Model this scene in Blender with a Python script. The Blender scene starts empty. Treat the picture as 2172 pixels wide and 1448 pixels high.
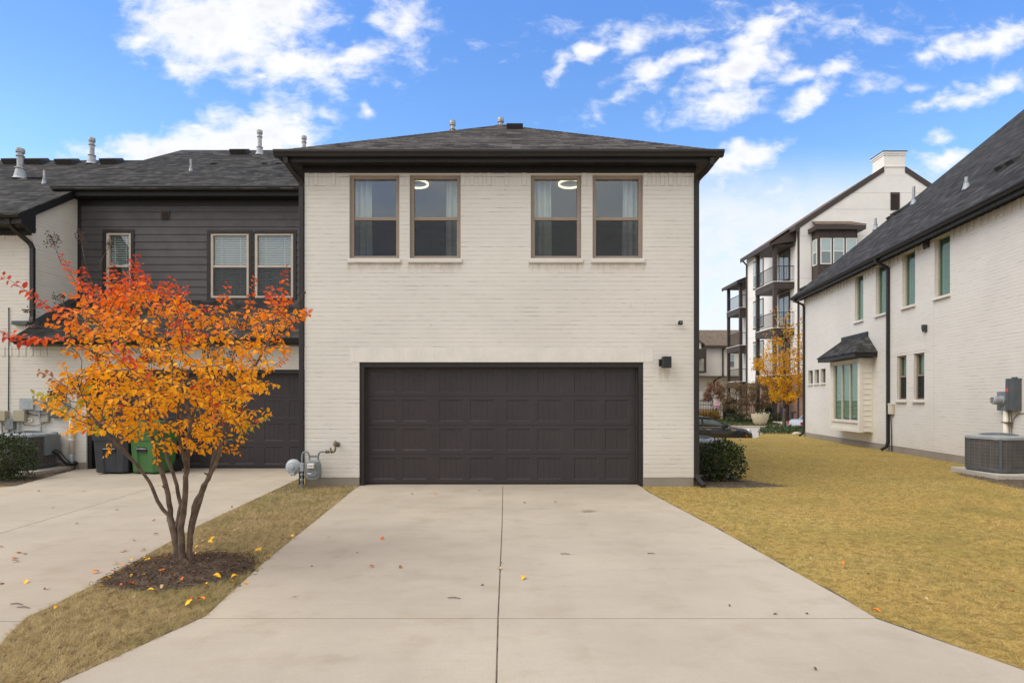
import bpy, bmesh, math, random
import numpy as np
from mathutils import Vector, Matrix

R = math.radians
random.seed(7)
rng = np.random.default_rng(7)
SC = bpy.context.scene
COL = SC.collection

# ------------------------------------------------------------------ camera
EYE = 1.47
FPX = 1207.0
cam_d = bpy.data.cameras.new("camera")
cam = bpy.data.objects.new("camera", cam_d)
COL.objects.link(cam)
cam.location = (0, 0, EYE)
cam.rotation_euler = (R(90), 0, 0)
cam_d.sensor_width = 36
cam_d.lens = FPX / 2172 * 36
cam_d.shift_y = (848 - 724) / 2172
cam_d.clip_end = 2000
cam_d.clip_start = 0.05
SC.camera = cam
SC.view_settings.view_transform = 'Standard'
SC.view_settings.look = 'None'
SC.view_settings.gamma = 1
SC.view_settings.exposure = 0.2
SC.render.film_transparent = False
SC.cycles.max_bounces = 8
SC.cycles.diffuse_bounces = 4
SC.cycles.transparent_max_bounces = 16
SC.cycles.sample_clamp_indirect = 8


def X(px, Y):
    return (px - 1086) / FPX * Y


def Z(py, Y):
    return EYE + (848 - py) / FPX * Y


# ------------------------------------------------------------------ world: sky with clouds
SUN_EL, SUN_AZ = 50.0, 250.0          # azimuth clockwise from +Y: behind the viewer, to the left
W = bpy.data.worlds.new("World")
SC.world = W
W.use_nodes = True
nt = W.node_tree
nt.nodes.clear()


class NT:
    """tiny node helper"""
    def __init__(self, tree):
        self.t = tree

    def n(self, typ, _out=0, _props=None, **ins):
        nd = self.t.nodes.new(typ)
        for k, v in (_props or {}).items():
            setattr(nd, k, v)
        for k, v in ins.items():
            key = int(k[1:]) if k[0] == 'i' and k[1:].isdigit() else k.replace('_', ' ')
            sock = nd.inputs[key]
            if isinstance(v, bpy.types.NodeSocket):
                self.t.links.new(v, sock)
            else:
                sock.default_value = v
        return nd if _out is None else nd.outputs[_out]

    def m(self, op, a, b=0.0, c=0.0, clamp=False):
        return self.n('ShaderNodeMath', _props={'operation': op, 'use_clamp': clamp}, i0=a, i1=b, i2=c)

    def vm(self, op, a, b=(0, 0, 0), out=0):
        return self.n('ShaderNodeVectorMath', _out=out, _props={'operation': op}, i0=a, i1=b)

    def mix(self, fac, a, b, blend='MIX'):
        def col(v):
            return v if isinstance(v, bpy.types.NodeSocket) else (tuple(v) + (1,))[:4]
        nd = self.t.nodes.new('ShaderNodeMix')
        nd.data_type = 'RGBA'
        nd.blend_type = blend
        for i, v in ((0, fac), (6, col(a)), (7, col(b))):
            if isinstance(v, bpy.types.NodeSocket):
                self.t.links.new(v, nd.inputs[i])
            else:
                nd.inputs[i].default_value = v
        return nd.outputs[2]

    def mr(self, v, a, b, c=0.0, d=1.0, smooth=True):
        nd = self.t.nodes.new('ShaderNodeMapRange')
        nd.interpolation_type = 'SMOOTHSTEP' if smooth else 'LINEAR'
        self.t.links.new(v, nd.inputs[0])
        for i, x in zip((1, 2, 3, 4), (a, b, c, d)):
            nd.inputs[i].default_value = x
        return nd.outputs[0]

    def noise(self, vec, scale, detail=4, rough=.55, dist=0.0, out=0):
        return self.n('ShaderNodeTexNoise', _out=out, Vector=vec, Scale=scale, Detail=detail, Roughness=rough, Distortion=dist)

    def mapping(self, vec, loc=(0, 0, 0), rot=(0, 0, 0), scale=(1, 1, 1), typ='POINT'):
        return self.n('ShaderNodeMapping', _props={'vector_type': typ}, Vector=vec, Location=loc, Rotation=rot, Scale=scale)


w = NT(nt)
geo = w.n('ShaderNodeTexCoord', _out=0)
sep = w.n('ShaderNodeSeparateXYZ', _out=None, i0=geo)
dx, dy, dz = sep.outputs
ys = w.m('MAXIMUM', dy, 0.06)
U = w.m('MULTIPLY', w.m('DIVIDE', dx, ys), FPX / 100)        # bearing of a direction, hundreds of units
V = w.m('MULTIPLY', w.m('DIVIDE', dz, ys), FPX / 100)
uv = w.n('ShaderNodeCombineXYZ', i0=U, i1=V, i2=0.0)
warp = w.noise(uv, .75, 3, .6, out=1)
uvw = w.vm('ADD', uv, w.vm('MULTIPLY', w.vm('SUBTRACT', warp, (.5, .5, .5)), (1.3, .9, 0)))
BLOBS = [  # bearing x, elevation (picture units), half sizes, tilt, weight
    (455, 55, 190, 105, 0, 1.1), (560, 20, 170, 70, 0, 1.1), (600, 135, 200, 52, -6, 1.0), (740, 125, 110, 28, 18, .9),
    (400, 140, 70, 45, 0, .85), (300, 90, 70, 30, 10, .75), (560, 178, 60, 30, 0, .6), (690, 190, 70, 28, 10, .5),
    (845, 35, 60, 55, -25, .75), (690, 42, 40, 14, 0, .5),
    (520, 290, 160, 68, 8, 1.15), (350, 315, 150, 40, 10, 1.05), (600, 280, 80, 52, -15, .95), (200, 325, 80, 22, 0, .6), (430, 345, 190, 40, 0, 1.0),
    (776, 238, 26, 24, 0, .7), (690, 240, 34, 16, 0, .45),
    (1200, 145, 46, 18, 32, .75), (1258, 116, 40, 24, 30, .8), (1340, 82, 60, 36, 28, .75),
    (1395, 138, 90, 28, 18, .85), (1470, 118, 70, 26, 8, .8), (1570, 140, 120, 56, 22, 1.1), (1600, 75, 80, 42, 35, .9), (1640, 35, 30, 18, 40, .6),
    (1535, 225, 100, 40, 14, .9), (1640, 130, 70, 26, 35, .7), (1715, 205, 80, 26, 28, .8), (1780, 150, 50, 22, 30, .75), (1690, 160, 60, 24, 0, .65),
    (1860, 175, 70, 26, 15, .45),
    (2040, 100, 110, 28, 12, .8), (2130, 80, 80, 30, 20, .75), (1960, 125, 50, 20, -8, .6), (2080, 185, 130, 26, 20, .8), (1990, 215, 60, 16, 18, .6), (1940, 180, 40, 14, 0, .5),
    (1590, 330, 72, 34, 12, 1.0), (1545, 355, 60, 30, 0, .85), (1390, 240, 30, 16, 40, .45),
    (1985, 300, 46, 20, 12, .6), (2010, 345, 100, 24, 12, .75), (1640, 405, 30, 14, 45, .3), (1530, 395, 24, 12, 0, .4),
    (1450, 60, 420, 26, 4, .33), (1750, 60, 260, 34, -8, .38), (880, 100, 80, 40, 60, .35), (1330, 190, 180, 26, 28, .36),
    (-300, 150, 200, 90, 0, 1.0), (2600, 150, 240, 60, 10, .9),
]
env = None
for px, py, rx, ry, tilt, wt in BLOBS:
    q = w.mapping(uvw, loc=((px - 1086) / 100, (848 - py) / 100, 0), rot=(0, 0, R(tilt)), scale=(rx / 100, ry / 100, 1), typ='TEXTURE')
    ln = w.vm('LENGTH', q, out=1)
    e = w.m('MULTIPLY', w.m('SUBTRACT', 1.25, ln), wt)
    env = e if env is None else w.n('ShaderNodeMath', _props={'operation': 'SMOOTH_MAX'}, i0=env, i1=e, i2=.12)
env = w.m('MAXIMUM', env, -1.5)
nz = w.noise(w.mapping(uv, rot=(0, 0, R(18)), scale=(1.0, 1.5, 1)), 1.5, 9, .62, .35)
nz2 = w.noise(w.mapping(uv, rot=(0, 0, R(25)), scale=(.55, 1.6, 1)), 3.2, 7, .65, .3)
dens = w.m('ADD', env, w.m('ADD', w.m('MULTIPLY', w.m('SUBTRACT', nz, .5), 1.8), w.m('MULTIPLY', w.m('SUBTRACT', nz2, .5), .7)))
front = w.mr(dens, .0, 1.05)
front = w.m('MULTIPLY', front, w.mr(dy, .05, .2))
# behind the viewer the sky is a broken overcast
cl = w.m('DIVIDE', 1.0, w.m('MAXIMUM', dz, .12))
cpl = w.n('ShaderNodeCombineXYZ', i0=w.m('MULTIPLY', dx, cl), i1=w.m('MULTIPLY', dy, cl), i2=0.0)
ov = w.noise(cpl, .55, 5, .55)
back = w.m('MULTIPLY', w.mr(ov, .28, .5, .55, 1.0), w.mr(dy, .25, -.15))
high = w.m('MULTIPLY', w.mr(ov, .3, .55, .55, 1.0), w.mr(dz, .60, .78))
side = w.m('MULTIPLY', w.mr(ov, .3, .55, .7, 1.0), w.mr(w.m('ABSOLUTE', dx), .76, .88))
mask = w.m('MAXIMUM', w.m('MAXIMUM', front, back), w.m('MAXIMUM', high, side))
sky = w.n('ShaderNodeTexSky', _props={'sky_type': 'NISHITA', 'sun_disc': False, 'sun_elevation': R(SUN_EL), 'sun_rotation': R(SUN_AZ),
                                      'air_density': 1.0, 'dust_density': .6, 'ozone_density': 2.0})
skyc = w.n('ShaderNodeHueSaturation', Color=sky, Hue=.503, Saturation=1.2, Value=2.45)
skyc = w.mix(w.mr(V, 5.2, 8.8, 0.0, .38), skyc, (1.0, 2.75, 8.3))
hz = w.m('MULTIPLY', w.mr(V, 5.5, 3.8, 0.0, .95), w.mr(nz, .3, .6, .8, 1.0))
skyc = w.mix(hz, skyc, (7.9, 8.3, 9.0))
shade = w.mr(w.noise(uvw, .8, 4, .55), .35, .62, 0, 1)
cloudc = w.mix(w.m('MULTIPLY', shade, w.mr(dens, .5, 1.6)), (9.2, 9.2, 9.4), (7.4, 7.6, 8.1))
cloudc = w.mix(w.m('MAXIMUM', w.mr(dy, .1, -.3), w.mr(w.m('ABSOLUTE', dx), .76, .9)), cloudc, w.mix(w.mr(w.m('ABSOLUTE', dx), .6, .85), (9.0, 9.05, 9.1), (12.0, 11.9, 11.7)))
skyc = w.mix(mask, skyc, cloudc)
skyc = w.mix(w.mr(dz, 0.0, -.02), skyc, (2.2, 2.1, 1.9))
bg = w.n('ShaderNodeBackground', Color=skyc, Strength=.1)
out = nt.nodes.new('ShaderNodeOutputWorld')
nt.links.new(bg, out.inputs[0])
W.cycles.sampling_method = 'MANUAL'
W.cycles.sample_map_resolution = 512

sun_d = bpy.data.lights.new("sun", 'SUN')
sun_d.energy = 2.3
sun_d.angle = R(50)
sun_d.color = (1.0, .95, .87)
sun = bpy.data.objects.new("sun", sun_d)
COL.objects.link(sun)
sd = Vector((math.sin(R(SUN_AZ)) * math.cos(R(SUN_EL)), math.cos(R(SUN_AZ)) * math.cos(R(SUN_EL)), math.sin(R(SUN_EL))))
sun.rotation_euler = sd.to_track_quat('Z', 'Y').to_euler()
sun.location = sd * 60

# ------------------------------------------------------------------ mesh helpers


class Fr:
    """wall frame: a along u, b outward along n, c up"""
    def __init__(self, O, u=(1, 0, 0), n=(0, -1, 0)):
        self.O = Vector(O)
        self.u = Vector(u).normalized()
        self.n = Vector(n).normalized()

    def __call__(self, a, b, c):
        return self.O + self.u * a + self.n * b + Vector((0, 0, c))

    def sub(self, a, b, c):
        return Fr(self(a, b, c), self.u, self.n)


WORLD = Fr((0, 0, 0), (1, 0, 0), (0, 1, 0))


class MB:
    def __init__(self):
        self.v, self.f = [], []

    def add(self, vs, fs):
        o = len(self.v)
        self.v += [tuple(p) for p in vs]
        self.f += [tuple(i + o for i in f) for f in fs]

    def poly(self, pts):
        self.add(pts, [range(len(pts))])

    def box(self, F, a0, a1, b0, b1, c0, c1):
        P = [F(a, b, c) for c in (c0, c1) for b in (b0, b1) for a in (a0, a1)]
        self.add(P, [(0, 2, 3, 1), (4, 5, 7, 6), (0, 1, 5, 4), (2, 6, 7, 3), (0, 4, 6, 2), (1, 3, 7, 5)])

    def prism(self, F, pts, b0, b1):
        """pts (a,c) polygon extruded along b"""
        n = len(pts)
        P = [F(a, b0, c) for a, c in pts] + [F(a, b1, c) for a, c in pts]
        self.add(P, [tuple(range(n)), tuple(range(2 * n - 1, n - 1, -1))] + [(i, i + n, (i + 1) % n + n, (i + 1) % n) for i in range(n)])

    def slab(self, pts, t):
        """3d polygon given thickness t straight down"""
        n = len(pts)
        P = [Vector(p) for p in pts]
        Q = [p - Vector((0, 0, t)) for p in P]
        self.add(P + Q, [tuple(range(n)), tuple(range(2 * n - 1, n - 1, -1))] + [(i, i + n, (i + 1) % n + n, (i + 1) % n) for i in range(n)])

    def extr(self, F, prof, a0, a1):
        """profile (b,c) swept along a"""
        n = len(prof)
        P = [F(a0, b, c) for b, c in prof] + [F(a1, b, c) for b, c in prof]
        self.add(P, [tuple(range(n)), tuple(range(2 * n - 1, n - 1, -1))] + [(i, i + n, (i + 1) % n + n, (i + 1) % n) for i in range(n)])

    def tube(self, path, r, n=8, cap=True):
        path = [Vector(p) for p in path]
        rs = r if isinstance(r, (list, tuple)) else [r] * len(path)
        P, F = [], []
        prev = None
        for i, p in enumerate(path):
            t = (path[min(i + 1, len(path) - 1)] - path[max(i - 1, 0)])
            t = t.normalized() if t.length > 1e-9 else Vector((0, 0, 1))
            if prev is None:
                s = t.cross(Vector((0, 0, 1)))
                if s.length < 1e-3:
                    s = t.cross(Vector((1, 0, 0)))
            else:
                s = prev - t * prev.dot(t)
                if s.length < 1e-6:
                    s = t.orthogonal()
            s.normalize()
            prev = s
            q = t.cross(s)
            for k in range(n):
                an = 2 * math.pi * k / n
                P.append(p + (s * math.cos(an) + q * math.sin(an)) * rs[i])
        for i in range(len(path) - 1):
            for k in range(n):
                F.append((i * n + k, i * n + (k + 1) % n, (i + 1) * n + (k + 1) % n, (i + 1) * n + k))
        if cap:
            F.append(tuple(range(n - 1, -1, -1)))
            F.append(tuple(range((len(path) - 1) * n, len(path) * n)))
        self.add(P, F)

    def rtube(self, F, path, wa, wb):
        """rectangular pipe along path of (a,b,c): widths across"""
        P, Fc = [], []
        pts = [Vector(F(*p)) for p in path]
        for i, p in enumerate(pts):
            t = (pts[min(i + 1, len(pts) - 1)] - pts[max(i - 1, 0)]).normalized()
            s = F.u - t * F.u.dot(t)
            if s.length < .3:
                s = F.n - t * F.n.dot(t)
            s.normalize()
            q = t.cross(s)
            for sa, sb in ((-1, -1), (1, -1), (1, 1), (-1, 1)):
                P.append(p + s * sa * wa / 2 + q * sb * wb / 2)
        for i in range(len(pts) - 1):
            for k in range(4):
                Fc.append((i * 4 + k, i * 4 + (k + 1) % 4, (i + 1) * 4 + (k + 1) % 4, (i + 1) * 4 + k))
        Fc.append((3, 2, 1, 0))
        L = (len(pts) - 1) * 4
        Fc.append((L, L + 1, L + 2, L + 3))
        self.add(P, Fc)

    def lathe(self, c, prof, n=20, axis=(0, 0, 1)):
        """prof: (radius, height) list"""
        ax = Vector(axis).normalized()
        s = ax.orthogonal().normalized()
        q = ax.cross(s)
        c = Vector(c)
        P, F = [], []
        for r, h in prof:
            for k in range(n):
                an = 2 * math.pi * k / n
                P.append(c + ax * h + (s * math.cos(an) + q * math.sin(an)) * max(r, 1e-4))
        for i in range(len(prof) - 1):
            for k in range(n):
                F.append((i * n + k, i * n + (k + 1) % n, (i + 1) * n + (k + 1) % n, (i + 1) * n + k))
        F.append(tuple(range(n - 1, -1, -1)))
        F.append(tuple(range((len(prof) - 1) * n, len(prof) * n)))
        self.add(P, F)

    def wall(self, F, a0, a1, c0, c1, holes=(), depth=.1, b=0.0):
        """sheet with rectangular openings and reveals going in by depth"""
        A = sorted({a0, a1, *[h[0] for h in holes], *[h[1] for h in holes]})
        C = sorted({c0, c1, *[h[2] for h in holes], *[h[3] for h in holes]})
        A = [a for a in A if a0 <= a <= a1]
        C = [c for c in C if c0 <= c <= c1]
        ids = {}

        def vid(a, c):
            if (a, c) not in ids:
                ids[(a, c)] = len(self.v)
                self.v.append(tuple(F(a, b, c)))
            return ids[(a, c)]
        for i in range(len(A) - 1):
            for j in range(len(C) - 1):
                am, cm = (A[i] + A[i + 1]) / 2, (C[j] + C[j + 1]) / 2
                if any(h[0] < am < h[1] and h[2] < cm < h[3] for h in holes):
                    continue
                self.f.append((vid(A[i], C[j]), vid(A[i + 1], C[j]), vid(A[i + 1], C[j + 1]), vid(A[i], C[j + 1])))
        for h in holes:
            x0, x1, z0, z1 = h[:4]
            d = h[4] if len(h) > 4 else depth
            for p, q in (((x0, z0), (x1, z0)), ((x1, z0), (x1, z1)), ((x1, z1), (x0, z1)), ((x0, z1), (x0, z0))):
                self.add([F(p[0], b, p[1]), F(q[0], b, q[1]), F(q[0], b - d, q[1]), F(p[0], b - d, p[1])], [(0, 1, 2, 3)])

    def build(self, name, mat, parent=None, smooth=False, bevel=0.0, recalc=True, seg=2):
        o0 = Vector(ORG.get(parent.name, (0, 0, 0))) if parent else Vector((0, 0, 0))
        me = bpy.data.meshes.new(name)
        me.from_pydata([(p[0] - o0.x, p[1] - o0.y, p[2] - o0.z) for p in self.v], [], self.f)
        if recalc:
            bm = bmesh.new()
            bm.from_mesh(me)
            bmesh.ops.recalc_face_normals(bm, faces=bm.faces)
            bm.to_mesh(me)
            bm.free()
        me.update()
        uvl = me.uv_layers.new(name="UVMap")
        data = np.zeros(len(me.loops) * 2, dtype=np.float32)
        vs = me.vertices
        for pl in me.polygons:
            n = pl.normal
            if abs(n.z) > .95:
                for li in pl.loop_indices:
                    c = vs[me.loops[li].vertex_index].co
                    data[2 * li] = c.x
                    data[2 * li + 1] = c.y
            else:
                t = Vector((-n.y, n.x, 0)).normalized()
                if abs(t.x) >= abs(t.y):
                    t = t if t.x > 0 else -t
                else:
                    t = t if t.y > 0 else -t
                s = n.cross(t)
                s = s if s.z > 0 else -s
                for li in pl.loop_indices:
                    c = vs[me.loops[li].vertex_index].co + o0
                    data[2 * li] = c.dot(t)
                    data[2 * li + 1] = c.dot(s)
        uvl.data.foreach_set('uv', data)
        if smooth:
            me.polygons.foreach_set('use_smooth', [True] * len(me.polygons))
        me.materials.append(mat)
        o = bpy.data.objects.new(name, me)
        COL.objects.link(o)
        if bevel:
            md = o.modifiers.new('bevel', 'BEVEL')
            md.width = bevel
            md.segments = seg
            md.limit_method = 'ANGLE'
        if parent:
            o.parent = parent
            ORG[o.name] = tuple(o0)
        return o


ORG = {}


def root(name, loc, label, cat, group=None):
    o = bpy.data.objects.new(name, None)
    o.empty_display_size = .1
    o.location = loc
    COL.objects.link(o)
    ORG[o.name] = tuple(loc)
    tag(o, label, cat, group)
    return o


def tag(o, label=None, cat=None, group=None, kind=None):
    if label:
        o['label'] = label
    if cat:
        o['category'] = cat
    if group:
        o['group'] = group
    if kind:
        o['kind'] = kind
    return o


def dup(o, loc, label, rz=0, scale=None, group=None):
    c = o.copy()
    COL.objects.link(c)
    c.location = loc
    c.rotation_euler.z = rz
    if scale:
        c.scale = scale
    c['label'] = label
    if group:
        c['group'] = group
    for ch in o.children:
        d = ch.copy()
        COL.objects.link(d)
        d.parent = c
        for g in ch.children:
            e = g.copy()
            COL.objects.link(e)
            e.parent = d
    return c


# ------------------------------------------------------------------ materials
def new_mat(name):
    m = bpy.data.materials.new(name)
    m.use_nodes = True
    m.node_tree.nodes.clear()
    return m, NT(m.node_tree)


def finish(m, k, shader, disp=None):
    o = m.node_tree.nodes.new('ShaderNodeOutputMaterial')
    m.node_tree.links.new(shader, o.inputs[0])
    return m


def bsdf(k, color, rough=.6, bump=None, strength=.5, dist=.01, metal=0.0, spec=.5, coat=0.0, normal=None):
    if not isinstance(color, bpy.types.NodeSocket):
        color = (tuple(color) + (1,))[:4]
    kw = dict(Base_Color=color, Roughness=rough, Metallic=metal)
    b = k.n('ShaderNodeBsdfPrincipled', _out=None, **kw)
    b.inputs['Specular IOR Level'].default_value = spec
    b.inputs['Coat Weight'].default_value = coat
    if bump is not None:
        nb = k.n('ShaderNodeBump', Strength=strength, Distance=dist, Height=bump)
        k.t.links.new(nb, b.inputs['Normal'])
    return b.outputs[0]


def uvc(k):
    return k.n('ShaderNodeTexCoord', _out=2)


def pos(k):
    return k.n('ShaderNodeNewGeometry', _out=0)


def simple(name, color, rough=.6, metal=0.0, var=.12, scale=6.0, bump=.15, dist=.002, spec=.5, coat=0.0, bscale=60.0):
    m, k = new_mat(name)
    p = pos(k)
    n = k.noise(p, scale, 5, .6)
    dark = tuple(c * (1 - var) for c in color)
    lite = tuple(min(1, c * (1 + var)) for c in color)
    c = k.mix(k.mr(n, .3, .7), dark, lite)
    r = k.mr(k.noise(p, scale * 2.3, 3, .6), .3, .7, max(rough - .08, .02), min(rough + .08, 1), smooth=False)
    return finish(m, k, bsdf(k, c, r, k.noise(p, bscale, 3, .6), bump, dist, metal, spec, coat))


def painted_brick(name, base, bw=.255, rh=.0745, stains=()):
    m, k = new_mat(name)
    uv0 = uvc(k)
    p = pos(k)
    wob = k.vm('MULTIPLY', k.vm('SUBTRACT', k.noise(p, 5, 3, .6, out=1), (.5, .5, .5)), (.012, .007, 0))
    uvq = k.vm('ADD', uv0, wob)

    def brick(ms, sm):
        b = k.n('ShaderNodeTexBrick', _out=None, _props={'offset': .5}, Vector=uvq, Color1=(.35, .35, .35, 1), Color2=(.65, .65, .65, 1), Mortar=(.5, .5, .5, 1), Scale=1.0)
        b.inputs['Mortar Size'].default_value = ms
        b.inputs['Mortar Smooth'].default_value = sm
        b.inputs['Brick Width'].default_value = bw
        b.inputs['Row Height'].default_value = rh
        return b
    b1 = brick(.007, .5)
    b2 = brick(.0032, .25)
    rand = k.n('ShaderNodeSeparateColor', Color=b1.outputs[0])
    patch = k.noise(p, .7, 4, .6)
    fine = k.noise(p, 45, 4, .65)
    mid = k.noise(p, 9, 4, .6)
    c = k.mix(k.mr(patch, .3, .7), tuple(x * .95 for x in base), tuple(min(1, x * 1.03) for x in base))
    c = k.mix(k.mr(rand, .35, .65, .0, .09), c, (.50, .46, .40))
    c = k.mix(k.mr(mid, .55, .8, 0, .10), c, (.56, .50, .42))
    vq = k.n('ShaderNodeSeparateXYZ', _out=1, i0=uvq)
    fr = k.m('FRACT', k.m('DIVIDE', vq, rh))
    bed = k.mr(k.m('ABSOLUTE', k.m('SUBTRACT', fr, .5)), .43, .475)
    cn = k.noise(k.mapping(uv0, scale=(1.0, 7.5, 1)), 2.0, 5, .72)
    crack = k.m('MAXIMUM', k.m('MULTIPLY', bed, k.mr(cn, .49, .64)), k.m('MULTIPLY', b2.outputs[1], k.mr(k.noise(uv0, 3.1, 4, .7), .60, .72)))
    c = k.mix(k.m('MULTIPLY', crack, .70), c, (.15, .13, .11))
    c = k.mix(k.m('MULTIPLY', bed, .13), c, (.30, .27, .23))
    pit = k.mr(k.noise(p, 26, 2, .5), .74, .80)
    c = k.mix(k.m('MULTIPLY', pit, .35), c, (.22, .19, .16))
    zz = k.n('ShaderNodeSeparateXYZ', _out=2, i0=p)
    dirt = k.m('MULTIPLY', k.mr(zz, .75, .12, 0, 1), k.mr(k.noise(p, 3.5, 4, .6), .35, .7, .1, .32))
    c = k.mix(dirt, c, (.50, .43, .33))
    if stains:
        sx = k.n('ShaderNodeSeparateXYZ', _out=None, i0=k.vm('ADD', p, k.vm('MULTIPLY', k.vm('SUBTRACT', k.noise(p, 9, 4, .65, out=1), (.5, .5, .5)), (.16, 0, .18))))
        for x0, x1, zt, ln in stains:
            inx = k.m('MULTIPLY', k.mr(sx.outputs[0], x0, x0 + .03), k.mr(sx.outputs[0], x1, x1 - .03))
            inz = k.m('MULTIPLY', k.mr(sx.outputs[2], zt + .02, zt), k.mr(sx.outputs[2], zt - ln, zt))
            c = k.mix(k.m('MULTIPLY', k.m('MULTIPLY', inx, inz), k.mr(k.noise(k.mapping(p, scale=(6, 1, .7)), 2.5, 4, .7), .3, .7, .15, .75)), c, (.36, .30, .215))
    h = k.m('ADD', k.m('MULTIPLY', bed, -1.0), k.m('ADD', k.m('MULTIPLY', fine, .35), k.m('ADD', k.m('MULTIPLY', mid, .45), k.m('MULTIPLY', rand, .6))))
    return finish(m, k, bsdf(k, c, .62, h, .55, .006, spec=.35))


def shingles(name, c1, c2, c3, row=.143, wid=.31):
    m, k = new_mat(name)
    uv0 = uvc(k)
    p = pos(k)
    wob = k.vm('MULTIPLY', k.vm('SUBTRACT', k.noise(p, 3, 3, .6, out=1), (.5, .5, .5)), (.03, .009, 0))
    uvq = k.vm('ADD', uv0, wob)
    b = k.n('ShaderNodeTexBrick', _out=None, _props={'offset': .37, 'offset_frequency': 2}, Vector=uvq, Color1=(0, 0, 0, 1), Color2=(1, 1, 1, 1), Mortar=(.5, .5, .5, 1), Scale=1.0)
    b.inputs['Mortar Size'].default_value = .004
    b.inputs['Mortar Smooth'].default_value = .1
    b.inputs['Brick Width'].default_value = wid
    b.inputs['Row Height'].default_value = row
    rnd = k.n('ShaderNodeSeparateColor', Color=b.outputs[0])
    b3 = k.n('ShaderNodeTexBrick', _out=None, _props={'offset': .61, 'offset_frequency': 3}, Vector=uvq, Color1=(0, 0, 0, 1), Color2=(1, 1, 1, 1), Mortar=(.5, .5, .5, 1), Scale=1.0)
    b3.inputs['Mortar Size'].default_value = 0
    b3.inputs['Brick Width'].default_value = wid * .47
    b3.inputs['Row Height'].default_value = row
    rnd3 = k.n('ShaderNodeSeparateColor', Color=b3.outputs[0])
    gran = k.noise(p, 160, 3, .7)
    f = k.m('ADD', k.m('MULTIPLY', rnd, .6), k.m('ADD', k.m('MULTIPLY', rnd3, .40), k.m('MULTIPLY', k.m('SUBTRACT', gran, .5), .9)))
    c = k.mix(k.mr(f, .0, .5), c1, c2)
    c = k.mix(k.mr(f, .45, .95), c, c3)
    vrow = k.n('ShaderNodeSeparateXYZ', _out=1, i0=uvq)
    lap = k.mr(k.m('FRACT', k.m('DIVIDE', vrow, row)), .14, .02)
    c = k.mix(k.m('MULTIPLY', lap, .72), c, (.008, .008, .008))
    c = k.mix(k.m('MULTIPLY', b.outputs[1], .55), c, (.012, .012, .013))
    c = k.mix(k.mr(k.noise(p, .6, 4, .6), .4, .75, 0, .12), c, c3)
    vv = k.n('ShaderNodeSeparateXYZ', _out=1, i0=uvq)
    saw = k.m('SUBTRACT', 1.0, k.m('FRACT', k.m('DIVIDE', vv, row)))
    h = k.m('ADD', k.m('MULTIPLY', saw, .8), k.m('ADD', k.m('MULTIPLY', rnd, .35), k.m('MULTIPLY', gran, .25)))
    return finish(m, k, bsdf(k, c, .9, h, .8, .012, spec=.06))


def concrete(name, base, stain=True):
    m, k = new_mat(name)
    p = pos(k)
    big = k.noise(p, .55, 5, .6)
    mid = k.noise(k.mapping(p, scale=(1, 1.6, 1)), 2.2, 6, .62)
    fine = k.noise(p, 90, 4, .7)
    spk = k.noise(p, 240, 2, .5)
    c = k.mix(k.mr(big, .3, .7), tuple(x * .88 for x in base), tuple(x * 1.08 for x in base))
    c = k.mix(k.mr(mid, .48, .75, 0, .55), c, tuple(x * y for x, y in zip(base, (.78, .72, .66))))
    c = k.mix(k.mr(mid, .42, .25, 0, .30), c, tuple(x * y for x, y in zip(base, (1.10, 1.14, 1.20))))
    c = k.mix(k.mr(k.noise(p, 28, 3, .7), .45, .72, 0, .22), c, tuple(x * .80 for x in base))
    c = k.mix(k.mr(fine, .4, .75, 0, .30), c, tuple(x * .72 for x in base))
    c = k.mix(k.mr(spk, .62, .74, 0, .35), c, (.16, .13, .10))
    broom = k.noise(k.mapping(p, scale=(3, 70, 1)), 2.2, 3, .6)
    c = k.mix(k.mr(broom, .42, .7, 0, .16), c, tuple(x * .76 for x in base))
    tyre = k.m('MULTIPLY', k.mr(k.noise(k.mapping(p, scale=(1.6, .12, 1)), 1.7, 3, .55), .5, .68, 0, .20), k.mr(mid, .3, .65))
    c = k.mix(tyre, c, tuple(x * y for x, y in zip(base, (.70, .66, .62))))
    streak = k.noise(k.mapping(p, scale=(.5, 5, 1)), 3.0, 4, .6)
    c = k.mix(k.mr(streak, .55, .8, 0, .16), c, (.30, .25, .20))
    if stain:
        for (sx, sy, rx, ry, st) in ((1.02, 7.52, .15, .10, .65), (.33, 7.7, .30, .05, .22), (1.75, 7.75, .26, .04, .2), (-.65, 7.75, .55, .16, .12), (1.25, 4.95, .26, .03, .14),
                                     (-1.0, 3.25, .18, .08, .16), (-.75, 4.72, .45, .14, .12), (-3.95, 10.35, .5, .12, .22), (-5.1, 9.1, .7, .15, .12)):
            q = k.mapping(k.vm('ADD', p, k.vm('MULTIPLY', k.vm('SUBTRACT', k.noise(p, 6, 4, .6, out=1), (.5, .5, .5)), (.25, .25, 0))), loc=(sx, sy, 0), scale=(rx, ry, 100), typ='TEXTURE')
            c = k.mix(k.mr(k.vm('LENGTH', q, out=1), 1.05, .35, 0, st), c, (.155, .115, .06))
    h = k.m('ADD', k.m('MULTIPLY', fine, .5), k.m('ADD', k.m('MULTIPLY', spk, .3), k.m('MULTIPLY', mid, .5)))
    return finish(m, k, bsdf(k, c, .85, h, .35, .004, spec=.3))


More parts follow.
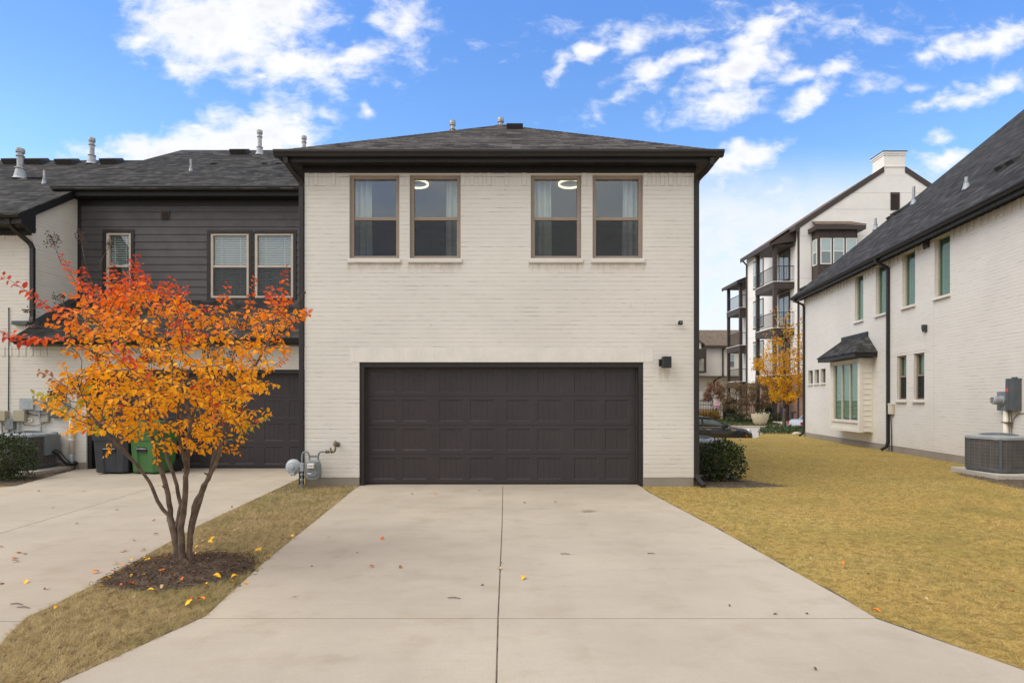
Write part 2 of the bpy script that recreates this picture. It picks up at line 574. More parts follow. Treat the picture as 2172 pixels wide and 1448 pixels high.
def wood_embossed(name, col):
    m, k = new_mat(name)
    uv0 = uvc(k)
    p = pos(k)
    g = k.noise(k.mapping(uv0, scale=(2.2, 30, 1)), 4, 5, .65, .6)
    s = k.noise(p, 1.4, 4, .6)
    c = k.mix(k.mr(s, .3, .7), tuple(x * .88 for x in col), tuple(x * 1.12 for x in col))
    c = k.mix(k.mr(g, .4, .7, 0, .35), c, tuple(x * 1.35 for x in col))
    fn = k.noise(p, 120, 3, .6)
    return finish(m, k, bsdf(k, c, .46, k.m('ADD', g, k.m('MULTIPLY', fn, .3)), .45, .0025, spec=.45))


def glass_mat(name, refl=.06, tint=(.94, .965, .955)):
    m, k = new_mat(name)
    tr = k.n('ShaderNodeBsdfTransparent', Color=tint + (1,))
    wv = k.n('ShaderNodeBump', Strength=.06, Distance=.01, Height=k.noise(pos(k), 1.6, 2, .5))
    gl = k.n('ShaderNodeBsdfGlossy', Color=(.93, .97, 1, 1), Roughness=.01, Normal=wv)
    fc = k.n('ShaderNodeLayerWeight', _out=1, Blend=.5)
    f = k.m('ADD', k.m('MULTIPLY', k.m('POWER', fc, 5.0), .9), refl + .035, clamp=True)
    return finish(m, k, k.n('ShaderNodeMixShader', i0=f, i1=tr, i2=gl))


def screen_mat(name, a=.34):
    m, k = new_mat(name)
    tr = k.n('ShaderNodeBsdfTransparent', Color=(1, 1, 1, 1))
    d = k.n('ShaderNodeBsdfDiffuse', Color=(.035, .033, .035, 1))
    wv = k.m('MULTIPLY_ADD', k.noise(k.mapping(pos(k), rot=(0, R(35), 0), scale=(2, 1, 9)), 2.5, 3, .6, 1.2), .14, a - .07)
    return finish(m, k, k.n('ShaderNodeMixShader', i0=wv, i1=tr, i2=d))


def leaf_mat(name, attr=True, col=(.1, .1, .05), rough=.5, trans=.35, var=.2):
    m, k = new_mat(name)
    if attr:
        base = k.n('ShaderNodeAttribute', _props={'attribute_name': 'tone'})
    else:
        rnd = k.n('ShaderNodeNewGeometry', _out='Random Per Island')
        base = k.mix(rnd, tuple(c * (1 - var) for c in col), tuple(c * (1 + var) for c in col))
    n = k.noise(pos(k), 70, 3, .6)
    base = k.mix(k.mr(n, .45, .75, 0, .25), base, (.16, .07, .03))
    b = bsdf(k, base, rough, spec=.22)
    t = k.n('ShaderNodeBsdfTranslucent', Color=base)
    return finish(m, k, k.n('ShaderNodeMixShader', i0=trans, i1=b, i2=t))


M = {}
M['brick'] = painted_brick('white_painted_brick', (.668, .635, .586))
M['smooth_brick'] = painted_brick('soldier_painted_brick', (.668, .635, .586), .078, .212)
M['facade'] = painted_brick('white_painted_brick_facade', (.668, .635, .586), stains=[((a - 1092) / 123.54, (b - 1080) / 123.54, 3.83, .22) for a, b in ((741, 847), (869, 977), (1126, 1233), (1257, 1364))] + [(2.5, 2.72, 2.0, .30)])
M['lintel'] = simple('painted_lintel', (.668, .635, .586), .6, var=.05, scale=4, bump=.4, bscale=60)
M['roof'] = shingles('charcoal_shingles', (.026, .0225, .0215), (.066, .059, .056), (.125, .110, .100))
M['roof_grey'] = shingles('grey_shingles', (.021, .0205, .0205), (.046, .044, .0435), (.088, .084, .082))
M['roof_brown'] = shingles('brown_shingles', (.10, .075, .055), (.17, .13, .10), (.22, .17, .13))
M['concrete'] = concrete('driveway_concrete', (.452, .388, .312))
M['foundation'] = concrete('foundation_concrete', (.285, .25, .205), False)
M['pad'] = concrete('pad_concrete', (.46, .42, .36), False)
M['street'] = concrete('street_concrete', (.43, .40, .36), False)
M['trim'] = simple('dark_bronze_trim', (.0135, .0105, .0105), .55, var=.15, bump=.05)
M['black_trim'] = simple('black_trim', (.0085, .0082, .0085), .55, var=.15, bump=.05)
M['siding'] = simple('charcoal_siding', (.066, .061, .063), .6, var=.10, scale=2.5, bump=.25, bscale=90)
M['cream_siding'] = simple('cream_siding', (.70, .655, .57), .6, var=.05, scale=2.5, bump=.2, bscale=90)
M['tan_frame'] = simple('tan_window_frame', (.285, .22, .17), .45, var=.07, bump=.05)
M['beige_frame'] = simple('beige_window_frame', (.53, .46, .38), .45, var=.05, bump=.05)
M['white_frame'] = simple('white_window_frame', (.74, .73, .69), .45, var=.04, bump=.05)
M['glass'] = glass_mat('window_glass')
M['green_glass'] = glass_mat('green_window_glass', .0, (.775, .88, .80))
M['dull_glass'] = glass_mat('far_window_glass', .05, (.92, .96, .95))
M['screen'] = screen_mat('insect_screen')
M['blind'] = simple('white_blind', (.54, .57, .57), .6, var=.03, bump=.0)
M['curtain'] = simple('pale_curtain', (.62, .66, .62), .9, var=.05, bump=.2, bscale=300)
M['room'] = simple('grey_room_paint', (.16, .165, .175), .9, var=.05, bump=.05)
M['garage'] = wood_embossed('embossed_brown_steel', (.031, .0242, .0262))
M['gasket'] = simple('black_rubber', (.010, .010, .010), .8)
M['earth'] = simple('dark_earth', (.10, .075, .05), 1.0, var=.35, scale=5, bump=.6, dist=.02, bscale=30)
M['joint'] = simple('joint_dirt', (.13, .10, .075), 1.0, var=.5, scale=9, bump=.5)
M['bark'] = simple('smooth_brown_bark', (.115, .080, .057), .85, var=.45, scale=14, bump=.5, dist=.004, bscale=40)
M['dark_bark'] = simple('dark_bark', (.10, .075, .06), .9, var=.35, scale=10, bump=.5, dist=.006, bscale=40)
M['leaf'] = leaf_mat('autumn_leaf', rough=.6)
M['green_leaf'] = leaf_mat('glossy_green_leaf', False, (.036, .058, .018), .28, .15, .5)
M['berry'] = simple('dark_seed_head', (.035, .022, .015), .8)
M['grey_paint'] = simple('grey_enamel', (.17, .19, .20), .45, var=.1)
M['light_grey'] = simple('light_grey_enamel', (.33, .36, .39), .4, var=.1)
M['mid_grey'] = simple('mid_grey_plastic', (.30, .31, .32), .5, var=.07)
M['dark_grey'] = simple('dark_grey_enamel', (.075, .085, .092), .5, var=.1)
M['tan_box'] = simple('khaki_plastic', (.34, .31, .22), .55, var=.07)
M['beige_box'] = simple('beige_plastic', (.56, .50, .40), .5, var=.05)
M['white_plastic'] = simple('white_plastic', (.70, .67, .61), .5, var=.05)
M['cream_plastic'] = simple('cream_plastic', (.72, .66, .54), .5, var=.05)
M['red_sticker'] = simple('red_sticker', (.62, .06, .07), .5, var=.03)
M['blue_sticker'] = simple('blue_sticker', (.06, .07, .16), .5, var=.03)
M['brass'] = simple('weathered_brass', (.16, .125, .085), .6, metal=.4, var=.3, scale=25)
M['bin_grey'] = simple('slate_plastic', (.034, .036, .046), .5, var=.1, bump=.2, bscale=200)
M['bin_green'] = simple('green_plastic', (.045, .135, .037), .5, var=.1, bump=.2, bscale=200)
M['galv'] = simple('galvanised_metal', (.34, .34, .35), .45, metal=.5, var=.2, scale=12)
M['vent_dark'] = simple('vent_dark', (.036, .034, .034), .6)
M['stucco'] = simple('cream_stucco', (.83, .80, .755), .85, var=.04, scale=.8, bump=.3, bscale=40)
M['beige_stucco'] = simple('beige_stucco', (.74, .69, .61), .85, var=.04, scale=.8, bump=.3, bscale=40)
M['brown_wood'] = simple('brown_painted_wood', (.052, .036, .029), .6, var=.12, bump=.15)
M['stone_cap'] = simple('pale_cap', (.56, .53, .49), .7, var=.05)
M['iron'] = simple('black_iron', (.013, .013, .013), .5)
M['planter'] = simple('sandstone_bowl', (.52, .44, .30), .75, var=.10, scale=3, bump=.2)
M['tyre'] = simple('tyre_rubber', (.010, .010, .010), .75)
M['car_black'] = simple('black_car_paint', (.008, .008, .010), .25, var=.05, bump=0, coat=.8)
M['car_silver'] = simple('silver_car_paint', (.50, .52, .55), .3, metal=.3, var=.04, bump=0, coat=.5)
M['car_glass'] = simple('car_glass', (.10, .115, .12), .06, var=.1, bump=0)
M['chrome'] = simple('chrome', (.65, .65, .66), .15, metal=.9, var=.05, bump=0)
M['red_lamp'] = simple('red_lens', (.35, .02, .015), .2, var=.05, bump=0)
M['amber'] = simple('amber_lens', (.5, .10, .02), .3, var=.05, bump=0)
M['lens'] = simple('clear_lens', (.55, .58, .62), .15, var=.05, bump=0)
M['pink_sign'] = simple('white_sign_face', (.78, .70, .70), .5, var=.03, bump=0)
M['pink_print'] = simple('pink_print', (.66, .15, .24), .5, var=.05, bump=0)
M['teal'] = simple('teal_plastic', (.020, .045, .052), .5)
M['white_print'] = simple('white_print', (.6, .6, .6), .5)


def coil_mat():
    m, k = new_mat('condenser_coil')
    p = pos(k)
    x = k.n('ShaderNodeSeparateXYZ', _out=None, i0=uvc(k))
    f = k.m('SINE', k.m('MULTIPLY', x.outputs[0], 2 * math.pi / .016))
    c = k.mix(k.mr(f, -.6, .8), (.035, .03, .028), (.17, .15, .14))
    c = k.mix(k.mr(k.noise(p, 5, 4, .6), .4, .7, 0, .3), c, (.20, .17, .15))
    return finish(m, k, bsdf(k, c, .55, f, .6, .004, metal=.2))


M['coil'] = coil_mat()


def red_brick():
    m, k = new_mat('brown_red_brick')
    b = k.n('ShaderNodeTexBrick', _out=None, Vector=uvc(k), Color1=(.22, .10, .065, 1), Color2=(.32, .17, .11, 1), Mortar=(.36, .31, .27, 1), Scale=1.0)
    b.inputs['Mortar Size'].default_value = .007
    b.inputs['Brick Width'].default_value = .21
    b.inputs['Row Height'].default_value = .075
    c = k.mix(k.mr(k.noise(pos(k), 7, 4, .6), .4, .7, 0, .4), b.outputs[0], (.14, .075, .055))
    return finish(m, k, bsdf(k, c, .85, b.outputs[1], -.4, .006))


M['red_brick'] = red_brick()


def turf(name, a, b, g):
    m, k = new_mat(name)
    p = pos(k)
    n1 = k.noise(p, .9, 5, .65)
    n2 = k.noise(p, 40, 4, .7)
    c = k.mix(k.mr(n2, .3, .7), a, b)
    c = k.mix(k.mr(n1, .5, .72, 0, .6), c, g)
    c = k.mix(k.mr(k.noise(p, 11, 3, .6), .56, .40, 0, .55), c, tuple(x * .55 for x in a))
    return finish(m, k, bsdf(k, c, 1.0, n2, .9, .03, spec=.1))


def blade_mat(name, a, b, g, gl=(.5, .72), pale=(.5, .4, .2)):
    m, k = new_mat(name)
    p = pos(k)
    rnd = k.n('ShaderNodeNewGeometry', _out='Random Per Island')
    n1 = k.noise(p, .75, 5, .65)
    n3 = k.noise(p, 3.2, 3, .6)
    c = k.mix(rnd, a, b)
    c = k.mix(k.mr(k.noise(p, .45, 3, .6), .45, .7, 0, .5), c, pale)
    c = k.mix(k.m('MULTIPLY', k.mr(n1, gl[0], gl[1], 0, .8), k.mr(rnd, .15, .55)), c, g)
    c = k.mix(k.mr(n3, .55, .75, 0, .25), c, tuple(x * .6 for x in a))
    c = k.mix(k.mr(k.noise(p, .9, 4, .6), .52, .72, 0, .50), c, tuple(x * y for x, y in zip(a, (.78, .72, .80))))
    n4 = k.noise(p, 17, 2, .5)
    c = k.mix(k.mr(n4, .52, .30, 0, .55), c, tuple(x * .5 for x in a))
    b_ = bsdf(k, c, .75, spec=.15)
    t = k.n('ShaderNodeBsdfTranslucent', Color=c)
    return finish(m, k, k.n('ShaderNodeMixShader', i0=.35, i1=b_, i2=t))


M['turf'] = turf('dormant_turf', (.31, .215, .067), (.56, .405, .13), (.27, .255, .08))
M['blade'] = blade_mat('dormant_blades', (.475, .335, .115), (.78, .585, .235), (.33, .325, .095), (.46, .64), (.85, .68, .31))
M['strip_turf'] = turf('strip_turf', (.15, .11, .055), (.26, .195, .10), (.12, .105, .04))
M['strip_blade'] = blade_mat('strip_blades', (.44, .33, .16), (.72, .58, .32), (.27, .27, .085), (.46, .66), (.70, .57, .32))
M['chip'] = leaf_mat('bark_chip', False, (.115, .072, .048), .9, .0, .8)
M['ivy'] = leaf_mat('groundcover_leaf', False, (.060, .095, .035), .5, .2, .4)

# ------------------------------------------------------------------ ground, lawn, driveways, street
def sm(x, a, b):
    t = min(1, max(0, (x - a) / (b - a)))
    return t * t * (3 - 2 * t)


def street_z(y):
    if y < 29.5:
        return -.75
    if y < 34:
        return -.75 + (y - 29.5) / 4.5 * .42
    return -.33


def gz(x, y):
    base = -.015
    if y < 22.1:
        return base
    far = street_z(y)
    if y > 36.5:
        far = -.33 + .13 * sm(y, 36.5, 36.75) + .13 * sm(y, 37, 40)
    k = sm(y, 22.2, 24.0)
    z = base * (1 - k) + far * k
    s = sm(x - .434 * y, -.35, .15) * (1 - sm(y, 28.6, 29.4))     # planted strip beside the right house stays level
    return z * (1 - s) + .0 * s


def grid_sheet(name, xs, ys, zf, mat, kind='structure'):
    mb = MB()
    for y in ys:
        for x in xs:
            mb.v.append((x, y, zf(x, y)))
    n = len(xs)
    for j in range(len(ys) - 1):
        for i in range(n - 1):
            mb.f.append((j * n + i, j * n + i + 1, (j + 1) * n + i + 1, (j + 1) * n + i))
    o = mb.build(name, mat, smooth=True, recalc=False)
    return tag(o, kind=kind)


def lin(a, b, s):
    n = max(1, int(round((b - a) / s)))
    return [a + (b - a) * i / n for i in range(n + 1)]


grid_sheet('ground', [-900, -300, -90] + lin(-40, 6, 6) + lin(8, 24, .5) + lin(28, 90, 8) + [200, 900],
           [-600, -100, -30] + lin(-10, 20, 5) + lin(22, 42, .4) + lin(46, 100, 9) + [300, 1500], lambda x, y: gz(x, y) - .16, M['earth'])
grid_sheet('lawn', [-45, -30, -20] + lin(-12, 17, .4), lin(1.6, 26.5, .3), gz, M['turf'])
grid_sheet('street', [-60, -20, 0] + lin(4, 20, .5) + [26, 40, 80], lin(25.0, 36.6, .29), lambda x, y: street_z(y) + .006, M['street'])
grid_sheet('planting_bed', [-60, 0, 10] + lin(12, 24, 1) + [40, 80], lin(36.6, 41, .2) + [46, 60, 120], lambda x, y: gz(x, y) + .03, M['strip_turf'])

LE = [(-2.62, 9.95), (-2.60, 9.34), (-2.376, 6.67), (-2.26, 5.25), (-2.141, 4.286), (-2.088, 3.89), (-2.364, 2.957), (-3.0, 2.3)]
RE = [(2.19, 9.95), (2.187, 8.98), (2.347, 6.603), (2.413, 5.165), (2.459, 4.204), (2.46, 3.83), (2.795, 3.107), (3.5, 2.3)]
NL = [(-9.05, 12.3), (-9.26, 12.1), (-8.5, 9.75), (-8.75, 9.3), (-8.2, 7.3), (-7.3, 4.6), (-7.2, 3.8), (-7.6, 2.3)]
NR = [(-4.1, 12.3), (-3.99, 10.6), (-3.78, 8.03), (-3.68, 6.72), (-3.49, 5.53), (-3.34, 4.585), (-3.29, 4.046), (-3.29, 3.866), (-3.168, 3.59), (-3.07, 3.41), (-2.93, 3.05), (-2.82, 2.3)]


def at_y(L, y):
    for (x0, y0), (x1, y1) in zip(L, L[1:]):
        if y1 <= y <= y0:
            return x0 + (x1 - x0) * (y - y0) / (y1 - y0)
    return L[0][0] if y > L[0][1] else L[-1][0]


def edge(L, ya, yb):
    """points from ya down to yb"""
    return [(at_y(L, ya), ya)] + [p for p in L if yb < p[1] < ya] + [(at_y(L, yb), yb)]


def slabs(name, L, Rr, C, rows, gap, cgap):
    mb = MB()
    for i in range(len(rows) - 1):
        ya, yb = rows[i] - gap / 2, rows[i + 1] + gap / 2
        l, r = edge(L, ya, yb), edge(Rr, ya, yb)
        dz = random.uniform(-.0015, .0015)
        if C is None or i == 0:
            polys = [l + r[::-1]]
        else:
            c = [(C(ya), ya), (C(yb), yb)]
            polys = [l + [(x - cgap / 2, y) for x, y in c[::-1]], [(x + cgap / 2, y) for x, y in c] + r[::-1]]
        for p in polys:
            mb.slab([(x, y, dz) for x, y in p], .12)
    o = mb.build(name, M['concrete'], bevel=.004)
    return tag(o, kind='structure')


slabs('driveway', LE, RE, lambda y: -.148 + (9.39 - y) * .0105 + .004 * math.sin(y * 3), [9.95, 9.70, 6.66, 3.84, 2.32], .008, .009)
slabs('driveway', NL, NR, lambda y: -5.65 - (y - 6.28) * .119, [12.28, 11.95, 9.34, 6.8, 3.79, 2.32], .009, .010)
mb = MB()
mb.slab([(-40, -8, 0), (40, -8, 0), (40, 2.305, 0), (-40, 2.305, 0)], .12)
tag(mb.build('alley', M['concrete'], bevel=.004), kind='structure')
mb = MB()
mb.slab([(x, y, -.006) for x, y in LE] + [(x, y, -.006) for x, y in RE[::-1]], .05)
mb.slab([(x, y, -.006) for x, y in NL] + [(x, y, -.006) for x, y in NR[::-1]], .05)
tag(mb.build('joint_filler', M['joint']), kind='structure')


def dark_edge(L, side):  # thin dark ribbon between driveway edge and grass
    mb = MB()
    ys_e = [9.6 - .045 * i for i in range(int((9.6 - 2.35) / .045) + 1)]
    rr_ = random.Random(side + 9)
    for i, y in enumerate(ys_e):
        x = at_y(L, y)
        mb.v += [(x - side * .004, y, -.003), (x + side * (.020 + .012 * math.sin(y * 9) + rr_.uniform(-.006, .010)), y, -.007)]
        if i:
            k = 2 * i
            mb.f.append((k - 2, k - 1, k + 1, k))
    tag(mb.build('edge_ribbon', M['earth'], None, recalc=False), kind='structure')


dark_edge(RE, 1)
dark_edge(LE, -1)
STRIP = [(-3.56, 9.9), (-3.99, 10.6)] + NR[2:] + [(-2.9, 2.32)] + LE[::-1][1:-1] + [(-2.62, 9.8)]
mb = MB()
mb.slab([(x, y, -.009) for x, y in STRIP], .03)
tag(mb.build('grass_strip', M['strip_turf']), kind='structure')


# ------------------------------------------------------------------ building parts
def build_window(house, F, a0, a1, c0, c1, fmat, gmat=None, rail=.49, fw=.062, recess=.055, screen=True, sill=None, sillmat=None, blind=None, cols=1, backing=True, name='window'):
    """one sash window set into an opening: frame (the part) with panes, screen, sill and blind below it"""
    gmat = gmat or M['glass']
    f = MB()
    bf, bb = -recess, -recess - .075
    f.box(F, a0 + .002, a0 + fw, bb, bf, c0 + .002, c1 - .002)
    f.box(F, a1 - fw, a1 - .002, bb, bf, c0 + .002, c1 - .002)
    f.box(F, a0 + fw, a1 - fw, bb, bf, c0 + .002, c0 + fw * .8)
    f.box(F, a0 + fw, a1 - fw, bb, bf, c1 - fw * .8, c1 - .002)
    cm = c0 + (c1 - c0) * rail if rail else None
    if rail:
        f.box(F, a0 + fw, a1 - fw, bb, bf - .012, cm - fw * .42, cm + fw * .42)
    step = (a1 - a0 - 2 * fw) / cols
    for i in range(1, cols):
        xm = a0 + fw + step * i
        f.box(F, xm - fw * .4, xm + fw * .4, bb, bf - .004, c0 + fw * .8, c1 - fw * .8)
    win = f.build(name, fmat, house, bevel=.005)
    inner = (a0 + fw, a1 - fw)
    parts = [(c0 + fw * .8, cm - fw * .42, bf - .03), (cm + fw * .42, c1 - fw * .8, bf - .048)] if rail else [(c0 + fw * .8, c1 - fw * .8, bf - .04)]
    for i in range(cols):
        for lo, hi, b in parts:
            p = MB()
            xa = a0 + fw + step * i + (fw * .4 if i else 0)
            xb = a0 + fw + step * (i + 1) - (fw * .4 if i < cols - 1 else 0)
            p.box(F, xa + .001, xb - .001, b - .004, b, lo + .001, hi - .001)
            sub(p.build('pane', gmat, house), win)
    if screen and rail:
        p = MB()
        p.box(F, inner[0] + .004, inner[1] - .004, bf - .0215, bf - .020, c0 + fw * .8 + .004, cm - fw * .42 - .004)
        sub(p.build('insect_screen', M['screen'], house), win)
    if sill:
        p = MB()
        w, h, d = sill
        p.extr(F, [(-.05, c0 - .002), (d, c0 - .014), (d, c0 - h), (-.0, c0 - h - .004)], a0 - w, a1 + w)
        sub(p.build('sill', sillmat or M['smooth_brick'], house, bevel=.005), win)
    if blind:
        p = MB()
        top, bot, tilt = blind
        zz = c1 - fw
        lo = c0 + fw + (c1 - c0) * bot
        b = bb - .022
        k = 0
        while zz > lo:
            t = tilt
            p.extr(F, [(b - .018, zz + .022 * t), (b + .018, zz - .022 * t), (b + .018, zz - .022 * t - .003), (b - .018, zz + .022 * t - .003)], inner[0] + .004, inner[1] - .004)
            zz -= .042
        for xx in (.22, .78):
            q = inner[0] + (inner[1] - inner[0]) * xx
            p.box(F, q - .006, q + .006, b + .019, b + .021, lo, c1 - fw)
        sub(p.build('blind', M['blind'], house), win)
    if backing:
        p = MB()
        p.box(F, a0 - .15, a1 + .15, bb - .9, bb - .85, c0 - .1, c1 + .1)
        p.box(F, a0 - .15, a0 - .1, bb - .85, bb - .08, c0 - .1, c1 + .1)
        p.box(F, a1 + .1, a1 + .15, bb - .85, bb - .08, c0 - .1, c1 + .1)
        p.box(F, a0 - .1, a1 + .1, bb - .85, bb - .08, c1 + .03, c1 + .1)
        p.box(F, a0 - .1, a1 + .1, bb - .85, bb - .08, c0 - .1, c0 - .05)
        sub(p.build('room_box', M['room'], house), win)
    return win


def sub(o, part):
    o.parent = part
    return o


def garage_door(house, F, a0, a1, c0, c1, cols, rows, bz):
    mb = MB()
    H = (c1 - c0) / rows
    Wd = a1 - a0
    pair = Wd / (cols / 2)
    pw = pair * .352
    for r in range(rows):
        z0, z1 = c0 + r * H + .002, c0 + (r + 1) * H - .002
        holes = []
        for i in range(cols // 2):
            base = a0 + pair * i
            for s in (0, 1):
                x0 = base + pair * (.075 + s * .465) + (0 if s == 0 else -.01)
                holes.append((x0, x0 + pw + .12 * 0, z0 + H * .13, z1 - H * .13))
        mb.wall(F, a0, a1, z0, z1, [(h[0], h[1], h[2], h[3], 0) for h in holes], b=bz)
        for (x0, x1, y0, y1) in holes:
            e, d = .012, .009
            o = [(x0, y0), (x1, y0), (x1, y1), (x0, y1)]
            i_ = [(x0 + e, y0 + e), (x1 - e, y0 + e), (x1 - e, y1 - e), (x0 + e, y1 - e)]
            for k in range(4):
                k2 = (k + 1) % 4
                mb.poly([F(o[k][0], bz, o[k][1]), F(o[k2][0], bz, o[k2][1]), F(i_[k2][0], bz - d, i_[k2][1]), F(i_[k][0], bz - d, i_[k][1])])
            nb = 4
            xa, xb = x0 + e, x1 - e
            w = (xb - xa) / nb
            g = .004
            for k in range(nb):
                u0 = xa + w * k + (g if k else 0)
                u1 = xa + w * (k + 1) - (g if k < nb - 1 else 0)
                mb.poly([F(u0, bz - d, y0 + e), F(u1, bz - d, y0 + e), F(u1, bz - d, y1 - e), F(u0, bz - d, y1 - e)])
                if k < nb - 1:
                    m_ = xa + w * (k + 1)
                    mb.poly([F(u1, bz - d, y0 + e), F(m_, bz - d - .0028, y0 + e), F(m_, bz - d - .0028, y1 - e), F(u1, bz - d, y1 - e)])
                    mb.poly([F(m_, bz - d - .0028, y0 + e), F(m_ + g, bz - d, y0 + e), F(m_ + g, bz - d, y1 - e), F(m_, bz - d - .0028, y1 - e)])
        # tongue between sections
        for zz, s in ((z0, -1), (z1, 1)):
            mb.poly([F(a0, bz, zz), F(a1, bz, zz), F(a1, bz - .012, zz + s * .004), F(a0, bz - .012, zz + s * .004)])
    # back of the leaf
    mb.box(F, a0, a1, bz - .06, bz - .02, c0, c1)
    d = mb.build('garage_door', M['garage'], house, recalc=False)
    s = MB()
    s.box(F, a0, a1, bz - .04, bz + .006, c0 - .022, c0 - .001)
    sub(s.build('bottom_seal', M['gasket'], house), d)
    return d


def downspout(house, F, path, w=.078, d=.06):
    mb = MB()
    mb.rtube(F, path, w, d)
    return mb.build('downspout', M['trim'], house, bevel=.006)


def soldiers(mb, F, a0, a1, c0, c1, w=.075, seed=1, proud=.3):
    r = random.Random(seed)
    n = max(1, int(round((a1 - a0) / w)))
    w = (a1 - a0) / n
    for i in range(n):
        p = .002 + (r.uniform(.009, .015) if (i % 2 == 0 and r.random() < proud * 2) else r.uniform(0, .003))
        mb.box(F, a0 + w * i + .0035, a0 + w * (i + 1) - .0035, -.02, p, c0 + r.uniform(0, .004), c1)


def roof_pipe(roof, house, base, h, r=.05, flash=True, cap=True, mat='galv'):
    x, y, z = base
    if flash:
        f = MB()
        f.lathe((x, y, z - .06), [(r * 2.5, 0), (r * 2.0, .05), (r * 1.3, .06 + r * 3.0), (r * 1.25, .06 + r * 3.2)], 18)
    p = MB()
    p.lathe((x, y, z - .25), [(r, 0), (r, h + .25 - (.1 if cap else 0))], 16)
    if flash:
        p.lathe((x, y, z + r * 3.0), [(r * 1.6, 0), (r * 1.6, .02)], 16)
    if cap:
        p.lathe((x, y, z + h - .20), [(r * 1.02, 0), (r * 1.35, .01), (r * 1.35, .028), (r * 1.02, .04)], 16)
        p.lathe((x, y, z + h - .10), [(r * 1.0, 0), (r * 1.35, .005), (r * 1.42, .05), (r * 1.38, .10), (r * .3, .115)], 16)
    o = sub(p.build('vent_pipe', M[mat], house, smooth=False), roof)
    if flash:
        sub(f.build('pipe_flashing', M['light_grey'], house), roof)
    return o


def box_vent(roof, house, p, slope_dir, s, w=.42, l=.38, h=.11, mat='vent_dark'):
    """low roof vent: p on the roof surface, slope_dir horizontal uphill unit vector, s = slope"""
    d = Vector((slope_dir[0], slope_dir[1], s)).normalized()
    t = Vector((-slope_dir[1], slope_dir[0], 0)).normalized()
    n = t.cross(d)
    if n.z < 0:
        n = -n
    mb = MB()
    P = Vector(p)

    def G(a, b, c):
        return P + t * a + d * b + n * c
    v = [G(-w / 2, -l / 2, -.02), G(w / 2, -l / 2, -.02), G(w / 2, l / 2, -.02), G(-w / 2, l / 2, -.02),
         G(-w / 2, -l / 2, h), G(w / 2, -l / 2, h), G(w / 2 * .85, l / 2 * .9, h * .55), G(-w / 2 * .85, l / 2 * .9, h * .55)]
    mb.add(v, [(3, 2, 1, 0), (4, 5, 6, 7), (0, 1, 5, 4), (1, 2, 6, 5), (2, 3, 7, 6), (3, 0, 4, 7)])
    return sub(mb.build('roof_vent', M[mat], house, bevel=.015), roof)


def on_plane(px, py, A, s):
    """point of the roof plane z = A + s*y on a bearing"""
    k = (848 - py) / FPX
    y = (A - EYE) / (k - s)
    return Vector((X(px, y), y, A + s * y))


GUT = [(0, -.10), (.075, -.10), (.09, -.062), (.118, -.035), (.118, 0), (.104, .004), (.104, -.012), (0, -.012)]

# ------------------------------------------------------------------ the white brick town house
YF, XL, XR = 9.77, -3.56, 3.123
H = root('brick_townhouse', (0, YF, 0), 'white painted brick townhouse with wide brown garage door and four tall upper windows', 'house')
FM = Fr((0, YF, 0))
WIN = [(741, 847), (869, 977), (1126, 1233), (1257, 1364)]
WINX = [((a - 1086) / 123.54, (b - 1086) / 123.54) for a, b in WIN]
WZ0, WZ1 = 3.902, 5.335
GX0, GX1, GZ1 = (762 - 1086) / 123.54, (1365 - 1086) / 123.54, 2.117
ZB, ZT = .14, 5.47
YB = 21.5
mb = MB()
mb.wall(FM, XL, XR, ZB, ZT, [(a, b, WZ0, WZ1) for a, b in WINX] + [(GX0, GX1, -1, GZ1, .17)], depth=.13)
FR_ = Fr((XR, YF, 0), (0, 1, 0), (1, 0, 0))
FL_ = Fr((XL, YF, 0), (0, 1, 0), (-1, 0, 0))
FB_ = Fr((0, YB, 0), (1, 0, 0), (0, 1, 0))
mb.wall(FR_, 0, YB - YF, ZB, ZT)
mb.wall(FL_, 0, YB - YF, ZB, ZT)
mb.wall(FB_, XL, XR, ZB, ZT)
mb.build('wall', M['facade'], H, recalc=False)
mb = MB()
for a0, a1 in ((XL, GX0), (GX1, XR)):
    mb.box(FM, a0 + .004, a1, -.25, -.004, -.2, ZB)
mb.box(FR_, .01, YB - YF, -.25, -.004, -.2, ZB)
mb.box(FL_, .25, YB - YF, -.25, -.004, -.2, ZB)
mb.build('foundation', M['foundation'], H, bevel=.01)
segs = [XL] + [x for p in WINX for x in p] + [XR]
for i in range(0, len(segs), 2):
    mb = MB()
    soldiers(mb, FM, segs[i] + .004, segs[i + 1] - .004, 5.145, 5.362, seed=i + 3)
    mb.build('soldier_course', M['smooth_brick'], H, bevel=.004)
mb = MB()
la0, la1 = (742 - 1086) / 123.54, (1386 - 1086) / 123.54
n = 68
for i in range(n):
    w_ = (la1 - la0) / n
    mb.box(FM, la0 + w_ * i + .0003, la0 + w_ * (i + 1) - .0003, -.02, .004 + random.uniform(0, .0012), GZ1 + .004, GZ1 + .25)
mb.build('lintel_course', M['lintel'], H, bevel=.001)
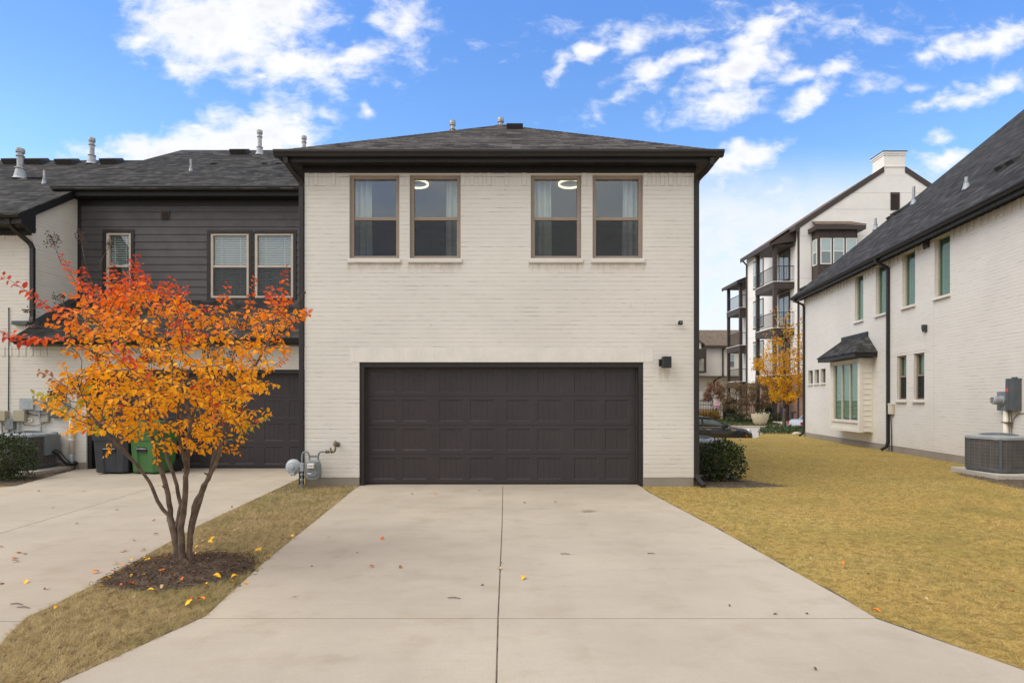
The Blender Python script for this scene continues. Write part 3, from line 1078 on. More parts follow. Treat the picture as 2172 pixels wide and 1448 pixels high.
# garage opening
mb = MB()
mb.box(FM, GX0 + .002, GX0 + .082, -.15, -.025, .0, GZ1 - .002)
mb.box(FM, GX1 - .082, GX1 - .002, -.15, -.025, .0, GZ1 - .002)
mb.box(FM, GX0 + .082, GX1 - .082, -.15, -.025, GZ1 - .085, GZ1 - .002)
mb.build('door_frame', M['trim'], H, bevel=.004)
mb = MB()
mb.box(FM, GX0 + .083, GX0 + .098, -.148, -.10, .03, GZ1 - .09)
mb.box(FM, GX1 - .098, GX1 - .083, -.148, -.10, .03, GZ1 - .09)
mb.box(FM, GX0 + .098, GX1 - .098, -.148, -.10, GZ1 - .10, GZ1 - .086)
mb.build('weather_strip', M['brown_wood'], H)
garage_door(H, FM, GX0 + .085, GX1 - .085, .024, GZ1 - .075, 8, 4, -.155)
mb = MB()
mb.box(FM, GX0 - .2, GX1 + .2, -.5, -.25, -.1, GZ1 + .1)
mb.build('garage_back', M['room'], H)
# windows
for a, b in WINX:
    build_window(H, FM, a, b, WZ0, WZ1, M['tan_frame'], rail=.487, sill=(.025, .085, .028), backing=False, fw=.066)
# eaves
mb = MB()
EO = .25
mb.box(FM, XL - .03, XR + .03, 0, .03, 5.36, 5.468)
mb.box(FR_, -.0, YB - YF, 0, .03, 5.36, 5.468)
mb.box(FL_, -.0, YB - YF, 0, .03, 5.36, 5.468)
mb.build('frieze_board', M['trim'], H, bevel=.004)
mb = MB()
mb.slab([(XL - EO, YF - EO, 5.49), (XR + EO, YF - EO, 5.49), (XR + EO, YB + EO, 5.49), (XL - EO, YB + EO, 5.49)], .02)
mb.build('soffit', M['trim'], H)
mb = MB()
mb.box(FM, XL - EO - .02, XR + EO + .02, EO, EO + .02, 5.44, 5.605)
mb.box(FR_, -EO, YB - YF + EO, EO, EO + .02, 5.44, 5.605)
mb.box(FL_, -EO, YB - YF + EO, EO, EO + .02, 5.44, 5.605)
mb.build('fascia', M['trim'], H, bevel=.004)
mb = MB()
zg = 5.605
prof = [(EO + .021 + b, zg + c) for b, c in GUT]
mb.extr(FM, prof, XL - EO - .138, XR + EO + .138)
mb.extr(FR_, prof, -EO - .02, YB - YF + EO)
mb.extr(FL_, prof, -EO - .02, YB - YF + EO)
mb.build('gutter', M['trim'], H, bevel=.004)
# hip roof
xc, hw = (XL + XR) / 2, (XR - XL) / 2 + EO + .07
yf, yb_, zr0, rs = YF - EO - .07, YB + EO + .07, 5.60, .598
za = zr0 + hw * rs
A_ = [(xc - hw, yf, zr0), (xc + hw, yf, zr0), (xc + hw, yb_, zr0), (xc - hw, yb_, zr0), (xc, yf + hw, za), (xc, yb_ - hw, za)]
mb = MB()
mb.slab([A_[0], A_[1], A_[4]], .02)
mb.slab([A_[1], A_[2], A_[5], A_[4]], .02)
mb.slab([A_[2], A_[3], A_[5]], .02)
mb.slab([A_[3], A_[0], A_[4], A_[5]], .02)
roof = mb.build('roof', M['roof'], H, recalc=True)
mb = MB()
for p0, p1 in ((A_[0], A_[4]), (A_[1], A_[4]), (A_[4], A_[5])):
    p0, p1 = Vector(p0), Vector(p1)
    n_ = int((p1 - p0).length / .14)
    t = (p1 - p0).normalized()
    s = t.cross(Vector((0, 0, 1))).normalized()
    for i in range(n_):
        a = p0 + (p1 - p0) * (i / n_)
        b = a + t * .30
        up = Vector((0, 0, .012))
        L_ = Vector((0, 0, -.075 if p0.z != p1.z else -.08))
        q = [a + up + Vector((0, 0, .008)), b + up]
        mb.add([q[0], q[1], q[1] + s * .13 + L_, q[0] + s * .13 + L_, q[1] - s * .13 + L_, q[0] - s * .13 + L_], [(0, 1, 2, 3), (1, 0, 5, 4)])
sub(mb.build('ridge_caps', M['roof'], H, recalc=False), roof)


def main_left(x):
    return zr0 + rs * (x - (xc - hw))


roof_pipe(roof, H, (-1.30, 12.45, main_left(-1.30)), .42, .048, False)
roof_pipe(roof, H, (-.27, 13.6, za - .02), .42, .055, False)
box_vent(roof, H, (.06, 12.55, zr0 + rs * (12.55 - yf)), (0, 1), rs, .36, .34, .12)
# downspouts
downspout(H, FM, [(-3.76, .31, 5.50), (-3.755, .30, 5.42), (-3.70, .19, 5.33), (-3.625, .03, 5.22), (-3.612, .0, 5.12), (-3.612, 0, .16), (-3.612, .02, .02)])
downspout(H, FM, [(3.33, .30, 5.50), (3.325, .29, 5.40), (3.27, .17, 5.33), (3.18, .03, 5.25), (3.168, .0, 5.15), (3.168, 0, .20), (3.19, .05, .10), (3.24, .16, .02)])
# upstairs room
mb = MB()
q = 5.46
x0, x1, y0, y1, z0 = -3.45, 3.0, YF + .135, 13.2, 2.95
mb.poly([(x0, y1, z0), (x1, y1, z0), (x1, y1, q), (x0, y1, q)])
mb.poly([(x0, y0, z0), (x0, y1, z0), (x0, y1, q), (x0, y0, q)])
mb.poly([(x1, y0, z0), (x1, y1, z0), (x1, y1, q), (x1, y0, q)])
mb.poly([(x0, y0, q), (x1, y0, q), (x1, y1, q), (x0, y1, q)])
mb.poly([(x0, y0, z0), (x1, y0, z0), (x1, y1, z0), (x0, y1, z0)])
mb.poly([(-.22, y0, z0), (-.22, y1, z0), (-.22, y1, q), (-.22, y0, q)])
mb.build('room', M['room'], H, recalc=False)


def curtain(a0, a1, seed, label):
    r = random.Random(seed)
    n = 60
    mb = MB()
    zs = [3.02, 3.6, 4.2, 4.8, 5.44]
    ph = r.uniform(0, 6)
    for j, z in enumerate(zs):
        sp = 1.0 + .12 * (4 - j) / 4
        for i in range(n + 1):
            t = i / n
            x = (a0 + a1) / 2 + (t - .5) * (a1 - a0) * sp
            y = YF + .30 + .035 * math.sin(t * (a1 - a0) * 62 + ph + .3 * math.sin(3 * t)) + .012 * math.sin(t * 40 + j)
            mb.v.append((x, y, z))
    for j in range(len(zs) - 1):
        for i in range(n):
            k = j * (n + 1) + i
            mb.f.append((k, k + 1, k + n + 2, k + n + 1))
    o = mb.build('curtain', M['curtain'], None, smooth=True, recalc=False)
    md = o.modifiers.new('solid', 'SOLIDIFY')
    md.thickness = .004
    tag(o, label, 'curtain', 'curtains behind the upper windows')


def mx(px):
    return (px - 1086) / 1207 * (YF + .3)


curtain(mx(735), mx(788), 1, 'pale curtain behind the upper window nearest the dark sided house')
curtain(mx(948), mx(990), 2, 'pale curtain at the right edge of the second upper window')
curtain(mx(1112), mx(1168), 3, 'pale curtain at the left edge of the third upper window')
curtain(mx(1322), mx(1375), 4, 'pale curtain behind the upper window nearest the lawn')

m_, k_ = new_mat('warm_ring_light')
M['ring'] = finish(m_, k_, k_.n('ShaderNodeEmission', Color=(1, .86, .58, 1), Strength=1.5))
for px, lab in ((884, 'glowing ring ceiling lamp seen through the second upper window'), (1209, 'glowing ring ceiling lamp seen through the third upper window')):
    yy = 10.40
    xx = X(px, yy)
    t = root('ring_lamp', (xx, yy, 5.40), lab, 'ceiling lamp', 'ring lamps upstairs')
    mb = MB()
    n = 40
    for i in range(n):
        a, b = 2 * math.pi * i / n, 2 * math.pi * (i + 1) / n
        pr = [(.19, 5.40), (.215, 5.40), (.215, 5.43), (.19, 5.43)]
        for k in range(4):
            r0, za_ = pr[k]
            r1, zb_ = pr[(k + 1) % 4]
            mb.poly([(xx + r0 * math.cos(a), yy + r0 * math.sin(a), za_), (xx + r0 * math.cos(b), yy + r0 * math.sin(b), za_),
                     (xx + r1 * math.cos(b), yy + r1 * math.sin(b), zb_), (xx + r1 * math.cos(a), yy + r1 * math.sin(a), zb_)])
    mb.build('ring', M['ring'], t)
    mb = MB()
    mb.lathe((xx, yy, 5.425), [(.05, 0), (.05, .034)], 16)
    for i in range(3):
        a = i * 2.094 + .4
        mb.box(Fr((xx, yy, 0), (math.cos(a), math.sin(a), 0), (-math.sin(a), math.cos(a), 0)), 0, .2, -.006, .006, 5.431, 5.441)
    mb.build('canopy', M['dark_grey'], t)

# ------------------------------------------------------------------ attached dark-sided town house
NB = root('attached_townhouse', (-8, 12.1, 0), 'attached townhouse with charcoal lap siding over a pent roof and white brick', 'house')
F1 = Fr((0, 12.1, 0))
XC = -10.175
NG0, NG1 = -9.05, -4.17
mb = MB()
mb.wall(F1, -19, XL, .14, 2.66, [(NG0, NG1, -1, 2.117, .2)])
mb.wall(F1, -19, XC, 2.66, 5.08)
mb.poly([(-19, 12.1, .14), (-19, 20.2, .14), (-19, 20.2, 5.0), (-19, 15.72, 7.9), (-19, 12.1, 5.5)])
mb.wall(Fr((0, 20.2, 0), (1, 0, 0), (0, 1, 0)), -19, XL, .14, 5.1)
mb.poly([(XC, 12.1, 2.66), (XC, 13.35, 2.66), (XC, 13.35, 6.36), (XC, 12.1, 5.52)])
mb.build('wall', M['brick'], NB, recalc=False)
mb = MB()
soldiers(mb, F1, -14, XC - .002, 4.865, 5.07, seed=21)
mb.build('soldier_course', M['smooth_brick'], NB, bevel=.004)
mb = MB()
soldiers(mb, F1, -12.5, -5.0, 2.40, 2.605, seed=22, proud=.45)
mb.build('soldier_course', M['smooth_brick'], NB, bevel=.004)
mb = MB()
mb.box(F1, -19, NG0 - .01, -.3, -.004, -.2, .14)
mb.box(F1, NG1 + .01, XL, -.3, -.004, -.2, .14)
mb.build('foundation', M['foundation'], NB, bevel=.01)
mb = MB()
mb.box(F1, NG0 + .002, NG0 + .09, -.19, -.03, 0, 2.115)
mb.box(F1, NG1 - .09, NG1 - .002, -.19, -.03, 0, 2.115)
mb.box(F1, NG0 + .09, NG1 - .09, -.19, -.03, 2.03, 2.115)
mb.build('door_frame', M['trim'], NB, bevel=.004)
garage_door(NB, F1, NG0 + .09, NG1 - .09, .024, 2.03, 8, 4, -.19)
mb = MB()
mb.box(F1, NG0 - .2, NG1 + .2, -.55, -.3, -.1, 2.2)
mb.build('garage_back', M['room'], NB)
# siding wall
F2 = Fr((0, 13.35, 0))
NW = [(-9.515, -8.925, 3.86, 5.385), (-7.07, -6.165, 3.86, 5.37), (-6.03, -5.125, 3.86, 5.37)]
mb = MB()
mb.wall(F2, XC, XL, 3.4, 6.2, NW, depth=.06, b=-.004)
mb.build('sheathing', M['siding'], NB, recalc=False)
mb = MB()
zc = 3.42
EXP = .1755
while zc < 6.15:
    ztop = zc + EXP
    cuts = sorted({zc, ztop, *[z for h in NW for z in (h[2] - .03, h[3] + .03) if zc < z < ztop]})
    for s0, s1 in zip(cuts, cuts[1:]):
        xs = [(XC + .06, XL)]
        for h in NW:
            if s0 < h[3] + .03 and s1 > h[2] - .03:
                nx = []
                for a, b in xs:
                    if h[0] - .03 < b and h[1] + .03 > a:
                        nx += [(a, h[0] - .03), (h[1] + .03, b)]
                    else:
                        nx.append((a, b))
                xs = [(a, b) for a, b in nx if b - a > .01]
        p0 = .020 - .015 * (s0 - zc) / EXP
        p1 = .020 - .015 * (s1 - zc) / EXP
        for a, b in xs:
            mb.extr(F2, [(-.003, s0), (p0, s0), (p1, s1), (-.003, s1)], a, b)
    zc = ztop
mb.build('lap_siding', M['siding'], NB)
mb = MB()
mb.box(F2, XC + .002, XC + .075, 0, .03, 3.4, 6.2)
mb.build('corner_trim', M['trim'], NB, bevel=.003)
for h in NW:
    mb = MB()
    for (a0, a1, c0, c1) in ((h[0] - .075, h[0], h[2] - .09, h[3] + .075), (h[1], h[1] + .075, h[2] - .09, h[3] + .075), (h[0], h[1], h[3], h[3] + .075), (h[0], h[1], h[2] - .09, h[2])):
        if not (h is NW[2] and a1 <= h[0]):
            mb.box(F2, a0, a1, 0, .032, c0, c1)
    mb.build('window_casing', M['trim'], NB, bevel=.003)
for h in NW:
    build_window(NB, F2, *h, M['beige_frame'], rail=.49, recess=-.012, fw=.058, blind=(0, 0, .75))
# pent roof over the garage
PS, PY, PZ = .64, 11.67, 2.745
mb = MB()
mb.slab([(-10.27, PY, PZ), (XL, PY, PZ), (XL, 13.36, PZ + PS * 1.69), (XC + .005, 13.36, PZ + PS * 1.69), (XC + .005, 12.105, PZ + PS * .435), (-10.27, 12.105, PZ + PS * .435)], .03)
pent = mb.build('pent_roof', M['roof_grey'], NB)
mb = MB()
FP = Fr((0, PY + .03, 0))
mb.extr(FP, [(b, PZ + .005 + c) for b, c in GUT], -10.27, XL)
mb.box(FP, -10.26, XL, -.02, -.002, PZ - .12, PZ - .01)
mb.box(FP, -10.26, XL, -.42, -.02, PZ - .13, PZ - .11)
sub(mb.build('pent_gutter', M['black_trim'], NB, bevel=.003), pent)
mb = MB()
mb.prism(Fr((XC + .004, 12.1, 0), (0, 1, 0), (1, 0, 0)), [(0, 3.03), (1.25, 3.83), (1.25, 3.97), (0, 3.17)], 0, .02)
mb.box(F1, -10.56, -10.23, .005, .10, 3.06, 3.14)
sub(mb.build('flashing', M['dark_grey'], NB, bevel=.003), pent)
# roofs
RS = .68
RA = 5.32 - RS * 11.65          # z = RA + RS*y


def rz_(y, e=0):
    return RA + RS * y + e


mb = MB()
mb.slab([(-24, 11.56, rz_(11.56)), (-10.04, 11.56, rz_(11.56)), (-10.04, 15.72, rz_(15.72)), (-24, 15.72, rz_(15.72))], .03)
mb.slab([(-24, 15.72, rz_(15.72)), (-10.04, 15.72, rz_(15.72)), (-10.04, 20, rz_(15.72) - 2.9), (-24, 20, rz_(15.72) - 2.9)], .03)
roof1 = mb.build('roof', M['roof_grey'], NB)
mb = MB()
E2 = .11
mb.slab([(-10.50, 12.92, rz_(12.92, E2)), (-3.3, 12.92, rz_(12.92, E2)), (-3.3, 16.8, rz_(16.8, .02)), (-9.76, 16.8, rz_(16.8, .02)), (-10.12, 15.74, rz_(15.74, .02)), (-10.50, 13.6, rz_(13.6, .03))], .03)
mb.slab([(-9.76, 16.8, rz_(16.8, .02)), (-3.3, 16.8, rz_(16.8, .02)), (-3.3, 22, rz_(16.8) - 3.5), (-9.76, 22, rz_(16.8) - 3.5)], .03)
roof2 = mb.build('roof', M['roof_grey'], NB)
mb = MB()
FG = Fr((0, 13.05, 0))
zgut = rz_(12.95, E2) + .035
mb.extr(FG, [(b, zgut + c * 1.0) for b, c in GUT], -10.50, XL)
mb.build('gutter', M['black_trim'], NB, bevel=.004)
mb = MB()
mb.box(FG, -10.45, XL, -.02, -.001, zgut - .19, zgut - .01)
mb.box(F2, -10.42, XL, -.02, .30, zgut - .20, zgut - .18)
mb.box(F2, XC + .06, XL, .0, .028, zgut - .33, zgut - .20)
FLE = Fr((0, 11.68, 0))
zl = rz_(11.58) + .02
mb.box(FLE, -19, -10.06, -.02, -.001, zl - .20, zl - .015)
mb.box(F1, -19, -10.12, -.02, .42, zl - .21, zl - .19)
mb.box(F1, -19, -10.20, .0, .028, zl - .33, zl - .21)
# rake board with pork chop end
mb.prism(Fr((-10.075, 0, 0), (0, 1, 0), (1, 0, 0)), [(11.66, rz_(11.66) - .02), (13.38, rz_(13.38) - .02), (13.38, rz_(13.38) - .20), (12.02, rz_(12.02) - .20), (12.02, rz_(11.6) - .30), (11.66, rz_(11.6) - .19)], -.10, .02)
mb.build('fascia', M['black_trim'], NB, bevel=.004)
mb = MB()
mb.extr(FLE, [(b, zl + c) for b, c in GUT], -19, -10.06)
mb.build('gutter', M['black_trim'], NB, bevel=.004)
downspout(NB, F1, [(-10.34, .42, zl - .10), (-10.34, .40, zl - .2), (-10.31, .30, zl - .30), (-10.17, .09, zl - .52), (-10.145, .06, zl - .62), (-10.145, .06, 3.22), (-10.13, .10, 3.14), (-10.07, .2, 3.06)], .085, .065)
# roof furniture
for px, py, h, r in ((43, 376, .70, .068), (195, 345, .66, .06), (551, 326, .66, .055)):
    pl = (RA, RS) if px < 300 else (RA + .03, RS)
    p = on_plane(px, py, *pl)
    roof_pipe(roof1 if px < 300 else roof2, NB, p, h, r)
roof_pipe(roof2, NB, (X(645, 16.9), 16.9, rz_(16.8)), .47, .055, False)
for px, py in ((94, 388), (405, 363)):
    p = on_plane(px, py, RA + (.03 if px > 300 else 0), RS)
    roof_pipe(roof1 if px < 300 else roof2, NB, p, .30, .026, True, False)
for px, py in ((35, 345), (81, 345), (146, 346), (240, 345), (511, 325)):
    p = on_plane(px, py, RA + (.03 if px > 300 else 0), RS)
    box_vent(roof1 if px < 300 else roof2, NB, p, (0, 1), RS, .46, .40, .15)
for px, py in ((68, 379), (86, 379), (455, 349), (562, 349), (592, 349)):
    p = on_plane(px, py, RA + (.03 if px > 300 else 0), RS)
    box_vent(roof1 if px < 300 else roof2, NB, p, (0, 1), RS, .14, .15, .07)
# wall vent on the siding
mb = MB()
vx, vz = X(351.5, 13.35), Z(457, 13.35)
mb.box(F2, vx - .10, vx + .10, .005, .035, vz - .10, vz + .10)
for i in range(5):
    mb.extr(F2, [(.035, vz - .07 + i * .032), (.055, vz - .085 + i * .032), (.055, vz - .08 + i * .032), (.035, vz - .055 + i * .032)], vx - .08, vx + .08)
mb.build('wall_vent', M['brown_wood'], NB, bevel=.003)

# ------------------------------------------------------------------ the long white brick house on the right
WX, WS = 8.66, .1373                     # wall line x = WX + WS*y
U_ = Vector((-WS, -1, 0)).normalized()
N_ = Vector((-1, WS, 0)).normalized()
FRH = Fr((WX + WS * 23.07, 23.07, 0), U_, N_)
RH = root('brick_side_house', tuple(FRH.O), 'long white brick house side wall with steep dark roof and box bay window', 'house')


def ry(px, b=0.0):
    return (WX - b * 1.0094) / ((px - 1086) / FPX - WS)


def ra(px, b=0.0):
    y = ry(px, b)
    p = Vector((X(px, y), y, 0)) - FRH.O
    return p.dot(FRH.u)


RT = 5.55
UW = [(1813, 1831), (1857.5, 1880), (1914, 1941), (1982.5, 2015)]
UWA = []
for p0, p1 in UW:
    UWA.append((ra(p0), ra(p1), 4.03, 5.50))
SL = [(ra(a), ra(b), 2.10, 2.63) for a, b in ((1714.5, 1724), (1727.5, 1737), (1740.5, 1751))]
PR = [(ra(a), ra(b), 1.475, 2.70) for a, b in ((1902.5, 1922.5), (1938, 1960.5))]
holes = UWA + SL + PR
LEN = 17.0
mb = MB()
mb.wall(FRH, 0, LEN, .17, RT, holes, depth=.13)
FE = Fr(tuple(FRH.O), (-N_.x, -N_.y, 0), (-U_.x, -U_.y, 0))    # far gable end
mb.wall(FE, 0, 17, .17, RT)
mb.poly([FE(0, 0, RT), FE(17, 0, RT), FE(8.5, 0, RT + 6.6)])
FN = Fr(tuple(FRH(LEN, 0, 0)), (-N_.x, -N_.y, 0), (U_.x, U_.y, 0))
mb.wall(FN, 0, 17, .17, RT)
mb.poly([FN(0, 0, RT), FN(17, 0, RT), FN(8.5, 0, RT + 6.6)])
mb.build('wall', M['brick'], RH, recalc=False)
mb = MB()
mb.box(FRH, .005, LEN, -.25, -.004, -.3, .17)
mb.box(FE, .26, 17, -.25, -.004, -.6, .17)
mb.build('foundation', M['foundation'], RH, bevel=.01)
r_ = random.Random(5)
for (a0, a1) in [(0, UWA[0][0]), (UWA[0][1], UWA[1][0]), (UWA[1][1], UWA[2][0]), (UWA[2][1], UWA[3][0]), (UWA[3][1], 14.5)]:
    n = int((a1 - a0) / .078)
    mb = MB()
    for i in range(n):
        w_ = (a1 - a0) / n
        p = .022 if i % 3 == 1 else .003
        mb.box(FRH, a0 + i * w_ + .003, a0 + (i + 1) * w_ - .003, -.02, p + r_.uniform(0, .002), RT - .225, RT - .02)
    mb.build('soldier_course', M['smooth_brick'], RH, bevel=.004)
mb = MB()
a0, a1 = PR[0][0] - .35, PR[1][1] + .22
n = int((a1 - a0) / .078)
for i in range(n):
    w_ = (a1 - a0) / n
    mb.box(FRH, a0 + i * w_ + .001, a0 + (i + 1) * w_ - .001, -.02, .004 + random.uniform(0, .001), 2.705, 2.92)
mb.build('lintel_course', M['smooth_brick'], RH, bevel=.002)
for h in UWA:
    build_window(RH, FRH, *h, M['beige_frame'], M['green_glass'], rail=None, recess=.05, fw=.035, sill=(.03, .07, .06), blind=(0, 0, .8), screen=False)
for h in SL:
    build_window(RH, FRH, *h, M['tan_frame'], M['green_glass'], rail=None, recess=.085, fw=.03, sill=(.02, .05, .06), screen=False)
for h in PR:
    build_window(RH, FRH, *h, M['tan_frame'], M['green_glass'], rail=.53, recess=.06, fw=.045, sill=(.03, .07, .07), blind=(0, .53, .6))
# box bay
BD = .36
ba0, ba1 = ra(1851) - 2.16, ra(1851)
bz0, bz1 = .47, 2.76
FBW = FRH.sub(0, BD, 0)
wa0, wa1 = ra(1766, BD), ra(1819, BD)
ba0 = min(ba0, wa0 - .12)
mb = MB()
mb.wall(FBW, ba0, ba1, bz0, bz1, [(wa0, wa1, .80, 2.66)], depth=.08)
mb.poly([FRH(ba0, 0, bz0), FRH(ba1, 0, bz0), FRH(ba1, BD, bz0), FRH(ba0, BD, bz0)])
mb.poly([FRH(ba0, 0, bz0), FRH(ba0, BD, bz0), FRH(ba0, BD, bz1), FRH(ba0, 0, bz1)])
FBS = Fr(tuple(FRH(ba1, BD, 0)), (-N_.x, -N_.y, 0), (U_.x, U_.y, 0))
zc = bz0 + .02
mb.box(FBS, 0, .085, 0, .022, bz0, bz1)
mb.box(FBS, BD - .05, BD - .002, 0, .022, bz0, bz1)
while zc < bz1 - .01:
    zt_ = min(zc + .165, bz1)
    mb.extr(FBS, [(-.01, zc), (.020, zc), (.004, zt_), (-.01, zt_)], .085, BD - .05)
    zc += .165
mb.box(FBW, ba1 - .11, ba1 + .022, 0, .022, bz0, bz1)
mb.box(FBW, ba0, ba0 + .08, 0, .022, bz0, bz1)
mb.box(FBW, ba0 + .08, ba1 - .11, 0, .022, bz0, bz0 + .10)
mb.box(FBW, wa0 - .02, wa1 + .06, 0, .045, .755, .80)
bay = mb.build('bay', M['cream_siding'], RH, recalc=False)
build_window(RH, FBW, wa0, wa1, .80, 2.66, M['beige_frame'], M['green_glass'], rail=None, recess=.03, fw=.05, cols=3, blind=(0, .0, .75), screen=False)
ea0, ea1, eb = ba0 - .42, ra(1862), BD + .30
rz0, rz1 = 2.92, 3.50
ra0, ra1 = ra(1788), ra(1841)
mb = MB()
mb.slab([FRH(ea0, eb, rz0), FRH(ea1, eb, rz0), FRH(ra1, .02, rz1), FRH(ra0, .02, rz1)], .02)
mb.slab([FRH(ea1, eb, rz0), FRH(ea1, 0, rz0), FRH(ra1, .02, rz1)], .02)
mb.slab([FRH(ea0, eb, rz0), FRH(ra0, .02, rz1), FRH(ea0, 0, rz0)], .02)
br = mb.build('bay_roof', M['roof_grey'], RH, recalc=True)
mb = MB()
mb.box(FRH, ea0 + .02, ea1 - .02, 0.002, eb - .03, rz0 - .14, rz0 - .024)
mb.box(FRH, ra0 - .03, ra1 + .03, .002, .05, rz1 - .06, rz1 + .10)
sub(mb.build('bay_fascia', M['black_trim'], RH, bevel=.004), br)
# eave, gutter, roof
zg = RT + .115
mb = MB()
mb.box(FRH, -.3, LEN, 0, .03, RT - .02, RT + .02)
mb.box(FRH, -.3, LEN, 0.03, .28, RT + .0, RT + .02)
mb.box(FRH, -.35, LEN, .28, .30, RT - .07, zg)
mb.build('fascia', M['black_trim'], RH)
mb = MB()
mb.extr(FRH, [(.301 + b, zg + c) for b, c in GUT], -.36, LEN)
mb.build('gutter', M['black_trim'], RH, bevel=.004)
RSL = .83


def rpz(b):
    return zg + .005 + RSL * (.39 - b)


mb = MB()
mb.slab([FRH(-.38, .39, rpz(.39)), FRH(LEN + .3, .39, rpz(.39)), FRH(LEN + .3, -8.5, rpz(-8.5)), FRH(-.38, -8.5, rpz(-8.5))], .03)
mb.slab([FRH(-.38, -8.5, rpz(-8.5)), FRH(LEN + .3, -8.5, rpz(-8.5)), FRH(LEN + .3, -17.4, rpz(.39)), FRH(-.38, -17.4, rpz(.39))], .03)
rroof = mb.build('roof', M['roof_grey'], RH)
mb = MB()
FK = Fr(tuple(FRH(-.38, 0, 0)), (-N_.x, -N_.y, 0), (-U_.x, -U_.y, 0))
mb.prism(FK, [(-.40, rpz(.39) - .015), (8.5, rpz(-8.5) - .015), (8.5, rpz(-8.5) - .19), (-.30, rpz(.3) - .19)], -.022, .0)
mb.build('rake_board', M['black_trim'], RH)


def rpt(px, py):
    d = Vector(((px - 1086) / FPX, 1, (848 - py) / FPX))
    e = Vector((0, 0, EYE))
    # z = zg+.005+RSL*(.39-b) ; b = (P-O).n
    b0 = (Vector((0, 0, 0)) - FRH.O).dot(FRH.n)
    db = Vector((d.x, d.y, 0)).dot(FRH.n)
    t = (zg + .005 + RSL * (.39 - b0) - EYE) / (d.z + RSL * db)
    return e + d * t


for px, py, h, r in ((1938, 431, .62, .05), (1857, 485, .42, .05)):
    roof_pipe(rroof, RH, rpt(px, py), h, r, True, False)
roof_pipe(rroof, RH, rpt(2050, 398), .28, .045, True, False)
for px, py, w_ in ((2130, 352, .3), (2154, 340, .3), (1890, 461, .26), (1899, 453, .26), (1917, 443, .6), (1705, 612, .25)):
    box_vent(rroof, RH, rpt(px, py), (-N_.x, -N_.y), RSL, w_ * .8, w_, .11)
# downspouts
ad = ra(1886)
downspout(RH, FRH, [(ad - .02, .36, zg - .1), (ad - .02, .34, zg - .2), (ad, .22, zg - .27), (ad + .02, .07, zg - .36), (ad + .02, .045, zg - .46), (ad + .02, .045, .26), (ad + .02, .08, .12), (ad + .02, .22, .03)], .085, .07)
downspout(RH, FRH, [(.02, .36, zg - .1), (.03, .34, zg - .2), (.07, .22, zg - .27), (.12, .07, zg - .36), (.13, .045, zg - .46), (.13, .045, .26), (.13, .08, .12), (.13, .22, .03)], .085, .07)
mb = MB()
aj = ra(1981)
mb.box(FRH, aj - .004, aj + .004, -.004, .0015, .18, 5.3)
mb.build('movement_joint', M['beige_frame'], RH)
mb = MB()
av = ra(1967)
mb.box(FRH, av - .11, av + .11, .002, .05, 5.36, 5.53)
mb.box(FRH, av - .085, av + .085, .05, .058, 5.385, 5.505)
mb.build('wall_vent', M['brown_wood'], RH, bevel=.004)
mb = MB()
av = ra(1964)
mb.box(FRH, av - .07, av + .07, .002, .06, 3.23, 3.40)
mb.prism(FRH.sub(0, 0, 0), [(av - .075, 3.29), (av + .075, 3.29), (av + .075, 3.41), (av - .075, 3.41)], .06, .075)
mb.build('wall_vent', M['vent_dark'], RH, bevel=.006)


# ------------------------------------------------------------------ air conditioners
def rounded_square(w, d, r, n=5):
    pts = []
    for cx, cy, a0 in ((w / 2 - r, d / 2 - r, 0), (-w / 2 + r, d / 2 - r, 90), (-w / 2 + r, -d / 2 + r, 180), (w / 2 - r, -d / 2 + r, 270)):
        for i in range(n + 1):
            a = R(a0 + 90 * i / n)
            pts.append((cx + r * math.cos(a), cy + r * math.sin(a)))
    return pts


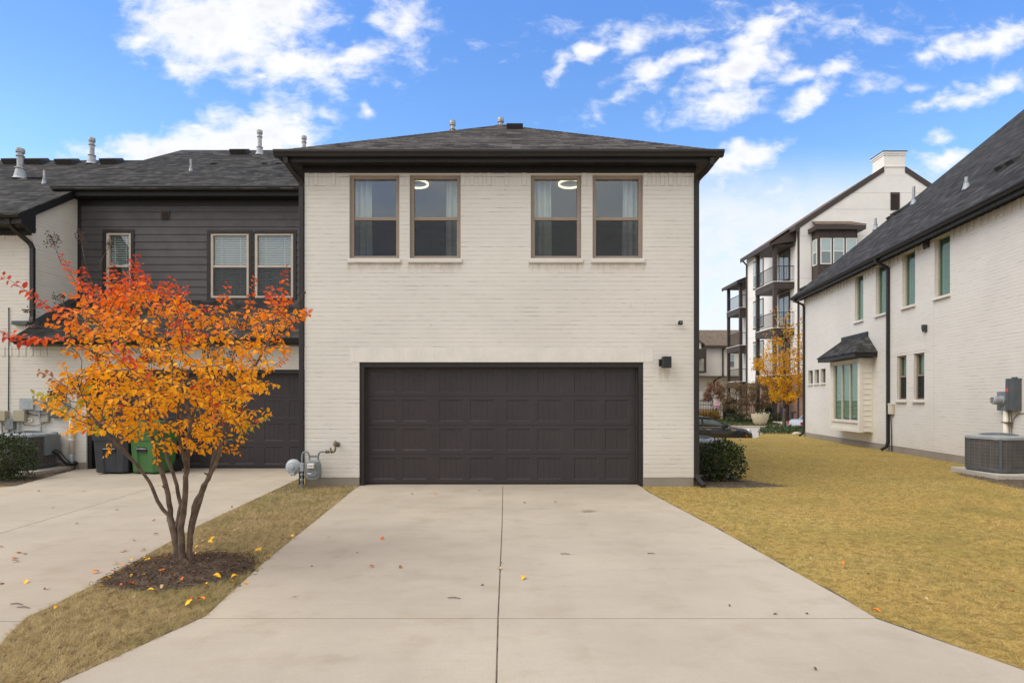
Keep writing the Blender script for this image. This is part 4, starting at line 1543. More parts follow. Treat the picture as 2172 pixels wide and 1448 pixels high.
def ac_unit(c, w, d, z0, z1, rot, label, rad=.16, dark=False):
    t = root('air_conditioner', c, label, 'air conditioner', 'condenser units beside the houses')
    cr, sr = math.cos(R(rot)), math.sin(R(rot))
    Fx = Fr((c[0], c[1], 0), (cr, sr, 0), (-sr, cr, 0))
    ring = rounded_square(w, d, rad)

    def shell(mb, s, za, zb, cap=False):
        n = len(ring)
        P = [Fx(x * s, y * s, za) for x, y in ring] + [Fx(x * s, y * s, zb) for x, y in ring]
        f = [(i, (i + 1) % n, (i + 1) % n + n, i + n) for i in range(n)]
        if cap:
            f += [tuple(range(n)), tuple(range(2 * n - 1, n - 1, -1))]
        mb.add(P, f)
    mb = MB()
    shell(mb, .965, z0 + .05, z1 - .04, True)
    mb.build('coil', M['coil'], t)
    mb = MB()
    shell(mb, 1.0, z0 + .012, z0 + .065, True)
    for x, y in ((.35, .35), (-.35, .35), (.35, -.35), (-.35, -.35)):
        mb.box(Fx, x * w - .04, x * w + .04, y * d - .04, y * d + .04, z0, z0 + .012)
    mb.build('base_pan', M['dark_grey'], t, bevel=.006)
    mb = MB()
    nz_ = 9
    n = len(ring)
    for j in range(nz_):
        zz = z0 + .08 + (z1 - z0 - .15) * j / (nz_ - 1)
        mb.tube([Fx(x * .995, y * .995, zz) for x, y in ring] + [Fx(ring[0][0] * .995, ring[0][1] * .995, zz)], .0020, 5)
    for i in range(n):
        x0_, y0_ = ring[i]
        x1_, y1_ = ring[(i + 1) % n]
        L = math.hypot(x1_ - x0_, y1_ - y0_)
        m = max(1, int(L / .10))
        for k in range(m):
            x, y = x0_ + (x1_ - x0_) * k / m, y0_ + (y1_ - y0_) * k / m
            mb.tube([Fx(x * .993, y * .993, z0 + .05), Fx(x * .993, y * .993, z1 - .04)], .0014, 4)
    mb.build('wire_guard', M['grey_paint'], t)
    for sx, sy in ((1, 1), (-1, 1), (-1, -1), (1, -1)):
        mb = MB()
        a = math.atan2(sy, sx)
        x, y = sx * (w / 2 - rad) + rad * math.cos(a), sy * (d / 2 - rad) + rad * math.sin(a)
        Fc = Fr(tuple(Fx(x, y, 0)), Fx.u * math.cos(a + math.pi / 2) + Fx.n * math.sin(a + math.pi / 2), Fx.u * math.cos(a) + Fx.n * math.sin(a))
        mb.box(Fc, -.022, .022, -.03, .006, z0 + .05, z1 - .03)
        mb.build('corner_post', M['dark_grey'] if dark else M['grey_paint'], t, bevel=.004)
    if not dark:
        mb = MB()
        mb.box(Fx, w / 2 - .10, w / 2 + .03, d / 2 - .42, d / 2 - .03, z0 + .26, z1 - .03)
        mb.build('service_panel', M['grey_paint'], t, bevel=.008)
    mb = MB()
    shell(mb, 1.015, z1 - .045, z1, False)
    n = len(ring)
    ri = w * .36
    P = [Fx(x * 1.015, y * 1.015, z1) for x, y in ring] + [Fx(ri * math.cos(math.atan2(y, x)), ri * math.sin(math.atan2(y, x)), z1 + .035) for x, y in ring] + \
        [Fx(ri * math.cos(math.atan2(y, x)), ri * math.sin(math.atan2(y, x)), z1 - .08) for x, y in ring]
    mb.add(P, [(i, (i + 1) % n, (i + 1) % n + n, i + n) for i in range(n)] + [(i + n, (i + 1) % n + n, (i + 1) % n + 2 * n, i + 2 * n) for i in range(n)])
    mb.build('top_panel', M['light_grey'] if not dark else M['mid_grey'], t, recalc=True)
    mb = MB()
    for j in range(1, 8):
        rr = ri * j / 7
        mb.tube([Fx(rr * math.cos(a * math.pi / 12), rr * math.sin(a * math.pi / 12), z1 + .035 + .035 * (1 - (rr / ri) ** 2)) for a in range(25)], .004, 5)
    for i in range(8):
        a = math.pi * 2 * i / 8
        mb.tube([Fx(rr * math.cos(a), rr * math.sin(a), z1 + .036 + .035 * (1 - (rr / ri) ** 2)) for rr in (0, ri * .3, ri * .6, ri)], .005, 5)
    mb.build('fan_guard', M['grey_paint'], t)
    mb = MB()
    mb.lathe(Fx(0, 0, z1 - .10), [(.09, 0), (.09, .09), (.02, .1)], 14)
    for i in range(3):
        a = i * 2.094 + .3
        Fb = Fr(tuple(Fx(0, 0, 0)), (math.cos(a), math.sin(a), 0), (-math.sin(a), math.cos(a), 0))
        mb.add([Fb(.05, -.04, z1 - .05), Fb(ri * .92, -.13, z1 - .06), Fb(ri * .92, .10, z1 - .02), Fb(.05, .05, z1 - .02)], [(0, 1, 2, 3)])
    mb.build('fan', M['dark_grey'], t)
    return t


def pad(name, F, a0, a1, b0, b1, z0, z1, label):
    mb = MB()
    mb.box(F, a0, a1, b0, b1, z0, z1)
    o = mb.build(name, M['pad'], None, bevel=.012)
    return tag(o, label, 'concrete pad', 'condenser pads')


apad = (23.07 - 11.05) / .9907
pad('equipment_pad', FRH, apad - .70, apad + .68, .02, 1.12, -.05, .085, 'concrete pad under the condenser at the white side house')
cp = FRH(apad - .0, .66, 0)
ac_unit((cp.x, cp.y, .085), .84, .84, .088, .76, 7.8, 'dark grey condenser on a pad against the white side house', .20, dark=True)
pad('equipment_pad', WORLD, -11.1, -9.30, 11.02, 12.07, -.05, .075, 'concrete pad under the condenser beside the two bins')
ac_unit((-10.0, 11.62, .078), .90, .84, .078, .775, 0, 'grey condenser with side panel behind the shrub near the bins', .17)
pad('equipment_pad', WORLD, 3.22, 4.25, 10.75, 11.75, -.05, .05, 'concrete pad behind the round shrub at the townhouse corner')
ac_unit((3.66, 11.25, .055), .84, .84, .055, .70, 0, 'dark condenser half hidden behind the shrub at the townhouse corner', .12, dark=True)
# refrigerant lines of the left unit
t = MB()
t.tube([(-9.53, 11.80, .40), (-9.45, 11.82, .36), (-9.40, 11.86, .24), (-9.34, 11.93, .13), (-9.26, 12.02, .11), (-9.24, 12.09, .13)], .028, 8)
t.tube([(-9.53, 11.84, .44), (-9.44, 11.88, .40), (-9.38, 11.93, .27), (-9.33, 11.98, .17), (-9.27, 12.05, .16), (-9.25, 12.09, .17)], .012, 6)
tag(t.build('refrigerant_line', M['gasket'], None, smooth=True), 'black insulated hose looping from the grey condenser to the wall', 'pipe')
mb = MB()
p = FRH(ra(2041), .22, 0)
sx, sz = X(2055, 11.9), .0
Fq = FRH.sub(apad - 1.0, .16, 0)
mb.box(Fq, -.28, .12, -.12, .12, -.01, .025)
mb.box(Fq, -.28, .12, .10, .13, .025, .10)
mb.box(Fq, -.28, .12, -.13, -.10, .025, .10)
mb.box(Fq, -.30, -.28, -.13, .13, -.01, .10)
tag(mb.build('splash_block', M['gasket'], None, bevel=.01), 'black plastic splash block on the grass behind the right condenser', 'splash block')

# ------------------------------------------------------------------ meters and fittings
# electric meter, right house
ea = (ra(2134, .14) + ra(2146.7, .14)) / 2 + .03
t = root('electric_meter', tuple(FRH(ea, 0, 1.45)), 'grey electric meter cabinet with glass dial and red sticker on white brick', 'electric meter')
mb = MB()
mb.box(FRH, ea - .11, ea + .11, .004, .15, 1.26, 1.90)
mb.box(FRH, ea - .115, ea + .115, .0, .155, 1.885, 1.905)
mb.box(FRH, ea - .112, ea - .02, .15, .156, 1.28, 1.86)
mb.lathe(FRH(ea + .02, .07, 1.905), [(.05, 0), (.05, .025), (.03, .03)], 14)
mb.build('cabinet', M['dark_grey'], t, bevel=.006)
mb = MB()
mb.box(FRH, ea - .09, ea - .03, .157, .159, 1.64, 1.71)
mb.build('sticker', M['red_sticker'], t)
mb = MB()
mb.box(FRH, ea - .44, ea - .125, .004, .105, 1.25, 1.645)
mb.build('meter_base', M['grey_paint'], t, bevel=.006)
mb = MB()
mb.lathe(FRH(ea - .28, .105, 1.46), [(.098, 0), (.098, .03), (.085, .035), (.082, .17), (.070, .19)], 24, tuple(N_))
mb.build('meter_glass', M['mid_grey'], t, smooth=False)
mb = MB()
FD = FRH.sub(ea - .28, .296, 1.46)
mb.box(FD, -.045, .045, 0, .002, .03, .052)
mb.box(FD, -.03, .03, 0, .002, -.02, -.005)
mb.box(FD, -.02, .02, 0, .002, -.045, -.035)
mb.build('dial', M['vent_dark'], t)
mb = MB()
mb.tube([FRH(ea - .25, .055, 1.25), FRH(ea - .25, .055, -.02)], .048, 14)
mb.build('conduit', M['cream_plastic'], t, smooth=True)
mb = MB()
mb.tube([FRH(ea - .12, .05, 1.26), FRH(ea - .13, .03, 1.1), FRH(ea - .14, .03, .7), FRH(ea - .14, .03, .02)], .009, 6)
mb.tube([FRH(ea + 1.6, .012, 1.23), FRH(ea + .3, .012, 1.22), FRH(ea + .02, .012, 1.19), FRH(ea - .10, .02, 1.08), FRH(ea - .125, .03, .9)], .007, 6)
mb.box(FRH, ea - .31, ea - .13, .0, .11, 1.0, 1.02)
mb.build('wire', M['brass'], t)
# junction box by the downspout
aj = ra(1894)
t = root('cable_box', tuple(FRH(aj, 0, 1.2)), 'beige cable box beside the downspout on the long white house', 'utility box')
mb = MB()
mb.box(FRH, aj - .10, aj + .10, .004, .09, 1.06, 1.37)
mb.box(FRH, aj - .105, aj + .105, .0, .097, 1.32, 1.375)
mb.build('housing', M['beige_box'], t, bevel=.012)
mb = MB()
mb.tube([FRH(aj - .02, .045, 1.06), FRH(aj - .02, .03, .6), FRH(aj, .03, .0)], .012, 6)
mb.build('cable', M['gasket'], t)

# gas meter
GY = 9.585
s_ = 1 / 9.05


def gp(cx, cy, y=GY):
    px, py = 600 + cx * s_, 900 + cy * s_
    return (X(px, y), y, Z(py, y))


t = root('gas_meter', (X(660, GY), GY, 0), 'grey gas meter with round regulator on pipes at the brick corner', 'gas meter')
mb = MB()
top = gp(368, 560)
pts = [gp(362, 1275), gp(364, 900), gp(368, 640), gp(372, 580), gp(392, 540), gp(435, 522), gp(475, 535), gp(500, 570), gp(508, 620), gp(508, 690)]
mb.tube(pts, .0165, 12)
mb.tube([gp(678, 690), gp(678, 610), gp(688, 560), gp(712, 530), gp(760, 522), gp(820, 522)], .0165, 12)
mb.tube([gp(362, 1270), gp(362, 1140)], .025, 12)
mb.box(Fr((0, GY, 0)), gp(510, 0)[0], gp(675, 0)[0], -.012, .0, gp(0, 632)[2], gp(0, 598)[2])
mb.build('pipe', M['grey_paint'], t, smooth=False)
for cx, cy in ((364, 1060), (364, 955), (508, 700), (678, 700), (508, 735), (678, 735)):
    mb = MB()
    p = gp(cx, cy)
    mb.lathe((p[0], p[1], p[2] - .017), [(.02, 0), (.029, .004), (.029, .03), (.02, .034)], 8)
    mb.build('pipe_union', M['light_grey'], t)
mb = MB()
p = gp(372, 815)
mb.box(Fr((p[0], p[1], p[2])), -.028, .028, -.03, .03, -.07, .07)
mb.tube([gp(365, 1045), (gp(365, 1045)[0], GY - .06, gp(365, 1045)[2])], .014, 8)
mb.build('tee_block', M['light_grey'], t, bevel=.004)
mb = MB()
c = Vector(gp(200, 812))
mb.tube([gp(300, 800), gp(345, 800)], .022, 10)
mb.lathe((c.x, GY + .045, c.z), [(.07, 0), (.125, .025), (.132, .03), (.132, .045), (.12, .05), (.085, .085), (.04, .095), (.04, .125), (.028, .13)], 28, (0, -1, 0))
for i in range(10):
    a = i * math.pi / 5
    mb.lathe((c.x + .122 * math.cos(a), GY + .05, c.z + .122 * math.sin(a)), [(.009, 0), (.009, .05)], 6, (0, -1, 0))
mb.box(Fr((c.x, GY, c.z)), -.035, .035, -.01, .05, -.145, -.09)
mb.build('regulator', M['light_grey'], t, bevel=.003)
mb = MB()
x0, x1 = gp(462, 0)[0], gp(725, 0)[0]
zt_, zb_ = gp(0, 800)[2], gp(0, 1045)[2]
w_ = x1 - x0
mb.prism(Fr((x0, GY, zb_)), [(w_ * .04, .03), (w_ * .12, .005), (w_ * .28, 0), (w_ * .5, -.005), (w_ * .72, 0), (w_ * .88, .005), (w_ * .96, .03), (w_ * 1.0, .10), (w_ * .95, .24), (w_ * .86, .30), (w_ * .14, .30), (w_ * .05, .24), (0, .10)], -.07, .075)
mb.prism(Fr((x0, GY, zb_)), [(w_ * .16, .05), (w_ * .84, .05), (w_ * .88, .12), (w_ * .84, .22), (w_ * .16, .22), (w_ * .12, .12)], .075, .088)
mb.build('meter_body', M['grey_paint'], t, bevel=.012)
mb = MB()
p0, p1 = gp(515, 735), gp(640, 825)
mb.box(Fr((0, GY, 0)), p0[0], p1[0], .07, .125, p1[2], p0[2])
mb.build('index', M['white_plastic'], t, bevel=.006)
mb = MB()
for i in range(4):
    xx = p0[0] + .018 + i * .026
    mb.box(Fr((0, GY, 0)), xx, xx + .012, .125, .127, (p0[2] + p1[2]) / 2 - .005, (p0[2] + p1[2]) / 2 + .012)
mb.build('digits', M['vent_dark'], t)
mb = MB()
q0, q1 = gp(503, 890), gp(578, 935)
mb.box(Fr((0, GY, 0)), q0[0], q1[0], .0885, .090, q1[2] + .02, q0[2])
mb.build('label_plate', M['blue_sticker'], t)
mb = MB()
mb.box(Fr((0, GY, 0)), q0[0], q1[0], .0885, .090, q1[2], q1[2] + .0195)
mb.build('label_strip', M['white_plastic'], t)
mb = MB()
mb.tube([gp(815, 522), gp(985, 525), gp(1000, 505), gp(1005, 470), gp(1008, 380, 9.62), gp(1050, 378, 9.77)], .017, 10)
for cx in (835, 870, 935):
    p = gp(cx, 522)
    mb.lathe((p[0] - .012, p[1], p[2]), [(.02, 0), (.030, .003), (.030, .021), (.02, .024)], 8, (1, 0, 0))
p = gp(918, 480)
mb.box(Fr(p), -.012, .012, -.012, .012, -.03, .03)
mb.lathe(gp(1008, 410, 9.62), [(.02, 0), (.036, .01), (.036, .055), (.022, .07), (.012, .09)], 10)
p = gp(1050, 378, 9.765)
mb.lathe(p, [(.045, 0), (.04, .012), (.02, .02)], 14, (0, -1, 0))
mb.build('valve', M['brass'], t)

# wall lamp
lx, lz = (1409.5 - 1086) / 123.54, Z(769, YF)
t = root('wall_lamp', (lx, YF, lz), 'small black box wall lamp to the right of the wide garage door', 'wall lamp')
mb = MB()
mb.box(FM, lx - .10, lx + .02, .001, .022, lz - .06, lz + .06)
mb.box(FM, lx - .03, lx + .02, .022, .06, lz - .03, lz + .03)
mb.build('wall_plate', M['iron'], t, bevel=.004)
mb = MB()
Fl = FM.sub(lx, .06, lz)
for a0, a1, b0, b1 in ((-.068, .068, 0, .008), (-.068, .068, .122, .13), (-.068, -.06, .008, .122), (.06, .068, .008, .122)):
    mb.box(Fl, a0, a1, b0, b1, -.095, .095)
mb.box(Fl, -.06, .06, .008, .122, -.03, .03)
mb.build('lamp_shade', M['iron'], t, bevel=.003)
# security camera
cx_, cz_ = (1440 - 1086) / 123.54, Z(686, YF)
t = root('security_camera', (cx_, YF, cz_), 'tiny black security camera on the white brick under the right eave', 'security camera')
mb = MB()
mb.box(FM, cx_ - .036, cx_ + .036, .05, .12, cz_ - .036, cz_ + .036)
mb.build('camera_body', M['iron'], t, bevel=.014, seg=3)
mb = MB()
mb.lathe(FM(cx_ - .005, .001, cz_ + .02), [(.03, 0), (.03, .008), (.012, .012), (.012, .06)], 14, (0, -1, 0))
mb.build('mount', M['white_plastic'], t)
mb = MB()
mb.lathe(FM(cx_, .12, cz_ + .005), [(.018, 0), (.016, .004)], 16, (0, -1, 0))
mb.build('lens', M['car_glass'], t)


# left wall utilities (on the attached house)
def ux(px, y=12.1):
    return X(px, y)


def uz(py, y=12.1):
    return Z(py, y)


def wall_box(name, px0, px1, py0, py1, d, mat, label, cat, extra=None, pipe=None, lidm=None, bev=.012):
    yb = 12.1 - d / 2
    x0, x1, z1, z0 = ux(px0, yb), ux(px1, yb), uz(py0, yb), uz(py1, yb)
    t = root(name, ((x0 + x1) / 2, 12.1, z0), label, cat)
    mb = MB()
    mb.box(F1, x0, x1, .003, d - .02, z0, z1)
    mb.build('housing', M[mat], t, bevel=bev)
    mb = MB()
    mb.box(F1, x0 - .006, x1 + .006, d - .019, d, z0 + .012, z1 + .006)
    if extra == 'ring':
        mb.lathe(F1((x0 + x1) / 2, d, (z0 + z1) / 2), [(.07, 0), (.07, .004), (.06, .005), (.055, .001)], 22, (0, -1, 0))
    elif extra == 'plate':
        mb.box(F1, x0 + .04, x1 - .04, d, d + .006, z0 + .1, z1 - .06)
    mb.build('cover', M[lidm or mat], t, bevel=bev)
    if pipe:
        mb = MB()
        for (pa, pb, zend) in pipe:
            xa, xb = ux(pa, 12.06), ux(pb, 12.06)
            mb.tube([(xa, 12.05, z0), (xa, 12.05, z0 - .12), (xb, 12.05, z0 - .3), (xb, 12.05, zend)], .018, 8)
        mb.build('conduit', M['mid_grey'], t, smooth=True)
    return t


wall_box('utility_box', -14, 15, 871, 893, .12, 'tan_box', 'khaki wall box cut by the left edge above the condenser', 'utility box', pipe=[(4, 6, .05)])
wall_box('utility_box', 33, 56, 870, 894, .12, 'tan_box', 'khaki wall box beside the oval outlet cover', 'utility box', pipe=[(40, 42, .05)])
wall_box('utility_box', 15, 31, 888, 911, .10, 'grey_paint', 'small grey disconnect box low between two khaki boxes', 'utility box', 'plate', pipe=[(20, 22, .05)], bev=.005)
wall_box('utility_box', 47, 75, 845, 869, .13, 'light_grey', 'rounded light grey network box with an embossed ring', 'utility box', 'ring', lidm='light_grey', bev=.03)
wall_box('utility_box', 76, 95, 851, 872, .10, 'mid_grey', 'plain grey box joined to the rounded network box', 'utility box', pipe=[(85, 88, .05)], bev=.006)
tm = wall_box('electric_meter', 107, 131, 829, 886, .15, 'dark_grey', 'grey electric meter cabinet behind the orange leaves', 'electric meter', bev=.006)
mb = MB()
mb.box(F1, ux(113), ux(121), .152, .154, uz(843), uz(837))
mb.build('sticker', M['red_sticker'], tm)
mb = MB()
mb.lathe(F1(ux(140), .003, uz(860)), [(.11, 0), (.11, .04), (.09, .045), (.085, .16), (.07, .18)], 22, (0, -1, 0))
mb.build('meter_glass', M['mid_grey'], tm)
t = root('outlet_cover', (ux(64.5), 12.1, uz(890.5)), 'oval beige outlet cover on the white wall', 'outlet cover')
mb = MB()
Fo = F1.sub(ux(64.5), .003, uz(890.5))
mb.prism(Fo, [(.075 * math.cos(a * math.pi / 12), .052 * math.sin(a * math.pi / 12)) for a in range(24)], 0, .03)
mb.build('cover', M['cream_plastic'], t, bevel=.006)
mb = MB()
mb.lathe(Fo(-.022, .03, 0), [(.012, 0), (.01, .005)], 10, (0, -1, 0))
mb.lathe(Fo(.022, .03, 0), [(.012, 0), (.01, .005)], 10, (0, -1, 0))
mb.build('knockout', M['brass'], t)
t = root('hose_valve', (ux(98), 12.1, uz(890)), 'khaki cable splice box with wires under the grey box', 'utility box')
mb = MB()
mb.box(F1, ux(91), ux(107), .003, .07, uz(895), uz(886))
mb.build('housing', M['tan_box'], t, bevel=.01)
mb = MB()
mb.tube([(ux(57), 12.06, uz(872)), (ux(66), 12.05, uz(878)), (ux(84), 12.05, uz(880)), (ux(106), 12.05, uz(878)), (ux(112), 12.05, uz(886))], .009, 6)
mb.tube([(ux(52), 12.06, uz(896)), (ux(56), 12.05, uz(901)), (ux(80), 12.05, uz(902)), (ux(92), 12.05, uz(900)), (ux(103), 12.05, uz(893))], .007, 6)
mb.tube([(ux(8), 12.06, uz(896)), (ux(12), 12.05, uz(901)), (ux(17), 12.05, uz(899))], .007, 6)
mb.build('wire', M['gasket'], t, smooth=True)
mb = MB()
mb.tube([(ux(20), 12.085, uz(655)), (ux(20), 12.085, uz(760)), (ux(19), 12.085, uz(888))], .009, 6)
mb.lathe((ux(20), 12.085, uz(655)), [(.014, 0), (.014, .02)], 8)
tag(mb.build('ground_wire', M['gasket'], None), 'thin black cable running straight down the white wall', 'cable')
t = root('dryer_vent', (ux(117), 12.1, uz(935)), 'cream dryer vent hood in a recess of the white wall', 'vent hood')
mb = MB()
mb.box(F1, ux(110), ux(123), .002, .006, uz(952), uz(916))
mb.build('recess', M['vent_dark'], t)  # flat dark plate: the shadow around the hood is put in as colour
mb = MB()
x0, x1 = ux(111), ux(122)
mb.add([(x0, 12.09, uz(920)), (x1, 12.09, uz(920)), (x1, 12.09, uz(951)), (x0, 12.09, uz(951)), (x0, 11.98, uz(938)), (x1, 11.98, uz(930)), (x1, 11.98, uz(949)), (x0, 11.98, uz(950))],
       [(0, 1, 5, 4), (4, 5, 6, 7), (0, 4, 7, 3), (1, 2, 6, 5), (3, 7, 6, 2)])
mb.build('hood', M['cream_plastic'], t, bevel=.006)
t = root('drain_pipe', (ux(156), 12.06, 0), 'cream drain pipe standing against the wall left of the bins', 'pipe')
mb = MB()
mb.tube([(ux(156.5), 12.04, .02), (ux(156.5), 12.04, .36)], .043, 14)
mb.build('sleeve', M['light_grey'], t, smooth=True)
mb = MB()
mb.tube([(ux(156.5), 12.04, .34), (ux(156.5), 12.04, 1.12), (ux(156.5), 12.10, 1.16)], .047, 14)
mb.lathe((ux(156.5), 12.04, .60), [(.05, 0), (.053, .004), (.053, .05), (.05, .054)], 14)
mb.build('pipe', M['cream_plastic'], t, smooth=True)


# ------------------------------------------------------------------ wheelie bins
def bin_(c, rot, mat, label, W=.62, D=.70, Ht=1.06):
    t = root('wheeled_bin', (c[0], c[1], 0), label, 'wheelie bin', 'bins in front of the recessed garage door')
    cr, sr = math.cos(R(rot)), math.sin(R(rot))
    F = Fr((c[0], c[1], 0), (cr, sr, 0), (sr, -cr, 0))
    zb, zt = .03, .93
    mb = MB()

    def sec(z, w, d, inset=0.0):
        # outline with chamfered corners and a shallow recess in the front
        k = .07
        return [F(-w / 2 + k, d / 2, z), F(-w * .20, d / 2, z), F(-w * .17, d / 2 - inset, z), (F(w * .17, d / 2 - inset, z)), F(w * .20, d / 2, z), F(w / 2 - k, d / 2, z), F(w / 2, d / 2 - k, z),
                F(w / 2, -d / 2 + k, z), F(w / 2 - k, -d / 2, z), F(-w / 2 + k, -d / 2, z), F(-w / 2, -d / 2 + k, z), F(-w / 2, d / 2 - k, z)]
    zs = [(zb, W * .86, D * .76, .035), (zb + .03, W * .88, D * .78, .035), (.50, W * .93, D * .86, .035), (.52, W * .93, D * .86, .0), (.66, W * .945, D * .89, 0), (.665, W * .985, D * .93, 0), (.80, W * 1.0, D * .97, 0), (zt, W * 1.0, D * 1.0, 0)]
    rows = [sec(*z) for z in zs]
    n = len(rows[0])
    P = [p for r in rows for p in r]
    f = [(j * n + i, j * n + (i + 1) % n, (j + 1) * n + (i + 1) % n, (j + 1) * n + i) for j in range(len(rows) - 1) for i in range(n)]
    f += [tuple(range(n)), tuple(range(len(P) - 1, len(P) - n - 1, -1))]
    mb.add(P, f)
    mb.build('body', M[mat], t, bevel=.010)
    mb = MB()
    mb.box(F, -W * .17, W * .17, D * .40, D * .432, .44, .62)
    mb.build('catch_recess', M['gasket'], t)
    mb = MB()
    mb.tube([F(-W * .17, D * .44, .505), F(W * .17, D * .44, .505)], .012, 10)
    mb.build('lift_bar', M['galv'], t, smooth=True)
    mb = MB()
    n = 8
    prof = []
    for i in range(n + 1):
        s = i / n
        prof.append((D * .53 - s * D * 1.06, zt + .012 + .115 * math.sin(math.pi * min(1, .12 + s * .88)) ** .8))
    low = [(b, zt + .004) for b, z in prof][::-1]
    mb.extr(F, prof + low, -W * .515, W * .515)
    mb.box(F, -W * .53, W * .53, -D * .53, D * .54, zt - .025, zt + .003)
    mb.build('lid', M[mat], t, bevel=.012)
    mb = MB()
    mb.tube([F(-W * .34, -D * .52, zt + .0), F(-W * .34, -D * .62, zt + .02), F(W * .34, -D * .62, zt + .02), F(W * .34, -D * .52, zt)], .016, 8)
    mb.build('handle', M[mat], t)
    for s in (-1, 1):
        mb = MB()
        mb.lathe(F(s * W * .47 - .03, -D * .40, .125), [(.05, 0), (.12, .004), (.125, .012), (.125, .052), (.12, .06), (.05, .064)], 22, tuple(F.u))
        mb.build('wheel', M['gasket'], t)
    return t


bin_((X(252, 11.55), 11.55), 4, 'bin_grey', 'dark grey wheelie bin left of the green one', .70, .72)
bin_((X(327, 11.55), 11.55), -10, 'bin_green', 'green wheelie bin right of the dark grey one', .66, .72)


# ------------------------------------------------------------------ foliage
def leaf_mesh(name, P, D, Nn, L, Wd, mat, parent=None, tones=None, fold=.25, curl=.25, simple_=False):
    """many folded leaves in one mesh; arrays of base points, directions, normals, lengths, widths"""
    P, D, Nn = (np.asarray(a, dtype=np.float64) for a in (P, D, Nn))
    L, Wd = np.asarray(L, float), np.asarray(Wd, float)
    n = len(P)
    D = D / np.linalg.norm(D, axis=1, keepdims=True)
    S = np.cross(D, Nn)
    S /= np.maximum(np.linalg.norm(S, axis=1, keepdims=True), 1e-6)
    Nn = np.cross(S, D)
    if simple_:
        tpl = np.array([(0, 0, 0), (.45, .5, .3), (1, 0, 0), (.45, -.5, .3)])
        fc = [(0, 1, 2), (0, 2, 3)]
    else:
        tpl = np.array([(0, 0, 0), (.34, 0, 0), (.70, 0, 0), (1, 0, 0), (.26, .46, 1), (.66, .40, 1), (.26, -.46, 1), (.66, -.40, 1)])
        fc = [(0, 1, 4), (1, 2, 5, 4), (2, 3, 5), (0, 6, 1), (1, 6, 7, 2), (2, 7, 3)]
    m = len(tpl)
    V_ = np.zeros((n, m, 3))
    rr = rng.uniform(-1, 1.6, n) * curl
    for i, (a, b, c) in enumerate(tpl):
        V_[:, i] = P + D * (a * L)[:, None] + S * (b * Wd)[:, None] + Nn * ((c * fold * Wd * abs(b) * 2) - (a * a) * rr * L)[:, None]
    me = bpy.data.meshes.new(name)
    vv = V_.reshape(-1, 3)
    if parent:
        vv = vv - np.array(ORG.get(parent.name, (0, 0, 0)))
    loops, starts, totals = [], [], []
    base = np.arange(n) * m
    fl = sum(len(f) for f in fc)
    LV = np.zeros((n, fl), dtype=np.int64)
    k = 0
    tot = []
    for f in fc:
        for j in f:
            LV[:, k] = base + j
            k += 1
        tot.append(len(f))
    tot = np.tile(tot, n)
    st = np.concatenate([[0], np.cumsum(tot)[:-1]])
    me.vertices.add(n * m)
    me.vertices.foreach_set('co', vv.ravel().astype(np.float32))
    me.loops.add(n * fl)
    me.loops.foreach_set('vertex_index', LV.ravel().astype(np.int32))
    me.polygons.add(len(tot))
    me.polygons.foreach_set('loop_start', st.astype(np.int32))
    me.polygons.foreach_set('loop_total', tot.astype(np.int32))
    me.update(calc_edges=True)
    if tones is not None:
        at = me.color_attributes.new('tone', 'FLOAT_COLOR', 'POINT')
        c = np.ones((n, m, 4), dtype=np.float32)
        c[:, :, :3] = np.asarray(tones)[:, None, :]
        at.data.foreach_set('color', c.ravel())
    me.polygons.foreach_set('use_smooth', [not simple_] * len(tot))
    me.materials.append(mat)
    o = bpy.data.objects.new(name, me)
    COL.objects.link(o)
    if parent:
        o.parent = parent
    return o


def unit(n):
    v = rng.normal(size=(n, 3))
    return v / np.linalg.norm(v, axis=1, keepdims=True)


def colonize(nodes, par, attr, step, di, dk, iters, up=.12, jit=.15):
    nodes = [np.array(p, float) for p in nodes]
    par = list(par)
    A = np.array(attr)
    alive = np.ones(len(A), bool)
    for it in range(iters):
        N = np.array(nodes)
        if not alive.any():
            break
        B = A[alive]
        d = np.linalg.norm(B[:, None, :] - N[None, :, :], axis=2)
        near = d.argmin(1)
        dm = d.min(1)
        new = 0
        for j in np.unique(near[dm < di]):
            sel = (near == j) & (dm < di)
            v = (B[sel] - N[j])
            v = (v / np.linalg.norm(v, axis=1, keepdims=True)).sum(0)
            v = v / (np.linalg.norm(v) + 1e-9) + rng.normal(size=3) * jit + np.array((0, 0, up))
            v /= np.linalg.norm(v)
            p = N[j] + v * step
            if np.linalg.norm(N - p, axis=1).min() < step * .45:
                continue
            nodes.append(p)
            par.append(int(j))
            new += 1
        N = np.array(nodes)
        d = np.linalg.norm(A[:, None, :] - N[None, :, :], axis=2).min(1)
        alive &= d > dk
        if not new:
            break
    return np.array(nodes), par


def limb_mesh(mb, N, par, rad, n=6):
    ch = {}
    for i, p in enumerate(par):
        if p >= 0:
            ch.setdefault(p, []).append(i)
    done = set()
    stack = [i for i, p in enumerate(par) if p < 0]
    while stack:
        s = stack.pop()
        path = [s]
        rs = [rad[s]]
        if par[s] >= 0:
            path = [par[s], s]
            rs = [min(rad[par[s]], rad[s] * 1.25), rad[s]]
        cur = s
        while cur in ch:
            kids = sorted(ch[cur], key=lambda i: -rad[i])
            stack += kids[1:]
            cur = kids[0]
            path.append(cur)
            rs.append(rad[cur])
        if len(path) > 1:
            mb.tube([Vector(N[i]) for i in path], [float(r) for r in rs], n if max(rs) > .008 else 4)


